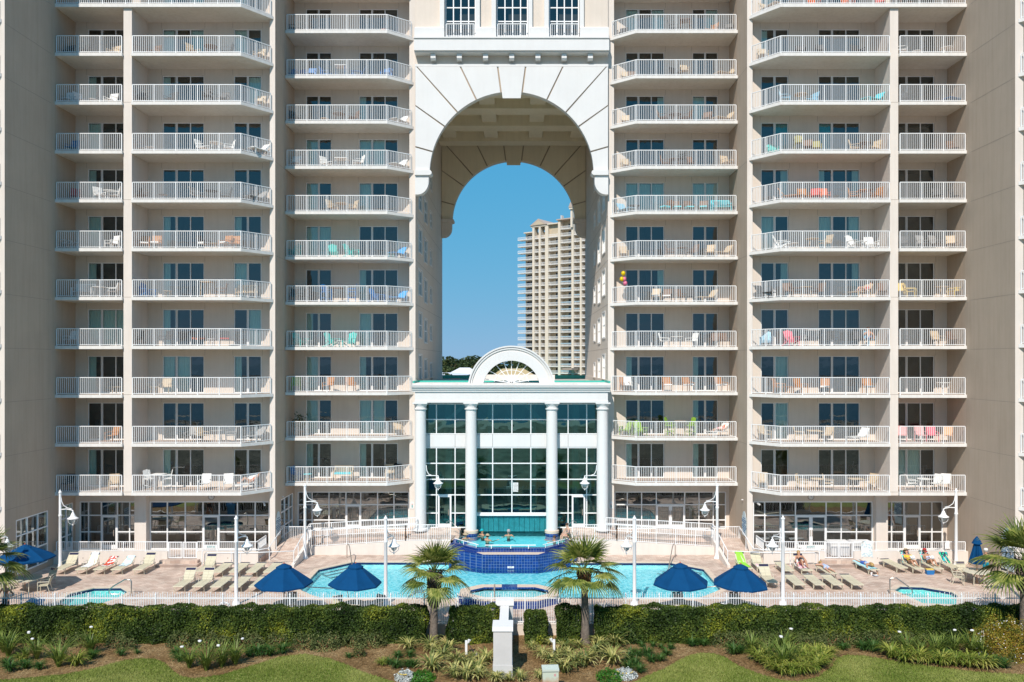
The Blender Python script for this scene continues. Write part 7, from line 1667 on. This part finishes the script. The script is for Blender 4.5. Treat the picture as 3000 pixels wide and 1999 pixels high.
def palm(label, x, y, zt, R_=0.95, r0=0.19, lean=0.0, boots=0.9, nf=26, seed=3, bootm=None, z0=-0.4):
    rs = np.random.RandomState(seed); random.seed(seed); t = thing('palm_tree', label, 'palm', (x,y,z0), 0, 'cabbage palms before the pool fence'); h = zt-z0
    pts = []; rr = []; K = int(h/0.05)
    for i in range(K+1):
        f = i/K; pts.append((lean*f*f, 0, h*f)); rr.append((r0*(1.12-0.25*min(1,f*1.6)) + (0.03 if f < 0.04 else 0))*(1+0.025*(-1)**i))
    m = MB(); m.tube(pts, rr, M_BARK, 14); m.obj('trunk', t, True)
    m = MB(); nb = int(boots*70)
    for i in range(nb):
        f = i/nb; z = h-boots+f*boots; a = i*2.4; rad = r0*0.85+0.02; c = Vector((lean*(z/h)**2+rad*math.cos(a), rad*math.sin(a), z)); o_ = Vector((math.cos(a), math.sin(a), 0)); s_ = Vector((-math.sin(a), math.cos(a), 0))
        e = c+o_*(0.07+0.09*f)+Vector((0,0,0.14+0.05*rs.rand()))
        for q, w_ in ((-1,0.05),(1,0.05)):
            m.bar(c+s_*0.03*q-Vector((0,0,0.08)), e+o_*0.03+s_*0.085*q, 0.07, 0.045, bootm or M_BOOT)
    m.obj('leaf_bases', t)
    top = Vector((lean, 0, h)); P = MB()
    for i in range(nf):
        f = i/nf; el = R(80-100*f+rs.uniform(-12,12)); a = i*2.399+rs.uniform(-0.2,0.2); L = (0.50+0.38*f)*R_
        hd = Vector((math.cos(a)*math.cos(el), math.sin(a)*math.cos(el), math.sin(el))); st = top+Vector((0,0,0.1-0.25*f)); mid = st+hd*L*0.55+Vector((0,0,0.06)); en = st+hd*L
        P.tube([tuple(st), tuple(mid), tuple(en)], [0.02,0.014,0.010], mat('petiole', (0.16,0.20,0.05), 0.5), 5)
        dv = (en-mid).normalized(); dv = (dv+Vector((0,0,-0.15-0.35*f))).normalized()
        quads('frond', fan(en, R_*(0.68+0.22*rs.rand()), dv, 0.22+0.5*f, rs), M_FROND, t)
    P.obj('petioles', t); return t
palm('cabbage palm left of the white garden pier, in front of the blue pool', PXX(1272,37.1)+0.0, 36.95, 2.80, 1.25, 0.185, 0.03, 1.5, 25, 3)
palm('cabbage palm right of the white garden pier, with reddish crown base', PXX(1714,36.9), 36.75, 2.90, 1.38, 0.19, -0.06, 0.6, 27, 8, M_BOOT2)
palm('tall cabbage palm cut by the right picture edge', PXX(2998,36.6), 36.4, 3.45, 1.6, 0.26, -0.05, 1.3, 28, 5)
palm('cabbage palm crown reaching in at the left picture edge', PXX(-45,37.0), 36.9, 3.25, 1.35, 0.22, 0.0, 1.0, 30, 12)
random.seed(99)

# ================================================================ BEYOND THE ARCH: TOWER, TREES, LOW BUILDINGS
M_CRM = mat('tower_cream', (0.52,0.43,0.31), 0.9, 0.03, 0.05); M_CRL = mat('tower_light', (0.68,0.59,0.48), 0.9); M_TW = mat('tower_window', (0.02,0.025,0.035), 0.2); M_CYAN = mat('cyan_wrap', (0.05,0.42,0.60), 0.7); M_TSL = mat('tower_slab', (0.70,0.67,0.63), 0.8)
def TP(zx):
    px = 1480+zx*0.3378; D = 367-(zx-115)*20/565.0; return Vector((PXX(px, D), D, 0))
A_, B_ = TP(115), TP(690); U = (B_-A_).normalized(); NN = Vector((U.y, -U.x, 0)); NN = NN if NN.y < 0 else -NN
tower = thing('apartment_tower', 'distant cream apartment tower with white balconies seen through the arch', 'building', (A_.x, A_.y, 0))
def uo(zx): return (TP(zx)-A_).dot(U)
def tb(mb, z0x, z1x, d0, d1, z0, z1, m):
    u0, u1 = (uo(z0x), uo(z1x)); c = []
    for z in (z0, z1):
        for u, d in ((u0,d0),(u1,d0),(u1,d1),(u0,d1)): p = U*u+NN*d; c.append((p.x,p.y,z))
    mb.add(c, [(0,3,2,1),(4,5,6,7),(0,1,5,4),(1,2,6,5),(2,3,7,6),(3,0,4,7)], m)
ZJ = lambda j: 65.45-3.05*j
cells = [(115,240),(258,295),(312,350),(378,463),(483,578),(597,650),(665,700)]; pill = [(240,258),(295,312),(350,378),(463,483),(578,597),(650,665),(700,712)]
topz = [68.5, 71.6, 71.6, 73.5, 74.6, 71.6, 71.6]
mb = MB(); tb(mb, 150, 712, -16, -2.6, -0.4, 71.6, M_CRM); tb(mb, 350, 463, -16, -0.9, 68.5, 74.0, M_CRM); tb(mb, 463, 590, -16, -2.6, 71.6, 75.4, M_CRM); mb.obj('wall', tower)
for i, (a, b) in enumerate(pill):
    m = MB(); tb(m, a, b, -2.6, 0.25, -0.4, (74.0 if i in (0,1,2) else 75.4 if i in (3,4) else 71.6), M_CRL); m.obj('pillar', tower)
nW = nB = 0; wS = MB(); bS = MB()
for j in range(-2, 21):
    for ci, (a, b) in enumerate(cells):
        z = ZJ(j)
        if z > topz[ci]-2.9 and not (ci == 0 and j == -1): 
            if z+2.0 > topz[ci]: continue
        m = MB(); e = 0.9 if ci == 0 else 0.0
        tb(m, a, b, -2.6, 0.1+e*0.5, z-0.3, z, M_TSL)
        tb(m, a, b, 0.0+e*0.5, 0.06+e*0.5, z+1.0, z+1.1, M_TRIM); tb(m, a, b, 0.005+e*0.5, 0.055+e*0.5, z+0.08, z+0.14, M_TRIM)
        n_ = max(3, int((uo(b)-uo(a))/0.42)); 
        for q in range(n_+1): zx = a+(b-a)*q/n_; tb(m, zx-0.9, zx+0.9, 0.01+e*0.5, 0.05+e*0.5, z+0.14, z+1.0, M_TRIM)
        if j >= 5 and ci in (4,5) and (j*7+ci*3) % 4: tb(m, a, b, -0.25, -0.12, z+0.75, z+1.15, M_CYAN)
        if nB < 100: m.obj('balcony', tower); nB += 1
        else: [bS.add(m.v, [m.f[k]], m.mats[m.m[k]]) for k in []]; o_ = len(bS.v); bS.v += m.v; bS.f += [tuple(i+o_ for i in f) for f in m.f]; bS.m += [bS.mi(m.mats[k]) for k in m.m]
        w_ = MB(); c0 = a+(b-a)*(0.45 if ci in (0,3,4,5) else 0.3); c1 = min(b-2, c0+(b-a)*(0.46 if ci not in (1,2) else 0.6))
        tb(w_, c0, c1, -2.59, -2.54, z+0.05, z+2.35, M_TW)
        for q in (0.33,0.66): zx = c0+(c1-c0)*q; tb(w_, zx-0.8, zx+0.8, -2.54, -2.50, z+0.05, z+2.35, M_CRL)
        if ci == 0: tb(w_, 160, 172, -2.59, -2.54, z+0.05, z+2.1, M_TW)
        if nW < 100: w_.obj('window', tower); nW += 1
        else: o_ = len(wS.v); wS.v += w_.v; wS.f += [tuple(i+o_ for i in f) for f in w_.f]; wS.m += [wS.mi(w_.mats[k]) for k in w_.m]
o = bS.obj('balcony', tower); o['kind'] = 'stuff'; o = wS.obj('window', tower); o['kind'] = 'stuff'
mb = MB()
u0, u1 = uo(222), uo(418); um = (u0+u1)/2
def tri(m, u0, u1, z0, z1, d0, d1, mt):
    c = []
    for d in (d0, d1):
        for u, z in ((u0,z0),(u1,z0),((u0+u1)/2,z1)): p = U*u+NN*d; c.append((p.x,p.y,z))
    m.add(c, [(0,1,2),(5,4,3),(0,3,4,1),(1,4,5,2),(2,5,3,0)], mt)
tb(mb, 228, 365, -10, 0.4, 73.6, 74.3, M_CRL); tri(mb, uo(222), uo(372), 74.3, 77.2, -12, 0.8, mat('tower_roof',(0.45,0.36,0.30),0.9)); tri(mb, uo(250), uo(345), 74.5, 76.3, 0.8, 0.86, M_CRM)
mb.obj('pediment', tower)
mb = MB(); tb(mb, 455, 600, -16, 0.9, 75.4, 75.9, mat('tower_roof',(0,0,0))); tb(mb, 372, 463, -16, 0.6, 74.0, 74.5, M_CRL); tb(mb, 150, 240, -16, -1.0, 71.6, 72.0, M_CRL); mb.obj('roof', tower)
mb = MB(); tb(mb, 580, 596, -1, 1.2, 71.6, 79.4, M_CRL); tb(mb, 574, 602, -2, 1.8, 79.4, 80.2, M_CRL); tri(mb, uo(570), uo(606), 80.2, 82.5, -2, 2, mat('tower_roof',(0,0,0))); tb(mb, 484, 490, -2, 0, 75.9, 77.6, M_TSL); mb.obj('turret', tower)
for q in (0,1):
    mb = MB(); p = U*uo(566+8*q)-NN*2; mb.tube([(p.x,p.y,75.9),(p.x,p.y,84-2*q)], 0.12, M_JOINT, 4); mb.tube([(p.x-1,p.y,83-2*q),(p.x+1,p.y,83-2*q)], 0.08, M_JOINT, 4); mb.obj('antenna', tower)
mb = MB(); tb(mb, 370, 640, 0.3, 9, 5.5, 6.3, M_TEALM); tb(mb, 560, 640, 0.3, 6, 9.0, 9.8, M_JOINT); tb(mb, 370, 640, 0.3, 8.6, -0.4, 5.5, M_CRM); mb.obj('podium', tower)
# low buildings
def house(label, px, D, w_, d_, h, rh, wm, rm, name='house', hip=True):
    t = thing(name, label, 'building', (PXX(px,D), D, -0.42)); m = MB(); m.box(-w_/2,w_/2,0,d_,0,h,wm); m.obj('wall', t)
    m = MB(); e = 0.6; c = [(-w_/2-e,-e,h),(w_/2+e,-e,h),(w_/2+e,d_+e,h),(-w_/2-e,d_+e,h),(-w_/6,d_*0.45,h+rh),(w_/6,d_*0.45,h+rh)]
    m.add(c, [(3,2,1,0),(0,1,5,4),(1,2,5),(2,3,4,5),(3,0,4)], rm); m.obj('roof', t)
    for i in range(3): m = MB(); x = -w_*0.3+i*w_*0.3; m.box(x-0.8,x+0.8,-0.05,0.03,h*0.35,h*0.7,M_TW); m.obj('window', t)
    return t
M_RW = mat('roof_white', (0.68,0.68,0.70), 0.6); M_RB = mat('roof_brown', (0.30,0.20,0.16), 0.9); M_ST = mat('store_wall', (0.62,0.58,0.55), 0.9)
house('distant house with a pale hipped roof among the trees beyond the arch', 1359, 240, 9, 8, 9.2, 2.0, M_ST, M_RW)
t = house('distant white shop front with red lettering at the left passage wall', 1301, 210, 11, 10, 9.5, 0.6, M_ST, M_RW, 'shop')
mb = MB(); mb.box(-4.5,4.5,-0.3,-0.1,8.3,9.3,mat('store_red',(0.45,0.05,0.04),0.7)); mb.obj('sign_band', t)
house('low brown roofed building just beyond the portico roof, left side', 1325, 130, 9, 12, 7.2, 2.3, M_ST, M_RB)
house('low brown roofed building with white gable beyond the portico roof', 1372, 120, 3.2, 8, 8.0, 1.7, M_ST, M_RB)
house('cream parapet building seen through the fanlight of the pediment', 1500, 110, 9, 10, 9.4, 0.8, M_CRL, mat('tan_roof',(0.42,0.36,0.22),0.9))
M_TREE = leafmat('far_tree_leaf', [(0.012,0.028,0.008),(0.028,0.050,0.012),(0.055,0.080,0.020),(0.10,0.11,0.035)], 0.7, 0.12, 0.1)
M_TRUNK = mat('far_trunk', (0.10,0.07,0.05), 0.9)
TPR = []
for s in range(4):
    rs = np.random.RandomState(s+50); P = []; N = []
    for c in range(9):
        cc = rs.normal(size=3)*np.array([2.2,2.2,1.2]); q = rs.normal(size=(110,3)); q /= np.linalg.norm(q,axis=1)[:,None]; N.append(q); P.append(q*rs.uniform(1.1,1.9)*np.array([1,1,0.75])*(0.8+0.25*rs.rand(110))[:,None]+cc)
    P = np.concatenate(P); N = np.concatenate(N); n = len(P); o = quads('crown', leafq(P, N, rs.uniform(0.4,0.9,n), rs.uniform(0.3,0.6,n)), M_TREE); me = o.data; bpy.data.objects.remove(o); TPR.append(me)
tm = MB(); tm.tube([(0,0,-9),(0.2,0,-3),(0,0.1,0)], [0.35,0.28,0.15], M_TRUNK, 6); tm.tube([(0.1,0,-3),(1.6,0.5,0)], [0.18,0.06], M_TRUNK, 5); tm.tube([(0.1,0,-2.5),(-1.5,-0.4,0.2)], [0.16,0.06], M_TRUNK, 5); tm = tm.mesh('trunk')
spots = []
for i in range(15): spots.append((1288+i*8.6+random.uniform(-3,3), random.uniform(285,345), random.uniform(11.6,14.8)))
for i in range(9): spots.append((1300+i*12+random.uniform(-4,4), random.uniform(180,205), random.uniform(6.6,8.8)))
for i in range(8): spots.append((1345+i*9, random.uniform(150,172), random.uniform(4.5,6.5)))
for i in range(9): spots.append((1440+i*14, random.uniform(250,300), random.uniform(10.5,13.5)))
for i in range(4): spots.append((1560+i*12, random.uniform(180,200), random.uniform(7,9)))
for i, (px, D, h) in enumerate(spots):
    band = 'on the skyline' if D > 240 else ('in the middle band' if D > 177 else 'in the nearest band')
    t = thing('leafy_tree', 'dark green tree %s of the distant wood seen through the arch' % band, 'tree', (PXX(px,D), D, h-2.6), random.uniform(0,6), 'trees %s beyond the arch' % band)
    t.scale = (1.35,1.35,1.0); link('crown', TPR[i%4], t); link('trunk', tm, t)
sheet('street', [(-60,80),(60,80),(60,100),(-60,100)], [], -0.40, mat('asphalt', (0.05,0.05,0.055), 0.9))
# haze: light sea air between the arch and the tower
hz = bpy.data.materials.new('haze_air'); hz.use_nodes = True; t_ = hz.node_tree; t_.nodes.remove(t_.nodes['Principled BSDF']); pv = t_.nodes.new('ShaderNodeVolumePrincipled'); pv.inputs['Color'].default_value = (0.8,0.88,1,1); pv.inputs['Density'].default_value = 0.0006
